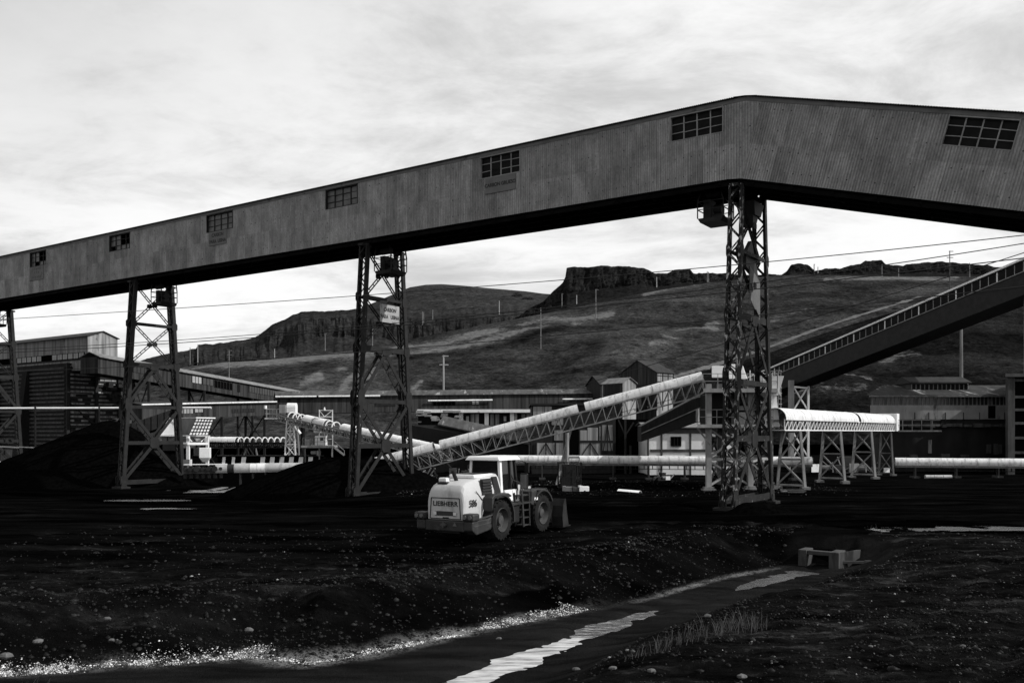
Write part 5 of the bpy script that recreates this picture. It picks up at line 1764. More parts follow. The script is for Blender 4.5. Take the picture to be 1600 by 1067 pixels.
for k0, k1 in ((0, .10), (.105, .26), (.385, .56), (.76, .92)):
    a, b_ = E2.lerp(E3, k0), E2.lerp(E3, k1)
    z = 2.42 if k0 < .3 else 1.62
    mb.tube(a - s * .42 + UP * z, b_ - s * .42 + UP * z, .13, n=8)
mb.build('eave_pipe', M['zinc'], rt)
mb = MB(); a, b_ = E0.lerp(E1, .0), E0.lerp(E1, 1.0)
mb.tube(a - s * .4 + UP * 1.75, b_ - s * .4 + UP * 1.85, .1, n=8); mb.build('eave_pipe', M['zinc'], rt)

# --- pillared white building and its dark lower storey
dep = 120
x0, x1 = P(652, 0, dep).x, P(832.5, 0, dep).x
zt_ = deckz(639.5, dep); zl_ = deckz(664, dep)
root = thing('pillared_building', 'low building with white pillars and a white roof edge under the longest timber gallery', 'building', (x0, dep, 0))
mb = MB(); mb.box((x0, dep + .9, -1), (x1, dep + 9, zt_ - .4)); wl = mb.build('wall', M['soot_wall'], root)
mb = MB(); mb.box((x0, dep - .25, zt_ - .42), (x1, dep + 9.2, zt_)); mb.build('roof_edge', M['plaster'], root)
for k, px in enumerate((717, 757, 797)):
    xx = P(px, 0, dep).x
    mb = MB(); mb.box((xx, dep + .3, zl_), (xx + .55, dep + .85, zt_ - .424)); mb.build('pillar', M['plaster'], root)
mb = MB(); mb.box((x1 - .14, dep, zl_ - .6), (x1, dep + .85, zt_ - .424)); mb.build('pillar', M['plaster'], root)
mb = MB(); mb.box((x0, dep - .15, -1), (x1 - .2, dep + .85, zl_ - .003)); mb.build('lower_wall', M['concrete_dark'], root)
for px, w_, a, b_ in ((728, .35, 650, 658), (787, .35, 650, 658), (804, .35, 644, 660)):
    xx = P(px, 0, dep).x
    mb = MB(); mb.box((xx, dep + .8, deckz(b_, dep)), (xx + w_, dep + .895, deckz(a, dep))); mb.build('window', M['zinc_dull'], wl)
for px in (735, 742, 766, 774, 815, 823):
    xx = P(px, 0, dep).x
    mb = MB(); mb.box((xx, dep + .85, zl_), (xx + .5, dep + .896, zt_ - .6)); mb.build('wall_panel', M['clad_grey'], wl)
mb = MB()
rr = random.Random(3)
for i in range(26):
    xx, zz_ = P(rr.uniform(648, 712), 0, 119).x, rr.uniform(deckz(660, 119), deckz(643, 119))
    mb.box((xx, 119 + rr.uniform(-.4, .4), zz_), (xx + rr.uniform(.2, 1.3), 119.6, zz_ + rr.uniform(.05, .4)))
mb.build('pipework', M['mid_steel'], root)
# lean-to that falls to the right
root = thing('lean_to_shed', 'dark lean-to with a streaky falling sheet roof before the pillared building', 'shed', tuple(P(700, 715, 108)))
mb = MB(); mb.ext([P(690, 664, 108), P(826, 694, 106), P(826, 742, 106), P(640, 742, 108), P(640, 664, 108)], V((0, 8, 0))); mb.build('wall', M['soot_wall'], root)
mb = MB(); mb.ext([P(684, 664, 107.6), P(828, 695.5, 105.6), P(828, 693.5, 105.6), P(684, 662, 107.6)], V((.5, 2.6, 1.0))); mb.build('roof', M['roof'], root)

# --- patched sheet shed
dep = 100
root = thing('sheet_shed', 'patched pale sheet-metal shed with cross-framed doors behind the rising conveyor', 'shed', tuple(P(830, 735, dep)))
x0, x1 = P(831, 0, dep).x, P(962, 0, dep).x
zt_ = deckz(633, dep)
mb = MB(); mb.box((x0, dep, -1), (x1, dep + 9, zt_)); wl = mb.build('wall', M['clad_dark'], root)
mb = MB(); mb.box((x0 - .2, dep - .25, zt_ + .003), (x1 + .2, dep + 9.2, zt_ + .2)); mb.build('roof', M['roof_dark'], root)
rects = [(833, 850, 635, 662), (851, 862, 635, 650), (862, 880, 640, 664), (839, 867, 692, 712), (868, 880, 692, 712), (906, 917, 672, 688), (918, 934, 668, 688), (936, 939, 666, 688), (940, 958, 664, 688), (906, 938, 692, 713), (941, 957, 692, 704), (866, 880, 672, 688)]
for a, b_, c_, e_ in rects:
    mb = MB(); mb.box((P(a, 0, dep).x, dep - .05, deckz(e_, dep)), (P(b_, 0, dep).x, dep - .003, deckz(c_, dep))); mb.build('sheet_panel', M['clad_grey'], wl)
mb = MB()
for a, b_, c_, e_ in ((838, 868, 692, 713), (905, 939, 692, 713), (940, 958, 664, 704)):
    xa_, xb_, za, zb_ = P(a, 0, dep).x, P(b_, 0, dep).x, deckz(e_, dep), deckz(c_, dep)
    xm = (xa_ + xb_) / 2
    for p0, p1 in (((xa_ + .2, za), (xm, zb_)), ((xm, zb_), (xb_ - .2, za)), ((xa_, za), (xa_, zb_)), ((xb_, za), (xb_, zb_)), ((xm, za), (xm, zb_))):
        mb.beam((p0[0], dep - .08, p0[1]), (p1[0], dep - .08, p1[1]), .10, .05, up=(0, 1, 0))
mb.box((P(905, 0, dep).x, dep - .1, deckz(691.5, dep)), (P(960, 0, dep).x, dep - .02, deckz(688.5, dep)))
mb.build('cross_frame', M['black_steel'], wl)
mb = MB(); mb.box((P(888, 0, dep).x, dep - .06, -1), (P(904, 0, dep).x, dep - .004, deckz(668, dep))); mb.build('doorway', M['hole'], wl)
# dark gap with a chute tower between the sheds
root = thing('chute_bay', 'open dark bay with slender posts between the sheet shed and the white building', 'shed', tuple(P(985, 735, 99)))
mb = MB(); mb.box((P(962, 0, 104).x + .2, 103.5, -1), (P(1012, 0, 104).x, 112, deckz(655, 104))); mb.build('rear_wall', M['hole'], root)  # rear wall of the bay drawn near-black
for px in (977, 985):
    mb = MB(); mb.beam(P(px, 655 if px < 980 else 696, 98), (P(px, 0, 98).x, 98, -.5), .22, .22, up=(0, 1, 0)); mb.build('post', M['steel'], root)
mb = MB(); mb.beam(P(977, 680, 98), P(966, 655, 98), .14, .14); mb.beam(P(977, 680, 98), P(990, 660, 98), .14, .14); mb.build('brace', M['steel'], root)

# --- white plastered building
dep = 96
x0, x1 = P(1013, 0, dep).x, P(1150, 0, dep).x
root = thing('white_building', 'white plastered building with square windows behind the transfer tower', 'building', (x0, dep, 0))
zt_, zm_ = deckz(668, dep), deckz(704.5, dep)
mb = MB(); mb.box((x0, dep, -1), (x1, dep + 9, zt_)); wl = mb.build('wall', M['plaster'], root)
gable(frame((x0, dep, 0)), x1 - x0, 9, zt_, .5, .4, .1, root, M['roof_light'], 'x')
mb = MB()
for px in (1011, 1032, 1077, 1120, 1149):
    xx = P(px, 0, dep).x
    mb.box((xx, dep - .1, -1), (xx + .2, dep - .003, zt_ - .01))
mb.box((x0 + .2, dep - .08, zm_ - .1), (x1, dep - .003, zm_ + .18))
mb.box((x0 + .2, dep - .09, zt_ - .62), (x1, dep - .005, zt_ - .02))
mb.build('pilaster', M['plaster_grey'], wl)
for px in (1048, 1103):
    xa_, xb_ = P(px, 0, dep).x, P(px + 16, 0, dep).x
    za, zb_ = deckz(696, dep), deckz(682, dep)
    mb = MB(); mb.box((xa_, dep - .04, za), (xb_, dep - .004, zb_)); w_ = mb.build('window', M['hole'], wl)
    mb = MB()
    for i in range(4):
        xx = xa_ + (xb_ - xa_) * i / 3
        mb.beam((xx, dep - .06, za), (xx, dep - .06, zb_), .06, .04, up=(0, 1, 0))
    mb.beam((xa_, dep - .06, za - .05), (xb_, dep - .06, za - .05), .1, .1)
    mb.build('window_frame', M['steel'], w_)

# --- small house and shed on the slope, black gable
def slope_house(name, label, px, pyb, dep, ang, L, W, H, rise, along, mleft, mright, mroof, z0=-6):
    c = P(px, pyb, dep)
    root = thing(name, label, 'shed', tuple(c))
    T = frame(c, R(ang))
    wl = walls(T, L, W, H, root, mright, rise, along, z0=z0)
    gable(T, L, W, H, rise, .2, .08, root, mroof, along)
    return root, T, wl
# corner towards the camera at px; local x along the lit face, local y along the shaded face (away to the left)
root, T, wl = slope_house('small_shed', 'small shed with striped end sheets and a pale roof above the rising conveyor', 973, 622, 128, 38, 2.7, 4.2, 2.2, .75, 'y', None, M['clad_grey'], M['roof_light'])
mb = MB(T); mb.box((-.04, 0, -6), (-.003, 4.2, 2.2)); f_ = mb.build('shaded_wall', M['clad'], root)  # face turned from the sun, its shade put into darker cladding
mb = MB(T); mb.box((-.06, .7, .4), (-.042, 3.6, 1.9)); mb.build('window', M['clad_dark'], f_)
mb = MB(T); mb.box((-.07, 4.0, -6), (-.043, 4.2, 2.2)); mb.build('corner_post', M['mid_steel'], f_)
root, T, wl = slope_house('framed_shed', 'taller gabled shed with a pale panelled side above the transfer tower conveyor', 1026, 612, 146, 40, 4.3, 8.2, 3.2, 2.1, 'x', None, M['clad_grey'], M['roof_dark'])
mb = MB(T); mb.ext([(-.04, 0, -6), (-.04, 8.2, -6), (-.04, 8.2, 3.2), (-.04, 4.1, 5.3), (-.04, 0, 3.2)], (.037, 0, 0)); f_ = mb.build('shaded_wall', M['clad'], root)  # shade of this gable face likewise put into darker cladding
mb = MB(T); mb.box((-.07, 0, 1.0), (-.042, 8.2, 1.3)); mb.box((-.07, -.05, -6), (-.042, .25, 3.2)); mb.build('dark_frame', M['black_steel'], f_)
mb = MB(T)
for x in (0, 1.4, 2.8, 4.1):
    mb.box((x, -.07, -3), (x + .12, -.003, 3.1))
for z in (.5, 1.6, 2.6):
    mb.box((.12, -.06, z), (4.1, -.004, z + .12))
mb.build('batten', M['steel'], wl)
root, T, wl = slope_house('gabled_shed', 'low soot-black gabled shed left of the small striped shed', 938, 612, 140, 18, 2.0, 5.6, 1.2, 1.4, 'x', None, M['clad_dark'], M['roof_dark'])
root2 = None

# --- soot-black building on the right with its clerestory
dep = 104
x0, x1 = P(1361, 0, dep).x, P(1579, 0, dep).x
root = thing('soot_black_building', 'long soot-black building with a grey upper band and a roof lantern', 'building', (x0, dep, 0))
ze, zb1, zb0 = deckz(619, dep), deckz(633, dep), deckz(655, dep)
SH = lambda x, y: (x + .62 * (y - dep), y)
mb = MB(); mb.ext([SH(x0, dep) + (-1,), SH(x1, dep) + (-1,), SH(x1, dep + 16) + (-1,), SH(x0, dep + 16) + (-1,)], (0, 0, ze + 1)); wl = mb.build('wall', M['soot_wall'], root)
mb = MB(); mb.box((x0 - .1, dep - .12, zb0), (x1, dep - .003, zb1)); bd = mb.build('upper_band', M['band_plaster'], wl)
xs_ = P(1543, 0, dep).x
mb = MB(); mb.box((xs_, dep - .15, zb0 + .1), (xs_ + .85, dep - .124, zb1 - .05)); mb.build('opening', M['hole'], bd)
mb = MB()
for px in (1428, 1450, 1476, 1504, 1529, 1568):
    xx = P(px, 0, dep).x
    mb.box((xx, dep - .2, zb0 - .1), (xx + .06, dep - .124, zb0 + .8))
mb.build('bracket', M['black_steel'], bd)
mb = MB(); mb.box((x0 - .05, dep - .05, zb1 + .004), (x1, dep - .006, ze - .05)); ws = mb.build('window_strip', M['glass'], wl)
mb = MB()
rr = random.Random(12)
n = 36
for i in range(n):
    xx = x0 + (x1 - x0) * i / n
    mb.box((xx, dep - .1, zb1), (xx + (.1 if i % 9 else .18), dep - .052, ze - .05))
mb.build('mullion', M['grey_steel'], ws)
mb = MB()
for i in (3, 7, 11, 16, 23, 30):
    xx = x0 + (x1 - x0) * i / n + .12
    mb.box((xx, dep - .07, zb1 + .1), (xx + .42, dep - .053, ze - .3))
mb.build('pale_pane', M['plaster_grey'], ws)
mb = MB(); mb.ext([SH(x0 - .4, y_) + (z_,) for y_, z_ in ((dep - .5, ze - .02), (dep - .5, ze + .12), (dep + 8, ze + 1.7), (dep + 16.4, ze + .12), (dep + 16.4, ze - .02))], (x1 - x0 + .4, 0, 0)); mb.build('roof', M['roof_soot'], root)
mb = MB(); mb.box((x0 - .45, dep - .56, ze - .1), (x1, dep - .505, ze + .08)); mb.build('gutter', M['grey_steel'], root)
la, lb = P(1424, 0, dep + 4).x, P(1512, 0, dep + 4).x
lz0, lz1 = deckz(612, dep + 4), deckz(599, dep + 4)
mb = MB(); mb.box((la, dep + 4, lz0 - 1.6), (lb, dep + 8, lz1)); lt = mb.build('lantern', M['plaster_grey'], root)
mb = MB(); mb.box((la + .1, dep + 3.95, lz0), (lb - .1, dep + 3.997, lz1 - .1)); mb.build('lantern_glazing', M['glass_grey'], lt)
mb = MB()
for i in range(14):
    xx = la + (lb - la) * i / 13
    mb.box((xx - .05, dep + 3.9, lz0), (xx + .05, dep + 3.948, lz1 - .1))
mb.build('lantern_bar', M['grey_steel'], lt)
mb = MB(); mb.ext([(la - .3, dep + 3.6, lz1), (la - .3, dep + 3.6, lz1 + .15), (la - .3, dep + 6, lz1 + .9), (la - .3, dep + 8.4, lz1 + .15), (la - .3, dep + 8.4, lz1)], (lb - la + .6, 0, 0)); mb.build('lantern_roof', M['roof_dark'], lt)
mb = MB(); mb.tube((lb + .02, dep + 5.6, lz0 + .4), (lb + .5, dep + 5.6, lz0 + .4), .95, n=14); mb.build('vent_drum', M['mid_steel'], lt)
za, zb_ = deckz(667, dep), deckz(662, dep)
mb = MB()
x = x0 + 2
rr = random.Random(2)
while x < x1 - 1:
    wd_ = rr.uniform(.3, 1.1)
    mb.box((x, dep - .35, za + rr.uniform(-.05, .05)), (x + wd_, dep - .004, za + rr.uniform(.2, .5)))
    x += wd_ + rr.uniform(.0, .25)
mb.build('ledge', M['concrete_dark'], wl)
mb = MB(); xx = P(1450, 0, dep).x; mb.box((xx, dep - .12, deckz(708, dep)), (xx + .38, dep - .003, deckz(687, dep))); mb.build('pilaster_remnant', M['concrete'], wl)
mb = MB()
for px, a, b_ in ((1541, 694, 708), (1552, 693, 710), (1558, 694, 709), (1470, 709, 714), (1500, 710, 714), (1420, 710, 714)):
    xx = P(px, 0, dep).x; mb.box((xx, dep - .3, deckz(b_, dep)), (xx + (.9 if a > 700 else .42), dep - .004, deckz(a, dep)))
mb.build('rubble_patch', M['concrete_dark'], wl)

# --- concrete frame at the far right
dep = 97
x0, x1 = P(1575, 0, dep).x, P(1720, 0, dep).x
root = thing('frame_building', 'bare flaking concrete frame building cut off beside the soot-black building', 'building', (x0, dep, 0))
zt_ = deckz(589, dep)
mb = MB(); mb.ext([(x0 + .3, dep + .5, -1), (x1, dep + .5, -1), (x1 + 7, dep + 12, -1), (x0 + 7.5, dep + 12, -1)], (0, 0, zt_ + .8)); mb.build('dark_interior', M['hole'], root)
for px in (1575, 1612, 1650, 1690):
    xx = P(px, 0, dep).x
    mb = MB(); mb.box((xx, dep, -1), (xx + .75, dep + .49, zt_)); mb.build('column', M['concrete_dark'], root)
for py in (592, 618, 638, 659, 682, 705):
    mb = MB(); mb.box((x0 + .76, dep + .1, deckz(py + 4, dep)), (x1, dep + .48, deckz(py, dep))); mb.build('beam', M['concrete_dark'], root)
mb = MB(); mb.ext([(x0 - .5, dep - .4, zt_ + .003), (x1, dep - .4, zt_ + .003), (x1 + 7, dep + 12.4, zt_ + .003), (x0 + 7.2, dep + 12.4, zt_ + .003)], (0, 0, .35)); mb.build('roof_slab', M['concrete_dark'], root)

# --- far inclined gallery on the right
p, q = P(985, 700, 182), P(1660, 437, 96)
d = (q - p).normalized()
s = d.cross(UP).normalized()
if s.y < 0: s = -s
root = thing('inclined_gallery', 'dark enclosed conveyor gallery with window strip and bright roof edge above the soot-black building', 'conveyor gallery', tuple(P(1597, 589, 101)))
H_ = 3.9
def pt(k, w_, z): return p.lerp(q, k) + s * w_ + UP * z
def gbar(k0, k1, w0, w1, z0, z1, name, mat, par):
    mb = MB(); mb.box8([pt(k0, w0, z0), pt(k1, w0, z0), pt(k1, w1, z0), pt(k0, w1, z0), pt(k0, w0, z1), pt(k1, w0, z1), pt(k1, w1, z1), pt(k0, w1, z1)])
    return mb.build(name, mat, par)
wl = gbar(0, 1, 0, 4, 0, H_, 'wall', M['black_steel'], root)
gbar(0, 1, -.1, 4.1, H_ + .003, H_ + .10, 'roof', M['roof_light'], root)
gbar(0, 1, -.28, .0, H_ - .06, H_ + .17, 'roof_edge', M['zinc_bright'], root)  # sunlit rim of the roof, its brightness put into a pale strip
ws = gbar(0, 1, -.05, -.003, H_ - 1.28, H_ - .2, 'window_strip', M['glass_grey'], wl)
gbar(0, 1, -.10, -.052, H_ - 1.36, H_ - 1.27, 'sill', M['mid_steel'], ws)
mb, mb2 = MB(), MB()
Lg = (q - p).length
n = int(Lg / 1.15)
for i in range(n):
    (mb2 if i % 5 == 0 else mb).beam(pt(i / n, -.07, H_ - 1.27), pt(i / n, -.07, H_ - .2), .09 if i % 5 else .16, .04, up=tuple(s))
mb.build('mullion', M['mid_steel'], ws); mb2.build('mullion', M['white_steel'], ws)
for k, kk in ((.345, .0), ):
    pass
# its supports
def kpx(px):
    lo, hi = 0.0, 1.0
    for _ in range(50):
        m_ = (lo + hi) / 2
        a = p.lerp(q, m_)
        if 800 + F * a.x / a.y < px: lo = m_
        else: hi = m_
    return lo
c = p.lerp(q, kpx(1597)) + s * 1.2
mb = MB(); mb.beam(c, (c.x, c.y, -1), .9, .7, up=(0, 1, 0)); mb.build('column', M['mid_steel'], root)
c = p.lerp(q, kpx(1244)) + s * .3
mb = MB()
mb.beam(c + V((-1.0, 0, .5)), (c.x - 1.0, c.y, 0), .7, .7, up=(0, 1, 0)); mb.build('column', M['mid_steel'], root)
mb = MB()
mb.beam(c + V((1.6, 0, -.4)), (c.x + 1.6, c.y, 0), .28, .28, up=(0, 1, 0))
mb.beam(c + V((-.6, 0, -.5)), c + V((1.6, 0, -.7)), .28, .28)
z = c.z - .6
for i in range(3):
    mb.beam((c.x - .6, c.y, z), (c.x + 1.5, c.y, z - 3.4), .2, .2); mb.beam((c.x + 1.5, c.y + .1, z), (c.x - .6, c.y + .1, z - 3.4), .2, .2); z -= 3.5
mb.build('trestle', M['white_steel'], root)
c = p.lerp(q, kpx(1100)) + s * 2
mb = MB(); mb.beam(c, (c.x, c.y, -1), 1.2, 1.2, up=(0, 1, 0)); mb.build('column', M['steel'], root)

# --- short panelled gallery under the rising conveyor
p2, q2 = P(1002, 690, 86), P(1112, 652, 82)
root = thing('panelled_gallery', 'short dark gallery with a panelled strip, sloping under the head of the rising conveyor', 'gallery', tuple(p2))
mb = MB(); mb.box8([p2, q2, q2 + V((0, 2.5, 0)), p2 + V((0, 2.5, 0)), p2 + UP * 1.5, q2 + UP * 2.6, q2 + V((0, 2.5, 2.6)), p2 + V((0, 2.5, 1.5))]); wl = mb.build('wall', M['black_steel'], root)
mb = MB()
for i in range(12):
    k = (i + .3) / 12
    a = p2.lerp(q2, k)
    b0, b1 = (1.5 + 1.1 * k) * .52, (1.5 + 1.1 * k) * .97
    e = p2.lerp(q2, (i + .92) / 12)
    mb.box8([a + V((0, -.05, b0)), e + V((0, -.05, b0)), e + V((0, -.003, b0)), a + V((0, -.003, b0)), a + V((0, -.05, b1)), e + V((0, -.05, b1)), e + V((0, -.003, b1)), a + V((0, -.003, b1))])
mb.build('panel', M['steel'], wl)
mb = MB(); mb.beam(p2 + V((0, -.06, .78)), q2 + V((0, -.06, 1.35)), .06, .08); mb.build('rail', M['mid_steel'], wl)

# --- steam pipe on posts at the left
root = thing('pipeline', 'thin white pipeline on slender posts passing before the coal bunker', 'pipe', tuple(P(55, 700, 108)))
mb = MB(); mb.tube(P(-40, 638, 108), P(330, 637, 110), .13, n=8); mb.build('pipe', M['white_steel'], root)
for px in (55, 155, 262):
    c = P(px, 637, 108.2)
    mb = MB(); mb.beam(c + UP * .2, (c.x, c.y, -1), .16, .16, up=(0, 1, 0)); mb.beam(c + V((-.5, 0, -.8)), c + V((.5, 0, -.8)), .08, .08); mb.build('post', M['steel'], root)
# stored parts at the left edge behind the pile
root = thing('stacked_frames', 'pale frames and boards stacked behind the large coal pile at the bunker foot', 'stack', tuple(P(20, 712, 104)))
mb = MB()
for i in range(9):
    x = P(-10 + i * 7, 0, 104).x
    mb.beam((x, 104, -.8), (x + .25, 104, 1.2), .2, .1)
mb.build('upright', M['white_steel'], root)
mb = MB(); mb.beam(P(-12, 697, 104), P(30, 699, 104), .2, .15); mb.beam(P(30, 698, 104), P(68, 700, 104), .15, .1); mb.build('top_board', M['mid_steel'], root)
# dark inclined chute behind the tower in the big pile
root = thing('dark_chute', 'dark inclined chute rising behind the large coal pile toward the timber gallery', 'chute', tuple(P(200, 690, 101)))
mb = MB(); a, b_ = P(185, 668, 101), P(268, 640, 103); mb.box8([a + V((0, 0, -1.6)), b_ + V((0, 0, -1.6)), b_ + V((0, 2, -1.6)), a + V((0, 2, -1.6)), a, b_, b_ + V((0, 2, 0)), a + V((0, 2, 0))]); mb.build('casing', M['black_steel'], root)
mb = MB()
for i in range(9):
    c = a.lerp(b_, i / 8); mb.beam(c + V((0, -.05, 0)), c + V((0, -.05, -1.6)), .08, .06)
mb.build('stiffener', M['steel'], root)

# ------------------------------------------------------------------ coal piles
M['coal'] = grime('piled_coal', 0.0007, 0.0028, 3.0, rough=1.0, spec=0.0, bmp=0.4)
def pile(label, peak, zp, foot, ridge=0.0, seed=1, ang=0.0, soft=1.0):
    """foot = [(angle, radius)], peak (x, y); a heap with an uneven skirt"""
    root_z = gzs(*peak)
    na, nr = 96, 34
    an = np.linspace(0, 2 * math.pi, na, endpoint=False)
    fa = [R(a) for a, r in foot] + [R(foot[0][0] + 360)]
    fr = [r for a, r in foot] + [foot[0][1]]
    rad = np.interp(an, fa, fr)
    vs, fs = [(peak[0], peak[1], zp)], []
    for j in range(1, nr + 1):
        k = j / nr
        for i in range(na):
            r = rad[i] * k
            x = peak[0] + r * math.cos(an[i]) + ridge * math.cos(ang) * math.copysign(1, math.cos(an[i] - ang)) * min(1, j / 2) * abs(math.cos(an[i] - ang))
            y = peak[1] + r * math.sin(an[i]) + ridge * math.sin(ang) * math.copysign(1, math.cos(an[i] - ang)) * min(1, j / 2) * abs(math.cos(an[i] - ang))
            vs.append((x, y, k))
    A = np.array(vs)
    g_ = gz(A[:, 0], A[:, 1])
    k = A[:, 2].copy(); k[0] = 0
    prof = 1 - (k ** soft)
    prof = prof * 0.9 + 0.1 * (1 - sstep(0, 1, k))
    nzz = 0.30 * fbm(A[:, 0] * .35, A[:, 1] * .35, seed, 5) * np.sin(np.clip(k, 0, 1) * math.pi) ** .5 + .12 * fbm(A[:, 0] * 1.4, A[:, 1] * 1.4, seed + 4, 3) * (1 - k)
    z = (g_ - 0.12) + (zp - (g_ - 0.12)) * prof + nzz
    mb = MB()
    mb.v = [(A[i, 0], A[i, 1], z[i]) for i in range(len(A))]
    for i in range(na):
        mb.f.append((0, 1 + i, 1 + (i + 1) % na))
    for j in range(nr - 1):
        for i in range(na):
            a, b_ = 1 + j * na + i, 1 + j * na + (i + 1) % na
            mb.f.append((a, a + na, b_ + na, b_))
    o = mb.build('coal_pile', M['coal'], None, smooth=True)
    return tag(o, label, 'coal pile', 'heaps of coal in the yard')
pk = P(172, 656, 97)
pile('largest coal pile, a broad black heap rising before the timbered bunker', (pk.x, pk.y), pk.z, [(0, 14), (45, 11), (90, 10), (135, 12), (180, 17), (225, 11), (270, 8.8), (315, 10)], 0.8, 11, R(170))
pk = P(556, 713, 77)
pile('low wide coal pile around the foot of the sign-bearing tower', (pk.x, pk.y), pk.z, [(0, 7.6), (45, 7), (90, 7), (135, 9), (180, 11.3), (225, 7.5), (270, 5.4), (315, 5.8)], 0.9, 23, R(178), 1.75)
pk = P(1186, 784, 52.5)
pile('small black coal heap at the foot of the flaking tower', (pk.x, pk.y), pk.z, [(0, 2.0), (60, 2.2), (120, 2.2), (180, 2.0), (240, 1.6), (300, 1.7)], 0.2, 31, 0, 1.2)

# ------------------------------------------------------------------ wheel loader (local: x forward, y left, z up)
M['paint'] = grime('loader_paint', 0.40, 0.48, 0.8, (1, 1, .6), rough=0.5, spec=0.3, stain=0.17, stain_scale=1.3, stain_stretch=(1, 1, .5), stain_at=(.56, .78))
M['paint_white'] = grime('loader_white_paint', 0.72, 0.80, 0.9, rough=0.35, spec=0.4, stain=0.55, stain_scale=1.5, stain_at=(.58, .8))
M['paint_dark'] = grime('loader_dark_paint', 0.016, 0.034, 1.5, rough=0.55, spec=0.3, stain=0.06, stain_scale=2.0, stain_at=(.56, .75))
M['tyre'] = grime('dusty_tyre', 0.006, 0.018, 2.5, rough=0.9, spec=0.1)
M['rim'] = grime('loader_rim', 0.025, 0.07, 2.0, rough=0.6)
M['lens'] = plain('lamp_lens', 0.6, 0.15, 0, 0.6)
M['lens_dark'] = plain('dark_lamp_lens', 0.12, 0.15, 0, 0.6)
M['cab_glass'] = plain('cab_glass', 0.008, 0.08, 0, 0.5)
M['black_plastic'] = plain('black_plastic', 0.008, 0.6, 0, 0.3)
M['bucket'] = grime('worn_bucket_steel', 0.005, 0.02, 1.6, rough=0.8, stain=0.02, stain_scale=1.4)
LZ = 0.02
ld = thing('wheel_loader', 'pale wheel loader lettered 586 with a white cab, seen from behind in the coal yard', 'wheel loader', (-0.72, 40.15, LZ), None, R(90 - 29), local=True)
def b8(mb, x0, x1, yb, yt, z0, z1, x0t=None, x1t=None):
    x0t = x0 if x0t is None else x0t; x1t = x1 if x1t is None else x1t
    mb.box8([(x0, -yb, z0), (x1, -yb, z0), (x1, yb, z0), (x0, yb, z0), (x0t, -yt, z1), (x1t, -yt, z1), (x1t, yt, z1), (x0t, yt, z1)])
# engine hood: lofted sections from the rear forward
secs = [(-4.12, .84, 1.02, 2.02, .76), (-4.07, .88, 1.0, 2.22, .79), (-3.92, .91, 1.0, 2.42, .79), (-3.62, .92, 1.0, 2.54, .76), (-3.0, .93, 1.0, 2.62, .74), (-2.0, .94, 1.0, 2.74, .74), (-1.15, .94, 1.0, 2.80, .74)]
mb = MB()
for (x, yb, z0, zt_, yt) in secs:
    zs_ = z0 + (zt_ - z0) * .62
    ring = [(-yb, z0), (-yb, zs_ * .5 + z0 * .5), (-yb, zs_), (-yt - .03, zt_ - .16), (-yt + .08, zt_ - .03), (-yt + .22, zt_), (yt - .22, zt_), (yt - .08, zt_ - .03), (yt + .03, zt_ - .16), (yb, zs_), (yb, zs_ * .5 + z0 * .5), (yb, z0)]
    mb.v += [(x, y, z) for y, z in ring]
nr_ = 12
for i in range(len(secs) - 1):
    for j in range(nr_):
        a, b_ = i * nr_ + j, i * nr_ + (j + 1) % nr_
        mb.f.append((a, b_, b_ + nr_, a + nr_))
mb.f.append(tuple(range(nr_))[::-1]); mb.f.append(tuple(range((len(secs) - 1) * nr_, len(secs) * nr_)))
hd = mb.build('engine_hood', M['paint'], ld, smooth=True, bevel=.02)
# rear grille door: seams, handle bar and two lamps, lettering
mb = MB()
xr = -4.135
def seam(y0, z0, y1, z1):
    mb.beam((xr, y0, z0), (xr + .05, y1, z1) if False else (xr, y1, z1), .03, .022, up=(1, 0, 0))
for a in ((-.74, 1.06, .74, 1.06), (.74, 1.06, .68, 1.90), (-.68, 1.90, .68, 1.90), (-.74, 1.06, -.68, 1.90)):
    seam(*a)
mb.build('door_seam', M['black_plastic'], hd)
mb = MB(); mb.box((-4.15, -.5, 1.18), (-4.122, .5, 1.36)); mb.build('handle_recess', M['paint_dark'], hd, bevel=.01)
for y in (-.48, .48):
    mb = MB(); mb.box((-4.19, y - .07, 1.20), (-4.152, y + .07, 1.34)); mb.build('tail_lamp', M['lens'], hd, bevel=.01)
mb = MB(); mb.box((-4.16, -.17, 1.08), (-4.123, .10, 1.12)); mb.build('badge', M['black_plastic'], hd)
text_obj('lettering', 'LIEBHERR', .27, (-4.128, 0, 1.66), (0, -1, 0), (0, 0, 1), M['ink'], ld, bold=.006, gap=.008, sx=1.0, spacing=1.06)
# the side of the hood: number, louvres, side window, seam
text_obj('number', '586', .40, (-3.50, -.945, 1.66), (1, 0, 0), (0, 0, 1), M['ink'], ld, bold=.005, gap=.012, sx=1.0)
mb = MB()
for i in range(5):
    z = 2.0 + i * .12
    mb.box8([(-2.75, -.985, z), (-2.0, -.985, z), (-2.0, -.92, z), (-2.75, -.92, z), (-2.72, -.93, z + .09), (-2.0, -.92, z + .09), (-2.0, -.8, z + .09), (-2.72, -.8, z + .09)])
mb.build('louvre', M['black_plastic'], hd)
mb = MB(); mb.box8([(-2.8, -.962, 1.96), (-1.95, -.962, 1.96), (-1.95, -.90, 1.96), (-2.8, -.90, 1.96), (-2.72, -.87, 2.62), (-1.95, -.86, 2.62), (-1.95, -.78, 2.62), (-2.72, -.80, 2.62)]); mb.build('louvre_panel', M['black_plastic'], hd)
mb = MB(); mb.box8([(-1.78, -.97, 1.99), (-1.25, -.97, 1.99), (-1.25, -.90, 1.99), (-1.78, -.90, 1.99), (-1.78, -.85, 2.68), (-1.4, -.84, 2.68), (-1.4, -.78, 2.68), (-1.78, -.78, 2.68)]); mb.build('side_grille', M['black_plastic'], hd)
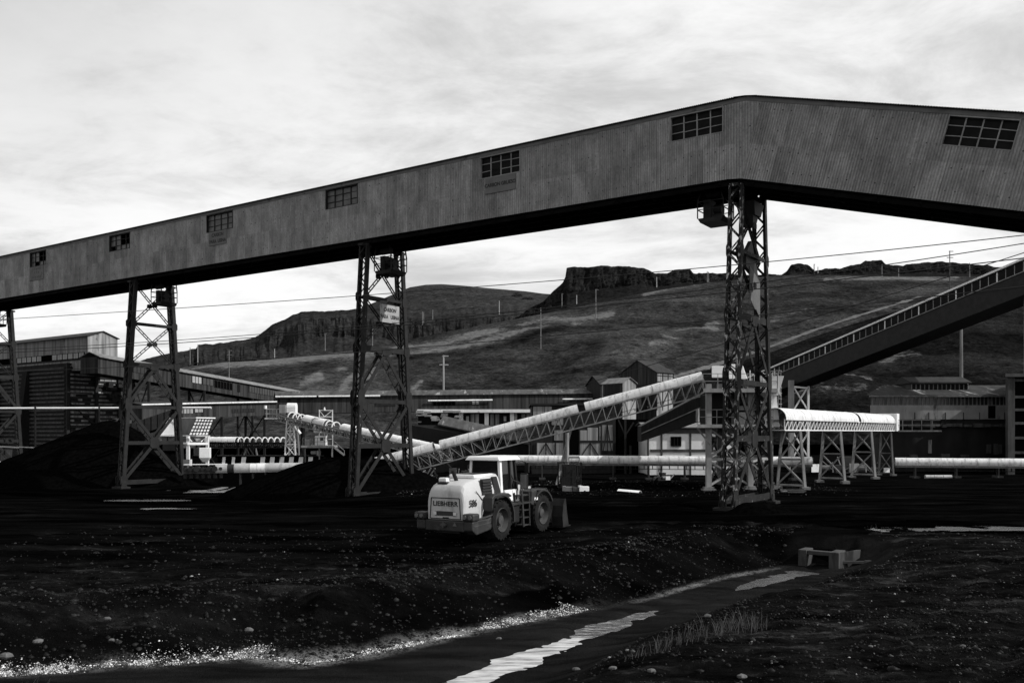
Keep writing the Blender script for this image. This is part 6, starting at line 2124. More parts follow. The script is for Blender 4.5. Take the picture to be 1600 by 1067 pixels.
mb = MB(); mb.beam((-2.76, -.958, 1.75), (-3.25, -.93, 2.15), .025, .02); mb.beam((-2.72, -.958, 1.55), (-1.2, -.958, 1.55), .02, .02); mb.build('side_seam', M['black_plastic'], hd)
mb = MB(); mb.box((-2.9, -.62, 2.64), (-1.3, .62, 2.80)); mb.build('radiator_cover', M['paint_white'], hd, bevel=.05)
mb = MB(); mb.box((-2.7, -.5, 2.803), (-1.5, .5, 2.825)); mb.build('cover_mesh', M['paint_dark'], hd)
mb = MB(); mb.box((-3.9, .08, 2.40), (-3.45, .55, 2.52)); mb.build('lamp_base', M['black_plastic'], hd, bevel=.02)
mb = MB(); mb.box((-3.85, .14, 2.523), (-3.5, .52, 2.70)); mb.build('intake_cap', M['paint_white'], hd, bevel=.04)
mb = MB(); mb.tube((-3.32, -.05, 2.5), (-3.62, -.02, 3.02), .085, n=12); mb.build('exhaust_pipe', M['black_plastic'], ld)
# counterweight with lamp pods
mb = MB()
cw = [(-4.22, .62), (-4.22, .98), (-4.05, 1.02), (-2.9, 1.02), (-2.35, 1.24), (-2.35, .95), (-2.75, .55), (-3.9, .42)]
mb.ext([(x, -1.36, z) for x, z in cw][::-1], (0, .42, 0)); mb.ext([(x, .94, z) for x, z in cw][::-1], (0, .42, 0))
mb.box((-4.2, -.938, .55), (-2.4, .938, .99))
cwt = mb.build('counterweight', M['paint_dark'], ld, bevel=.05)
for s_ in (-1, 1):
    mb = MB(); mb.box((-4.30, s_ * 1.17 - .26, 1.0), (-3.75, s_ * 1.17 + .26, 1.30)); pod = mb.build('lamp_pod', M['paint_dark'], ld, bevel=.07)
    for y in (-.11, .13):
        mb = MB(); mb.tube((-4.335, s_ * 1.17 + y, 1.16), (-4.29, s_ * 1.17 + y, 1.16), .085, n=14); mb.build('lamp', M['lens_dark'], pod)
mb = MB(); mb.beam((-4.1, -1.366, 1.04), (-2.5, -1.366, 1.16), .02, .06); mb.beam((-4.1, -1.366, .78), (-2.7, -1.366, .86), .02, .03); mb.build('trim_strip', M['rim'], cwt)
mb = MB(); mb.tube((-4.30, 0, .70), (-4.30, 0, .92), .05, n=8); mb.box((-4.33, -.12, .78), (-4.223, .12, .86)); mb.build('tow_pin', M['rim'], cwt)
mb = MB(); mb.ext([(-4.235, -.62, .78), (-4.235, -.42, .78), (-4.235, -.52, .94)], (.01, 0, 0)); mb.build('reflector', M['lens_dark'], cwt)
mb = MB(); b8(mb, -3.9, -.6, .55, .55, .45, 1.0); mb.build('rear_frame', M['black_plastic'], ld)
# wheels
RW, WW, TR = .87, .64, 1.10
def wheel(x, y):
    mb = MB()
    prof = [(-.30, .50), (-.32, .66), (-.30, .80), (-.22, .86), (.22, .86), (.30, .80), (.32, .66), (.30, .50)]
    n = 44
    for i in range(n):
        a = 2 * math.pi * i / n
        mb.v += [(x + r * math.sin(a), y + w_, RW + r * math.cos(a)) for w_, r in prof]
    m_ = len(prof)
    for i in range(n):
        for j in range(m_ - 1):
            p0, p1 = i * m_ + j, ((i + 1) % n) * m_ + j
            mb.f.append((p0, p0 + 1, p1 + 1, p1))
    for i in range(22):
        for sgn in (-1, 1):
            a = 2 * math.pi * (i + (.5 if sgn > 0 else 0)) / 22
            b_ = a + .10
            pts = []
            for aa, w_, r in ((a, 0.02 * sgn, .855), (a + .07, 0.02 * sgn, .855), (b_ + .09, .31 * sgn, .80), (b_, .31 * sgn, .80), (a, 0.02 * sgn, .89), (a + .07, 0.02 * sgn, .89), (b_ + .09, .32 * sgn, .845), (b_, .32 * sgn, .845)):
                pts.append((x + r * math.sin(aa), y + w_, RW + r * math.cos(aa)))
            mb.box8(pts)
    w_ = thing_part('wheel', ld)
    mb.build('tyre', M['tyre'], w_)
    mb = MB()
    so = -1 if y < 0 else 1
    prof = [(.30, .52), (.33, .50), (.24, .46), (.12, .40), (.10, .24), (.26, .20), (.28, .0)]
    for i in range(n):
        a = 2 * math.pi * i / n
        mb.v += [(x + r * math.sin(a), y + ww * so, RW + r * math.cos(a)) for ww, r in prof]
    m_ = len(prof)
    for i in range(n):
        for j in range(m_ - 1):
            p0, p1 = i * m_ + j, ((i + 1) % n) * m_ + j
            mb.f.append((p0, p0 + 1, p1 + 1, p1))
    mb.build('rim', M['rim'], w_)
    mb = MB()
    for i in range(12):
        a = 2 * math.pi * i / 12
        c = (x + .30 * math.sin(a), y + .11 * so, RW + .30 * math.cos(a))
        mb.tube(c, (c[0], c[1] + .05 * so, c[2]), .022, n=6)
    mb.build('wheel_nut', M['lens_dark'], w_)
def thing_part(name, parent):
    o = bpy.data.objects.new(name, None); o.empty_display_size = .2
    COL.objects.link(o); o.parent = parent
    ORG[o.name] = V((0, 0, 0))
    return o
for x in (-1.9, 1.9):
    for y in (-TR, TR):
        wheel(x, y)
    mb = MB(); mb.tube((x, -TR + .1, RW), (x, TR - .1, RW), .24, n=12); mb.box((x - .35, -.4, RW - .3), (x + .35, .4, RW + .35)); mb.build('axle', M['black_plastic'], ld)
# fenders
for y0 in (-1.44, .80):
    for xc, a0, a1 in ((-1.9, -8, 118), (1.9, 28, 150)):
        mb = MB()
        n = 12
        o_ = len(mb.v)
        for i in range(n + 1):
            a = R(a0 + (a1 - a0) * i / n)
            for r in (1.0, 1.07):
                fl = 1.0
                mb.v += [(xc + r * math.cos(a), y0, RW + r * math.sin(a) * 1.02), (xc + r * math.cos(a), y0 + .64, RW + r * math.sin(a) * 1.02)]
        for i in range(n):
            a, b_ = 4 * i, 4 * i + 4
            mb.f += [(a, a + 1, b_ + 1, b_), (a + 2, b_ + 2, b_ + 3, a + 3), (a, b_, b_ + 2, a + 2), (a + 1, a + 3, b_ + 3, b_ + 1)]
        mb.f += [(0, 2, 3, 1), (4 * n, 4 * n + 1, 4 * n + 3, 4 * n + 2)]
        mb.build('fender', M['paint_dark'], ld, smooth=True)
for s_ in (-1, 1):
    mb = MB(); y0, y1 = (-1.40, -.95) if s_ < 0 else (.95, 1.40)
    mb.ext([(x, y0, z) for x, z in ((-2.72, 1.28), (-2.72, 1.86), (-2.5, 1.98), (-1.3, 1.98), (-1.0, 1.86), (-1.1, 1.80), (-2.5, 1.80))][::-1], (0, y1 - y0, 0)); mb.build('side_box', M['paint_dark'], ld, bevel=.04)
    mb = MB(); mb.ext([(x, y0 if s_ < 0 else .80, z) for x, z in ((.75, 1.35), (.85, 1.92), (1.3, 2.02), (2.2, 1.97), (2.2, 1.9), (1.3, 1.92), (1.0, 1.3))][::-1], (0, .62, 0)); mb.build('front_guard', M['paint_dark'], ld, bevel=.03)
    mb = MB(); mb.box((1.0, s_ * 1.42 - .012, 1.52), (1.32, s_ * 1.42 + .012, 1.64)); mb.build('side_marker', M['paint_white'], ld)
    mb = MB(); mb.beam((2.2, s_ * 1.12, 2.0), (2.75, s_ * 1.12, 1.5), .6, .03); mb.build('guard_edge', M['rim'], ld)
# cab
CX0, CX1, CY, CZ0, CZ1 = -1.0, .45, .78, 1.45, 3.42
mb = MB()
b8(mb, CX0, CX1, CY, CY, CZ0, 1.98)
cabp = mb.build('cab', M['paint_white'], ld, bevel=.05)
for (x0, x1, y) in ((CX0, CX0 + .17, 1), (CX1 - .12, CX1, 1), (-.12, -.02, 1)):
    for s_ in (-1, 1):
        mb = MB()
        xb = .10 if x0 > 0.3 else 0
        yt = .70
        wd_ = x1 - x0
        mb.box8([(x0 + xb, s_ * CY - .06, 1.97), (x1 + xb, s_ * CY - .06, 1.97), (x1 + xb, s_ * CY + .05, 1.97), (x0 + xb, s_ * CY + .05, 1.97), (x0, s_ * yt - .06, 3.34), (x1, s_ * yt - .06, 3.34), (x1, s_ * yt + .05, 3.34), (x0, s_ * yt + .05, 3.34)])
        mb.build('pillar', M['paint_white'] if x0 < -.5 else M['black_plastic'], cabp)
mb = MB(); b8(mb, CX0 - .22, CX1 + .28, .90, .78, 3.34, 3.52, CX0 - .14, CX1 + .16); mb.build('roof', M['paint_white'], cabp, bevel=.05)
mb = MB()
mb.box8([(CX0 + .05, -.72, 1.99), (CX0 + .07, -.72, 1.99), (CX0 + .07, .72, 1.99), (CX0 + .05, .72, 1.99), (CX0 + .05, -.66, 3.335), (CX0 + .07, -.66, 3.335), (CX0 + .07, .66, 3.335), (CX0 + .05, .66, 3.335)])
mb.build('rear_window', M['cab_glass'], cabp)
for s_ in (-1, 1):
    mb = MB(); mb.box8([(CX0 + .18, s_ * .765, 1.99), (CX1 - .0, s_ * .765, 1.99), (CX1 - .0, s_ * .78, 1.99), (CX0 + .18, s_ * .78, 1.99), (CX0 + .18, s_ * .69, 3.335), (CX1 - .12, s_ * .69, 3.335), (CX1 - .12, s_ * .705, 3.335), (CX0 + .18, s_ * .705, 3.335)])
    mb.build('side_window', M['cab_glass'], cabp)
mb = MB(); mb.box8([(CX1 + .06, -.7, 1.99), (CX1 + .08, -.7, 1.99), (CX1 + .08, .7, 1.99), (CX1 + .06, .7, 1.99), (CX1 - .04, -.64, 3.335), (CX1 - .02, -.64, 3.335), (CX1 - .02, .64, 3.335), (CX1 - .04, .64, 3.335)]); mb.build('windscreen', M['cab_glass'], cabp)
mb = MB(); mb.box((-.75, -.28, 1.99), (-.25, .28, 2.5)); mb.box((-.85, -.26, 2.5), (-.68, .26, 2.95)); mb.build('driver_seat', M['black_plastic'], cabp, bevel=.04)
# side door panel under the glass, with rounded cover and front console
mb = MB(); mb.box8([(-.85, -.98, 1.5), (.45, -.98, 1.5), (.45, -.78, 1.5), (-.85, -.78, 1.5), (-.75, -.92, 2.05), (.35, -.92, 2.05), (.35, -.78, 2.05), (-.75, -.78, 2.05)]); mb.build('door_panel', M['paint_white'], cabp, bevel=.04)
# mirrors
for s_ in (-1, 1):
    mb = MB(); mb.box((.30, s_ * 1.24 - .19, 2.05), (.42, s_ * 1.24 + .19, 2.75)); mr = mb.build('mirror', M['black_plastic'], ld, bevel=.04)
    mb = MB(); mb.box((.285, s_ * 1.24 - .15, 2.1), (.297, s_ * 1.24 + .15, 2.7)); mb.build('mirror_glass', M['lens_dark'], mr)
    mb = MB(); mb.path([(.55, s_ * 1.28, 2.66), (.5, s_ * 1.0, 2.72), (.45, s_ * .86, 2.4), (.1, s_ * 1.0, 1.6)], .022, 6); mb.build('mirror_arm', M['black_plastic'], mr)
    mb = MB(); mb.box((1.0, s_ * 1.02 - .1, 2.75), (1.08, s_ * 1.02 + .1, 3.2)); mb.path([(1.02, s_ * .98, 3.2), (.95, s_ * .8, 3.28), (.8, s_ * .7, 3.25)], .02, 6); mb.build('front_mirror', M['black_plastic'], ld)
# access ladder and handrails
mb = MB()
for y in (-1.38, -.98):
    mb.beam((.05, y, .42), (-.1, y, 1.9), .05, .12)
    mb.beam((.62, y, .42), (.55, y, 1.9), .05, .06)
for i in range(5):
    z = .45 + .33 * i
    mb.box((.02 - .02 * i, -1.38, z), (.62, -.98, z + .04))
mb.build('ladder', M['paint_dark'], ld)
mb = MB(); mb.box((-.95, -1.40, 1.42), (.75, -.78, 1.49)); mb.build('catwalk', M['paint_dark'], ld)
mb = MB(); mb.path([(-.05, -1.36, 1.5), (-.02, -1.36, 2.3), (-.2, -.9, 2.5)], .022, 6); mb.path([(.75, -1.36, 1.5), (.8, -1.36, 2.2), (.9, -.9, 2.1)], .022, 6); mb.build('handrail', M['rim'], ld)
mb = MB(); b8(mb, -.6, .9, .5, .5, .7, 1.44); mb.build('hinge_frame', M['black_plastic'], ld)
mb = MB(); mb.box((-1.0, -1.30, .62), (-.15, -.7, 1.40)); mb.build('tank', M['black_plastic'], ld, bevel=.06)
# front frame, lift arms, bucket
mb = MB(); mb.ext([(x, -.42, z) for x, z in ((.85, .6), (.85, 1.5), (1.3, 2.1), (1.9, 2.15), (2.5, 1.2), (2.4, .6))][::-1], (0, .84, 0)); mb.build('front_frame', M['paint'], ld, bevel=.03)
for s_ in (-1, 1):
    mb = MB(); y = s_ * .55
    arm = [(1.45, 1.95), (1.6, 2.15), (2.6, 1.75), (3.35, .95), (3.5, .45), (3.3, .35), (3.1, .75), (2.5, 1.35), (1.6, 1.75)]
    mb.ext([(x, y - .07, z) for x, z in arm][::-1], (0, .14, 0)); mb.build('lift_arm', M['paint'], ld, bevel=.02)
    mb = MB(); mb.tube((1.3, s_ * .4, 1.0), (2.5, s_ * .45, 1.45), .10, n=10); mb.tube((2.2, s_ * .43, 1.34), (2.8, s_ * .47, 1.5), .06, n=10); mb.build('lift_cylinder', M['rim'], ld)
mb = MB(); mb.beam((2.1, 0, 1.9), (3.1, 0, 1.9), .22, .26); mb.beam((3.1, 0, 1.95), (3.45, 0, 1.0), .16, .16); mb.build('tilt_lever', M['paint'], ld)
bk = [(3.45, .12), (3.38, .6), (3.45, 1.1), (3.62, 1.42), (3.68, 1.42), (3.52, 1.08), (3.46, .6), (3.55, .22), (4.3, .13), (4.3, .09), (3.5, .08)]
mb = MB(); mb.ext([(x, -1.66, z) for x, z in bk][::-1], (0, 3.32, 0)); bkt = mb.build('bucket', M['bucket'], ld)
for s_ in (-1, 1):
    mb = MB(); mb.ext([(x, s_ * 1.66 - .025, z) for x, z in ((3.45, .1), (3.36, .6), (3.44, 1.12), (3.62, 1.44), (3.72, 1.42), (3.85, .8), (4.05, .1))][::-1], (0, .05, 0)); mb.build('side_plate', M['bucket'], bkt)
mb = MB()
for y in (-1.1, -.5, .5, 1.1):
    mb.ext([(x, y - .03, z) for x, z in ((3.44, .15), (3.25, .35), (3.2, .7), (3.44, 1.1))][::-1], (0, .06, 0))
mb.build('bucket_rib', M['bucket'], bkt)

# ------------------------------------------------------------------ culvert head
cc = V((12.95, 37.9, 0))
root = thing('culvert', 'square concrete culvert mouth opening on to the ditch', 'culvert', (cc.x, cc.y, ZB), None)
ZC = ZB - .12
CA = R(-36)
T = Matrix.Translation(V((cc.x, cc.y, ZC))) @ Matrix.Rotation(CA, 4, 'Z')
mb = MB(T)
mb.box((-.86, 0, -.4), (-.50, .95, .80)); mb.box((.46, -.1, -.4), (.88, .95, .80)); mb.box((-.497, .08, .60), (.457, .40, .78))
mb.build('headwall', M['concrete_dark'], root, bevel=.03)
mb = MB(T); mb.ext([(.883, .1, -.4), (1.2, .9, -.4), (1.3, 1.0, .84), (.883, .1, .79)], (.12, .2, 0)); mb.build('wing_wall', M['concrete_dark'], root)
mb = MB(T); mb.box((-.497, .95, -.4), (.457, 1.1, .78)); mb.build('dark_tunnel', M['hole'], root)
mb = MB(); a = P(1310, 885, 37.5)
for i in range(3):
    mb.beam(V((a.x + i * 1.1, 37.6 - i * .1, ZB + .25 + .03 * (i % 2))), V((a.x + 1.15 + i * 1.1, 37.5 - i * .1, ZB + .26 + .05 * (i % 2))), .14, .10)
root2 = tag(mb.build('fallen_board', M['concrete_dark']), 'thin pale board lying at the ditch edge beside the culvert mouth', 'board')

# ------------------------------------------------------------------ poles on the hill
def pole(px, pyb, pyt, label, arms=0, mat='pole', lamp=False, r=None, dep=None, group='utility poles on the hillside', pair=False):
    if dep:
        c = P(px, pyb, dep)
    else:
        c = on_hill(px, pyb)
        if c is None:
            print('pole misses', px, pyb); return
    dd = c.y
    h = (pyb - pyt) / F * dd
    r = r or max(.11, .00055 * dd)
    root = thing('utility_pole', label, 'pole', tuple(c), group)
    mb = MB(); mb.tube((c.x, c.y, c.z - 1.0), (c.x, c.y, c.z + h), r, r * .75, 7); 
    mb.build('shaft', M[mat], root)
    if pair:
        mb = MB(); mb.tube((c.x + 1.1, c.y + .3, c.z - 1.0), (c.x + 1.1, c.y + .3, c.z + h * .96), r, r * .75, 7); mb.build('shaft', M[mat], root)
    mb = MB()
    for i in range(arms):
        z = c.z + h * (.985 - .16 * i)
        mb.beam((c.x - h * .075 * (1 if i else .3), c.y, z), (c.x + h * .09, c.y, z), r * 1.1, r * 1.1)
    if arms:
        mb.build('crossarm', M[mat], root)
    if lamp:
        mb = MB(); mb.beam((c.x - .9, c.y, c.z + h), (c.x + .3, c.y, c.z + h + .1), .45, .25); mb.build('lamp_head', M['pole_pale'], root)
pole(845, 545, 481, 'tall thin pole on the grass slope under the cliff end of the mesa', 1)
pole(931, 498, 452, 'thin pole on the grass slope below the middle of the flat mesa', 1)
pole(878, 480, 459, 'short thin pole at the steep end of the flat mesa', 1)
pole(901, 475, 461, 'very short pale post below the steep end of the mesa', 0, 'pole_pale')
pole(1026, 449, 433, 'pale post on the ridge below the notch in the mesa', 0, 'pole_pale')
pole(1105, 441, 424, 'paired posts on the ridge just before the flaking tower', 0, pair=True)
pole(780, 491, 470, 'short pale post under the slope of the far round hill', 0, 'pole_pale')
pole(1484, 452, 392, 'dark thick pole standing above the bright roof edge of the inclined gallery', 2, 'timber', r=.34)
pole(1272, 428, 413, 'small T-topped post on the skyline beside the round rock knob', 1, 'timber')
pole(1278, 427, 417, 'small pale post on the skyline right by the T-topped one', 0, 'pole_pale')
pole(1378, 431, 413, 'short post on the skyline below the square summit rock', 0)
pole(1404, 432, 419, 'short post on the skyline after the square summit rock', 0)
pole(1515, 433, 411, 'thin post on the ridge close to the inclined gallery roof', 0)
pole(429, 560, 545, 'short pale post on the track in front of the cliffs', 0, 'pole_pale')
pole(358, 590, 547, 'thin pole behind the sheet roof of the sloping walkway', 2)
pole(309, 570, 538, 'pale stout post above the upper end of the sloping walkway', 0, 'pole_pale')
pole(297, 570, 543, 'thin pole just beside the pale stout post over the walkway', 0)
pole(508, 548, 521, 'thin pole on the track below the cliffs before the sign-bearing tower', 1)
pole(582, 540, 514, 'pole seen through the bracing of the sign-bearing tower', 1)
pole(660, 507, 487, 'paired posts on the slope just past the sign-bearing tower', 0, pair=True)
pole(676, 500, 484, 'thin short post below the far round hill beside the paired posts', 0)
pole(693, 640, 555, 'pale light pole with two crossarms behind the timber gallery', 2, 'pole_pale', dep=160, r=.19)
pole(1502, 600, 507, 'lamp pole standing behind the roof lantern of the soot-black building', 0, 'pole', lamp=True, dep=135, r=.26)

# small bushes on the skyline saddle
M['bush'] = grime('dark_bush', 0.006, 0.02, 2.0, rough=1.0, spec=0)
rr = random.Random(19)
def bush(px, py, size, label, n=240, flat=.5):
    c = on_hill(px, py)
    if c is None: return
    mb = MB()
    for i in range(n):
        a, k, z = rr.uniform(0, 6.28), rr.random() ** .5, rr.random()
        q_ = c + V((math.cos(a) * k * size, math.sin(a) * k * size * .6, z * (1 - k * k) * size * flat))
        e = size * .10
        o1 = V((rr.uniform(-1, 1), rr.uniform(-1, 1), rr.uniform(-1, 1))) * e
        o2 = V((rr.uniform(-1, 1), rr.uniform(-1, 1), rr.uniform(-1, 1))) * e
        mb.add([q_, q_ + o1, q_ + o1 + o2, q_ + o2], [(0, 1, 2, 3)])
    tag(mb.build('bush', M['bush']), label, 'bush', 'dark bushes on the hills')
bush(372, 565, 4.6, 'low dark bush beside the hill track after the walkway pole', 300, .3)
bush(392, 564, 3.6, 'second low dark bush on the hill track, nearer the short pale post', 300, .3)
bush(808, 463, 9, 'dark bush in the saddle before the steep end of the mesa', 300, .7)
bush(824, 468, 10, 'wider dark bush low in the saddle beside the mesa foot', 300, .4)

# ------------------------------------------------------------------ overhead wires
def wire(pts, d0, d1, label, r=.022):
    """pts: a few image points; depth from d0 at the first to d1 at the last, evenly in 1/depth"""
    q_ = []
    xs_ = np.array([p_[0] for p_ in pts]); ys_ = np.array([p_[1] for p_ in pts])
    co = np.polyfit(xs_, ys_, min(3, len(pts) - 1))
    for i in range(41):
        px = xs_[0] + (xs_[-1] - xs_[0]) * i / 40
        inv = 1 / d0 + (1 / d1 - 1 / d0) * i / 40
        q_.append(P(px, float(np.polyval(co, px)), 1 / inv))
    mb = MB(); mb.path(q_, r, 5)
    tag(mb.build('overhead_wire', M['wire']), label, 'wire', 'overhead wires')
wire([(-120, 506), (32, 498), (400, 474), (700, 450), (1140, 416), (1600, 367), (1760, 349)], 72, 37, 'highest black wire, crossing the sky under the gallery')
wire([(-120, 553), (0, 546), (400, 522), (650, 503), (860, 481), (1140, 447), (1600, 380), (1760, 354)], 74, 37, 'wire running just over the hill tops to the tall dark pole')
wire([(-120, 557), (0, 550), (400, 527), (650, 508), (860, 485), (1140, 456), (1600, 404), (1760, 384)], 74, 38, 'wire keeping close below the one over the hill tops', .026)
wire([(-120, 588), (0, 576), (300, 566), (650, 546), (860, 527), (1140, 496), (1300, 478), (1600, 448), (1760, 430)], 76, 39, 'wire sagging across the middle of the grass slope')
wire([(880, 609), (960, 587), (1100, 546), (1300, 487), (1450, 443), (1600, 395), (1700, 362)], 66, 38, 'steep wire rising from the sheds across the inclined gallery')
wire([(1190, 500), (1300, 486), (1450, 470), (1600, 448), (1700, 432)], 60, 45, 'short faint wire in front of the inclined gallery windows', .014)

# ------------------------------------------------------------------ odds and ends in the yard
root = thing('wire_cage', 'dark wire mesh cage on the ground under the rising conveyor', 'cage', tuple(P(890, 757, 74)))
c = P(890, 757, 74); zc = gzs(c.x, c.y)
mb = MB()
for x in np.linspace(-.95, .95, 9):
    for y in (-.9, .9):
        mb.beam((c.x + x, c.y + y, zc), (c.x + x, c.y + y, zc + 2.05), .035, .035)
for y in np.linspace(-.9, .9, 7):
    for x in (-.95, .95):
        mb.beam((c.x + x, c.y + y, zc), (c.x + x, c.y + y, zc + 2.05), .035, .035)
for z in (.04, .9, 2.05):
    for y in (-.9, .9):
        mb.beam((c.x - .95, c.y + y, zc + z), (c.x + .95, c.y + y, zc + z), .05, .05)
    for x in (-.95, .95):
        mb.beam((c.x + x, c.y - .9, zc + z), (c.x + x, c.y + .9, zc + z), .05, .05)
mb.build('mesh', M['steel'], root)
mb = MB(); mb.box((c.x - .6, c.y - .4, zc), (c.x + .5, c.y + .6, zc + 1.9)); mb.build('dark_content', M['black_steel'], root)
mb = MB(); mb.beam((c.x - .1, c.y - .7, zc + 2.5), (c.x + .75, c.y - .7, zc + 2.5), .1, .2); mb.beam((c.x - .1, c.y - .7, zc + 2.0), (c.x - .1, c.y - .7, zc + 2.5), .08, .08); mb.beam((c.x + .75, c.y - .7, zc + 2.0), (c.x + .75, c.y - .7, zc + 2.5), .08, .08); mb.build('top_bar', M['mid_steel'], root)
blk = []
for i, (px, sz_, mt, lab) in enumerate(((886, .62, 'concrete', 'grey concrete block on the ground, nearest the support foot'), (901, .55, 'concrete_dark', 'dark concrete block between the two lighter ones'), (913, .66, 'plaster', 'white pierced block, palest of three on the ground by the cage'))):
    c = P(px, 768, 70); zc = gzs(c.x, c.y)
    T = frame((c.x, c.y, zc), R(8 * i - 6))
    mb = MB(T); mb.box((-sz_ * .6, 0, -.05), (sz_ * .6, .5, sz_ * .55)); mb.box((-sz_ * .6, .003, sz_ * .553), (-sz_ * .2, .497, sz_ * .64))
    tag(mb.build('concrete_block', M[mt], bevel=.03), lab, 'block', 'loose blocks beside the wire cage')
c = P(983, 768, 68); zc = gzs(c.x, c.y)
mb = MB(); mb.arch((c.x - .8, c.y + .4, zc - .75), (c.x + .75, c.y - .2, zc - .85), 1.0, 62, 128, 10, .03)
tag(mb.build('curved_sheet', M['zinc_bright']), 'curved bright hood sheet lying loose on the coal ground', 'sheet')
for i, (x0, y0, x1, y1, dep, lab) in enumerate(((1222, 769, 1254, 772, 66, 'longest grey board of the two lying behind the flaking tower foot'), (1232, 774, 1258, 772, 65, 'short grey board lying across the longer one by the flaking tower'))):
    a, b_ = P(x0, y0, dep), P(x1, y1, dep); a.z, b_.z = gzs(a.x, a.y) + .12 + .12 * i, gzs(b_.x, b_.y) + .14 + .12 * i
    mb = MB(); mb.beam(a, b_, .8 - .3 * i, .1); mb.beam(a + V((0, .5, .1)), b_ + V((0, .3, .08)), .2, .08)
    tag(mb.build('loose_board', M['concrete_dark' if i else 'concrete']), lab, 'board', 'boards lying behind the flaking tower')
a, b_ = P(1445, 742.5, 90), P(1487, 742.5, 90)
root = thing('loose_pipe', 'short grey loose pipe of three lengths lying before the low dull conveyor', 'pipe', tuple(a))
a.z = b_.z = gzs(a.x, a.y) + .16
for i in range(3):
    mb = MB(); mb.tube(a.lerp(b_, i / 3 + .01), a.lerp(b_, (i + 1) / 3 - .01), .2, n=14); mb.build('length', M['zinc_dull'], root)
for i, (x0, x1, y, lab) in enumerate(((328, 352, 751, 'wide pale board lying on the ground below the grey drum'), (357, 370, 750, 'narrow pale board lying beside the wide one'))):
    a = P(x0, y, 84); b_ = P(x1, y - 2, 86); a.z = gzs(a.x, a.y) + .1; b_.z = gzs(b_.x, b_.y) + .25
    mb = MB(); mb.beam(a, b_, .7 - .4 * i, .08)
    tag(mb.build('loose_board', M['concrete']), lab, 'board', 'boards lying below the grey drum')

# scrap and small machines in the middle distance
def scrap(px, py, dep, size, label, seed, cat='scrap heap'):
    c = P(px, py, dep); c.z = gzs(c.x, c.y)
    rr = random.Random(seed)
    root = thing('scrap_heap' if cat == 'scrap heap' else 'small_machine', label, cat, tuple(c), 'scrap and small machines about the plant')
    mb = MB()
    for i in range(7):
        a = c + V((rr.uniform(-1, 1) * size, rr.uniform(-.6, .6), rr.uniform(0, .25) * size))
        b_ = a + V((rr.uniform(-.8, .8) * size, rr.uniform(-.4, .4), rr.uniform(-.1, .8) * size))
        mb.beam(a, b_, .09, .09)
    mb.build('bar', M['mid_steel'], root)
    mb = MB()
    for i in range(3):
        a = c + V((rr.uniform(-.9, .9) * size, rr.uniform(-.4, .4), rr.uniform(.15, .4) * size))
        mb.tube(a, a + V((rr.uniform(.2, .6), rr.uniform(-.2, .2), 0)) * size, .16 * size, n=10)
    mb.build('drum', M['grey_steel'], root)
    mb = MB(frame(tuple(c), rr.uniform(-.5, .5)))
    mb.box((-.7 * size, -.3, 0), (.5 * size, .5, .42 * size)); mb.box((-.2 * size, -.2, .423 * size), (.3 * size, .4, .85 * size))
    mb.build('box', M['black_steel'], root, bevel=.03)
    mb = MB(frame(tuple(c), rr.uniform(-.5, .5)))
    mb.box((.0, -.75, .1), (.5 * size, -.68, .5 * size)); mb.build('plate', M['white_steel'] if seed % 2 else M['clad_grey'], root)
for i, (px, py, dep, sz_, lab, cat) in enumerate((
    (575, 738, 90, 1.5, 'tangle of pale bars and drums behind the sign-bearing tower', 'scrap heap'), (655, 740, 92, 1.6, 'scrap heap under the low end of the rising conveyor', 'scrap heap'),
    (735, 742, 93, 1.3, 'scrap bars piled below the lean-to roof', 'scrap heap'), (1262, 722, 101, 2.0, 'small dark machine seen between the first two trestles', 'machine'),
    (1322, 722, 102, 2.2, 'small dark machine seen through the middle trestle', 'machine'), (1375, 735, 99, 1.4, 'scrap by the boxed end of the hooded conveyor', 'scrap heap'),
    (430, 706, 99, 1.3, 'bars and drums under the open hoops of the level conveyor', 'scrap heap'), (375, 706, 98, 1.3, 'dark machine below the roofed part of the level conveyor', 'machine'),
    (540, 704, 95, 1.5, 'scrap at the foot of the stair below the stacker', 'scrap heap'), (300, 720, 97, 1.2, 'small machine between the columns of the grated hopper', 'machine'),
    (60, 712, 106, 1.6, 'scrap behind the largest coal pile next to the stacked frames', 'scrap heap'), (1035, 738, 84, .9, 'low scrap lying before the white plastered building', 'scrap heap'))):
    scrap(px, py, dep, sz_, lab, 40 + i, cat)

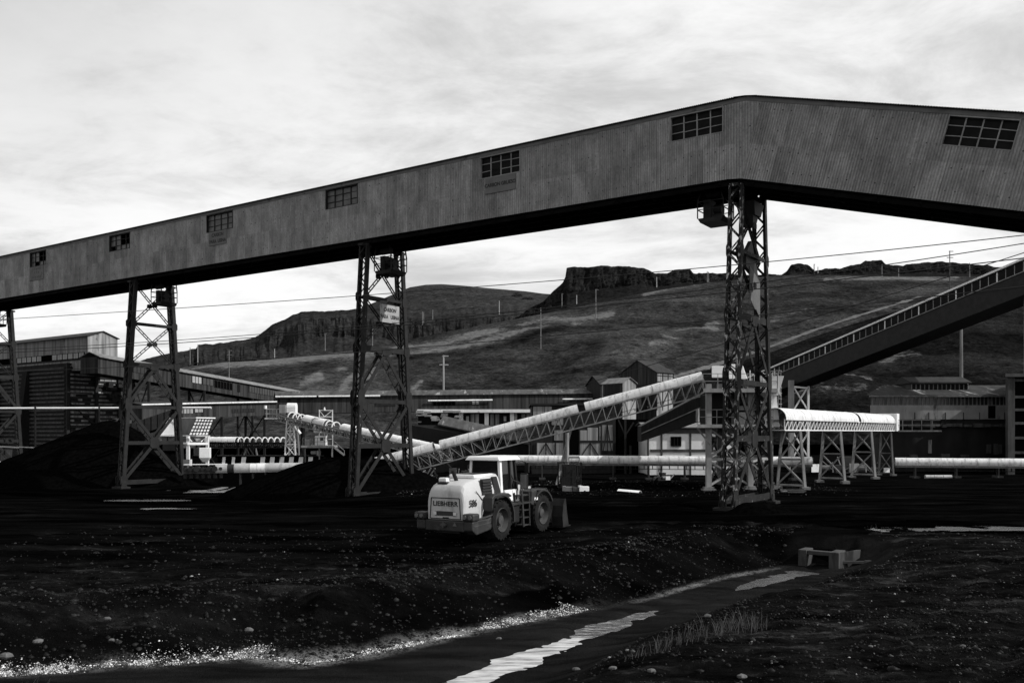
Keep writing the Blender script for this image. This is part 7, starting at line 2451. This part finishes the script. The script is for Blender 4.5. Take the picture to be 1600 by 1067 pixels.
# ------------------------------------------------------------------ stones, crust and grass of the ditch
def stones(name, pts, sizes, mat, seed):
    rg = np.random.default_rng(seed)
    base = np.array([(0, 0, 1), (.9, 0, .15), (.28, .85, .1), (-.73, .53, .2), (-.73, -.53, .1), (.28, -.85, .2), (.72, .5, -.6), (-.3, .8, -.6), (-.9, 0, -.6), (-.3, -.8, -.6), (.72, -.5, -.6)])
    fa = np.array([(0, 1, 2), (0, 2, 3), (0, 3, 4), (0, 4, 5), (0, 5, 1), (1, 6, 2), (2, 6, 7), (2, 7, 3), (3, 7, 8), (3, 8, 4), (4, 8, 9), (4, 9, 5), (5, 9, 10), (5, 10, 1), (1, 10, 6)])
    n = len(pts)
    a = rg.uniform(0, 6.28, n)
    sc = sizes[:, None] * rg.uniform(.6, 1.3, (n, 3)) * np.array([1, .8, .55])
    v = base[None] * rg.uniform(.75, 1.2, (n, len(base), 1)) * sc[:, None, :]
    ca_, sa_ = np.cos(a)[:, None], np.sin(a)[:, None]
    x = v[:, :, 0] * ca_ - v[:, :, 1] * sa_; y = v[:, :, 0] * sa_ + v[:, :, 1] * ca_
    v = np.stack([x, y, v[:, :, 2]], -1) + pts[:, None, :]
    f = fa[None] + (np.arange(n) * len(base))[:, None, None]
    me = bpy.data.meshes.new(name)
    co = v.reshape(-1, 3); q_ = f.reshape(-1, 3)
    me.vertices.add(len(co)); me.loops.add(q_.size); me.polygons.add(len(q_))
    me.vertices.foreach_set('co', co.ravel().astype('f'))
    me.loops.foreach_set('vertex_index', q_.ravel().astype('i'))
    me.polygons.foreach_set('loop_start', np.arange(0, q_.size, 3).astype('i'))
    me.update(calc_edges=True)
    me.materials.append(mat)
    o = bpy.data.objects.new(name, me); COL.objects.link(o)
    return stuff(o)
m, t, b = nodes('mixed_gravel')
g = t.nodes.new('ShaderNodeNewGeometry')
t.links.new(ramp(t, g.outputs['Random Per Island'], [(0.0, .003), (.6, .010), (.92, .03), (.985, .09), (1.0, .28)]), b.inputs['Base Color'])
b.inputs['Roughness'].default_value = .95; b.inputs['Specular IOR Level'].default_value = .05
M['gravel'] = m
m, t, b = nodes('white_crust')
g = t.nodes.new('ShaderNodeNewGeometry')
t.links.new(ramp(t, g.outputs['Random Per Island'], [(0.0, .06), (.35, .30), (1, .75)]), b.inputs['Base Color'])
b.inputs['Roughness'].default_value = .95; b.inputs['Specular IOR Level'].default_value = .05
M['crust'] = m
rg = np.random.default_rng(5)
N = 190000
x = rg.uniform(-16, 26, N); y = 14 + 30 * rg.random(N) ** 1.5
dn_, ds_ = sdist(x, y, NORTH), sdist(x, y, SOUTH)
nz_ = 1.6 * fbm(x * .5, y * .7, 91, 5)
dens = np.where(ds_ > 1.9, .45 + .8 * nz_, np.where((dn_ > .3) & (dn_ < 5), .22 + .6 * nz_, np.where(dn_ >= 5, .10 + .1 * nz_, 0.0))) * sstep(46, 30, y)
keep = (rg.random(N) < dens) & (np.abs(x) < y * .62 + 1)
x, y = x[keep], y[keep]
sz = .010 + .05 * rg.random(len(x)) ** 6
stones('gravel', np.stack([x, y, gz(x, y) + sz * .15], -1), sz, M['gravel'], 2)
# lumps of coal and clods lying about on the bank and the yard
N = 60000
x = rg.uniform(-20, 24, N); y = 17 + 26 * rg.random(N) ** 1.3
dn_, ds_ = sdist(x, y, NORTH), sdist(x, y, SOUTH)
nz_ = fbm(x * .6, y * .6, 97, 4)
dens = np.where((dn_ > .25) & (dn_ < 5) & (ds_ < 3), .5 + .9 * nz_, np.where(dn_ >= 5, .06 + .2 * nz_, np.where(ds_ > 2.0, .10 + .2 * nz_, 0)))
keep = (rg.random(N) < dens)
x, y = x[keep], y[keep]
sz = .025 + .085 * rg.random(len(x)) ** 4
m, t, b = nodes('coal_lump')
g = t.nodes.new('ShaderNodeNewGeometry')
t.links.new(ramp(t, g.outputs['Random Per Island'], [(0.0, .001), (.7, .005), (1.0, .018)]), b.inputs['Base Color'])
b.inputs['Roughness'].default_value = .6; b.inputs['Specular IOR Level'].default_value = .15
stones('coal_rubble', np.stack([x, y, gz(x, y) + sz * .1], -1), sz, m, 8)
# white crust along the foot of the bank
N = 800000
x = rg.uniform(-22, 5, N); y = rg.uniform(18, 29, N)
dn_ = sdist(x, y, NORTH)
nz_ = fbm(x * .45, y * .45, 93, 3)
wdt = .09 + .38 * np.clip(.30 + 1.3 * nz_, 0, 1.2)
dens = np.exp(-((dn_ - .22 - .25 * np.clip(nz_, -.2, 1)) / wdt) ** 2) * np.where(dn_ > -.12, 1, 0) * sstep(6, -2.5, x) * np.clip(.55 + 1.6 * fbm(x * 2.4, y * 2.4, 95, 4), 0.10, 1) * (dn_ < 1.1)
keep = rg.random(N) < dens * .95
x, y = x[keep], y[keep]
sz = .009 + .028 * rg.random(len(x)) ** 4
stones('white_crust_rubble', np.stack([x, y, gz(x, y) + sz * .2], -1), sz, M['crust'], 3)
M['stone'] = grime('field_stone', 0.05, 0.15, 4.0, rough=.95, spec=.05, bmp=.3)
# pale specks of weed and gravel on the strip along the low conveyor
N = 7000
x = rg.uniform(-9, 27, N); y = rg.uniform(64, 85, N)
nz_ = fbm(x * .3, y * .5, 99, 4)
keep = rg.random(N) < np.clip(.5 + 1.1 * nz_, 0, 1) * sstep(62, 70, y)
x, y = x[keep], y[keep]
sz = .03 + .07 * rg.random(len(x)) ** 3
stones('strip_gravel', np.stack([x, y, gz(x, y) + sz * .2], -1), sz, M['gravel'], 12)
# larger stones one can count
lst = [(168, 967, .10), (60, 1003, .12), (1105, 963, .11), (870, 956, .07), (780, 998, .09), (690, 895, .06), (10, 1026, .16), (388, 985, .12), (1019, 1049, .10), (1160, 1058, .11), (958, 1045, .10), (900, 1046, .10), (980, 1016, .06), (1410, 940, .06), (1290, 1040, .07), (1360, 1010, .06), (1505, 1010, .08), (430, 1030, .08), (505, 1027, .08), (175, 1000, .07)]
labs = ['pale stone on the coal ground above the ditch bank', 'wide pale stone low on the ditch bank', 'large pale stone at the gravel edge before the grass', 'small stone on the far bank of the stream', 'pale stone near the foot of the far bank', 'stone on the coal ground beside the loader path', 'biggest boulder low on the bank at the picture edge', 'rough pale lump half way up the bank above the white crust', 'round stone at the gravel edge over the stream', 'stone low on the gravel near the lower picture edge', 'round stone on the gravel lip above the dark silt', 'twin round stone on the gravel lip above the dark silt', 'small stone among the grass tufts', 'small pale stone on the gravel plain below the culvert', 'small stone in the middle of the gravel plain', 'little pale stone on the gravel plain by the ruts', 'pale stone on the outer gravel plain', 'stone in the white crust below the rough lump', 'small stone in the white crust beside the dark silt', 'stone on the dark bank below the pale stone']
for (px, py, s_), lab in zip(lst, labs):
    z = 0
    x, y = gp(px, py, 0)
    for _ in range(8):
        z = gzs(x, y); x, y = gp(px, py, z)
    mb = MB()
    rr = random.Random(px)
    s_ = s_ * .62
    na = 10
    ph = [rr.uniform(.75, 1.2) for _ in range(na)]
    rings = ((-.6, .7), (-.1, 1.0), (.35, .85), (.62, .45))
    for zz_, k in rings:
        for i in range(na):
            a = 2 * math.pi * i / na
            kk = k * ph[i] * rr.uniform(.9, 1.1) * s_ * 1.25
            mb.v.append((x + kk * math.cos(a) * 1.2, y + kk * math.sin(a) * .9, z + zz_ * s_ + .3 * s_ + rr.uniform(-.08, .08) * s_))
    for j in range(len(rings) - 1):
        for i in range(na):
            a, b_ = j * na + i, j * na + (i + 1) % na
            mb.f.append((a, b_, b_ + na, a + na))
    mb.f.append(tuple(range((len(rings) - 1) * na, len(rings) * na)))
    tag(mb.build('stone', M['stone'], smooth=False), lab, 'stone', 'single stones round the ditch')
# dry grass on the gravel lip
m, t, b = nodes('dry_grass')
g = t.nodes.new('ShaderNodeNewGeometry')
t.links.new(ramp(t, g.outputs['Random Per Island'], [(0, .015), (1, .09)]), b.inputs['Base Color'])
b.inputs['Roughness'].default_value = .9
M['grass'] = m
mb = MB()
rr = random.Random(77)
def tuft(px, py, n, h, sp):
    x, y = gp(px, py, -.3)
    for _ in range(8):
        z = gzs(x, y); x, y = gp(px, py, z)
    for i in range(int(n * .55)):
        a, k = rr.uniform(0, 6.28), rr.uniform(0, sp)
        bx, by = x + k * math.cos(a) * 1.6, y + k * math.sin(a)
        hh = h * rr.uniform(.5, 1.15)
        ln = V((rr.uniform(-.35, .45), rr.uniform(-.3, .3), 1)).normalized()
        w_ = .006
        p0 = V((bx, by, gzs(bx, by)))
        p1 = p0 + ln * hh * .6; p2 = p0 + ln * hh + V((ln.x * .25, ln.y * .25, -.05)) * hh
        sx_ = V((1, 0, 0)) * w_
        mb.add([p0 - sx_, p0 + sx_, p1 + sx_ * .8, p2, p1 - sx_ * .8], [(0, 1, 2, 3, 4)])
for px, py, n, h, sp in ((1120, 990, 70, .5, .3), (1140, 985, 60, .45, .3), (1165, 985, 70, .5, .35), (1185, 982, 50, .4, .3), (1100, 993, 40, .4, .3), (1070, 1003, 50, .35, .3), (1045, 1010, 40, .3, .3), (1030, 1018, 40, .3, .3), (990, 1030, 20, .25, .25), (40, 1005, 40, .5, .3), (20, 1015, 40, .5, .3), (1370, 850, 20, .3, .3)):
    tuft(px, py, n, h, sp)
stuff(mb.build('dry_grass', M['grass']))
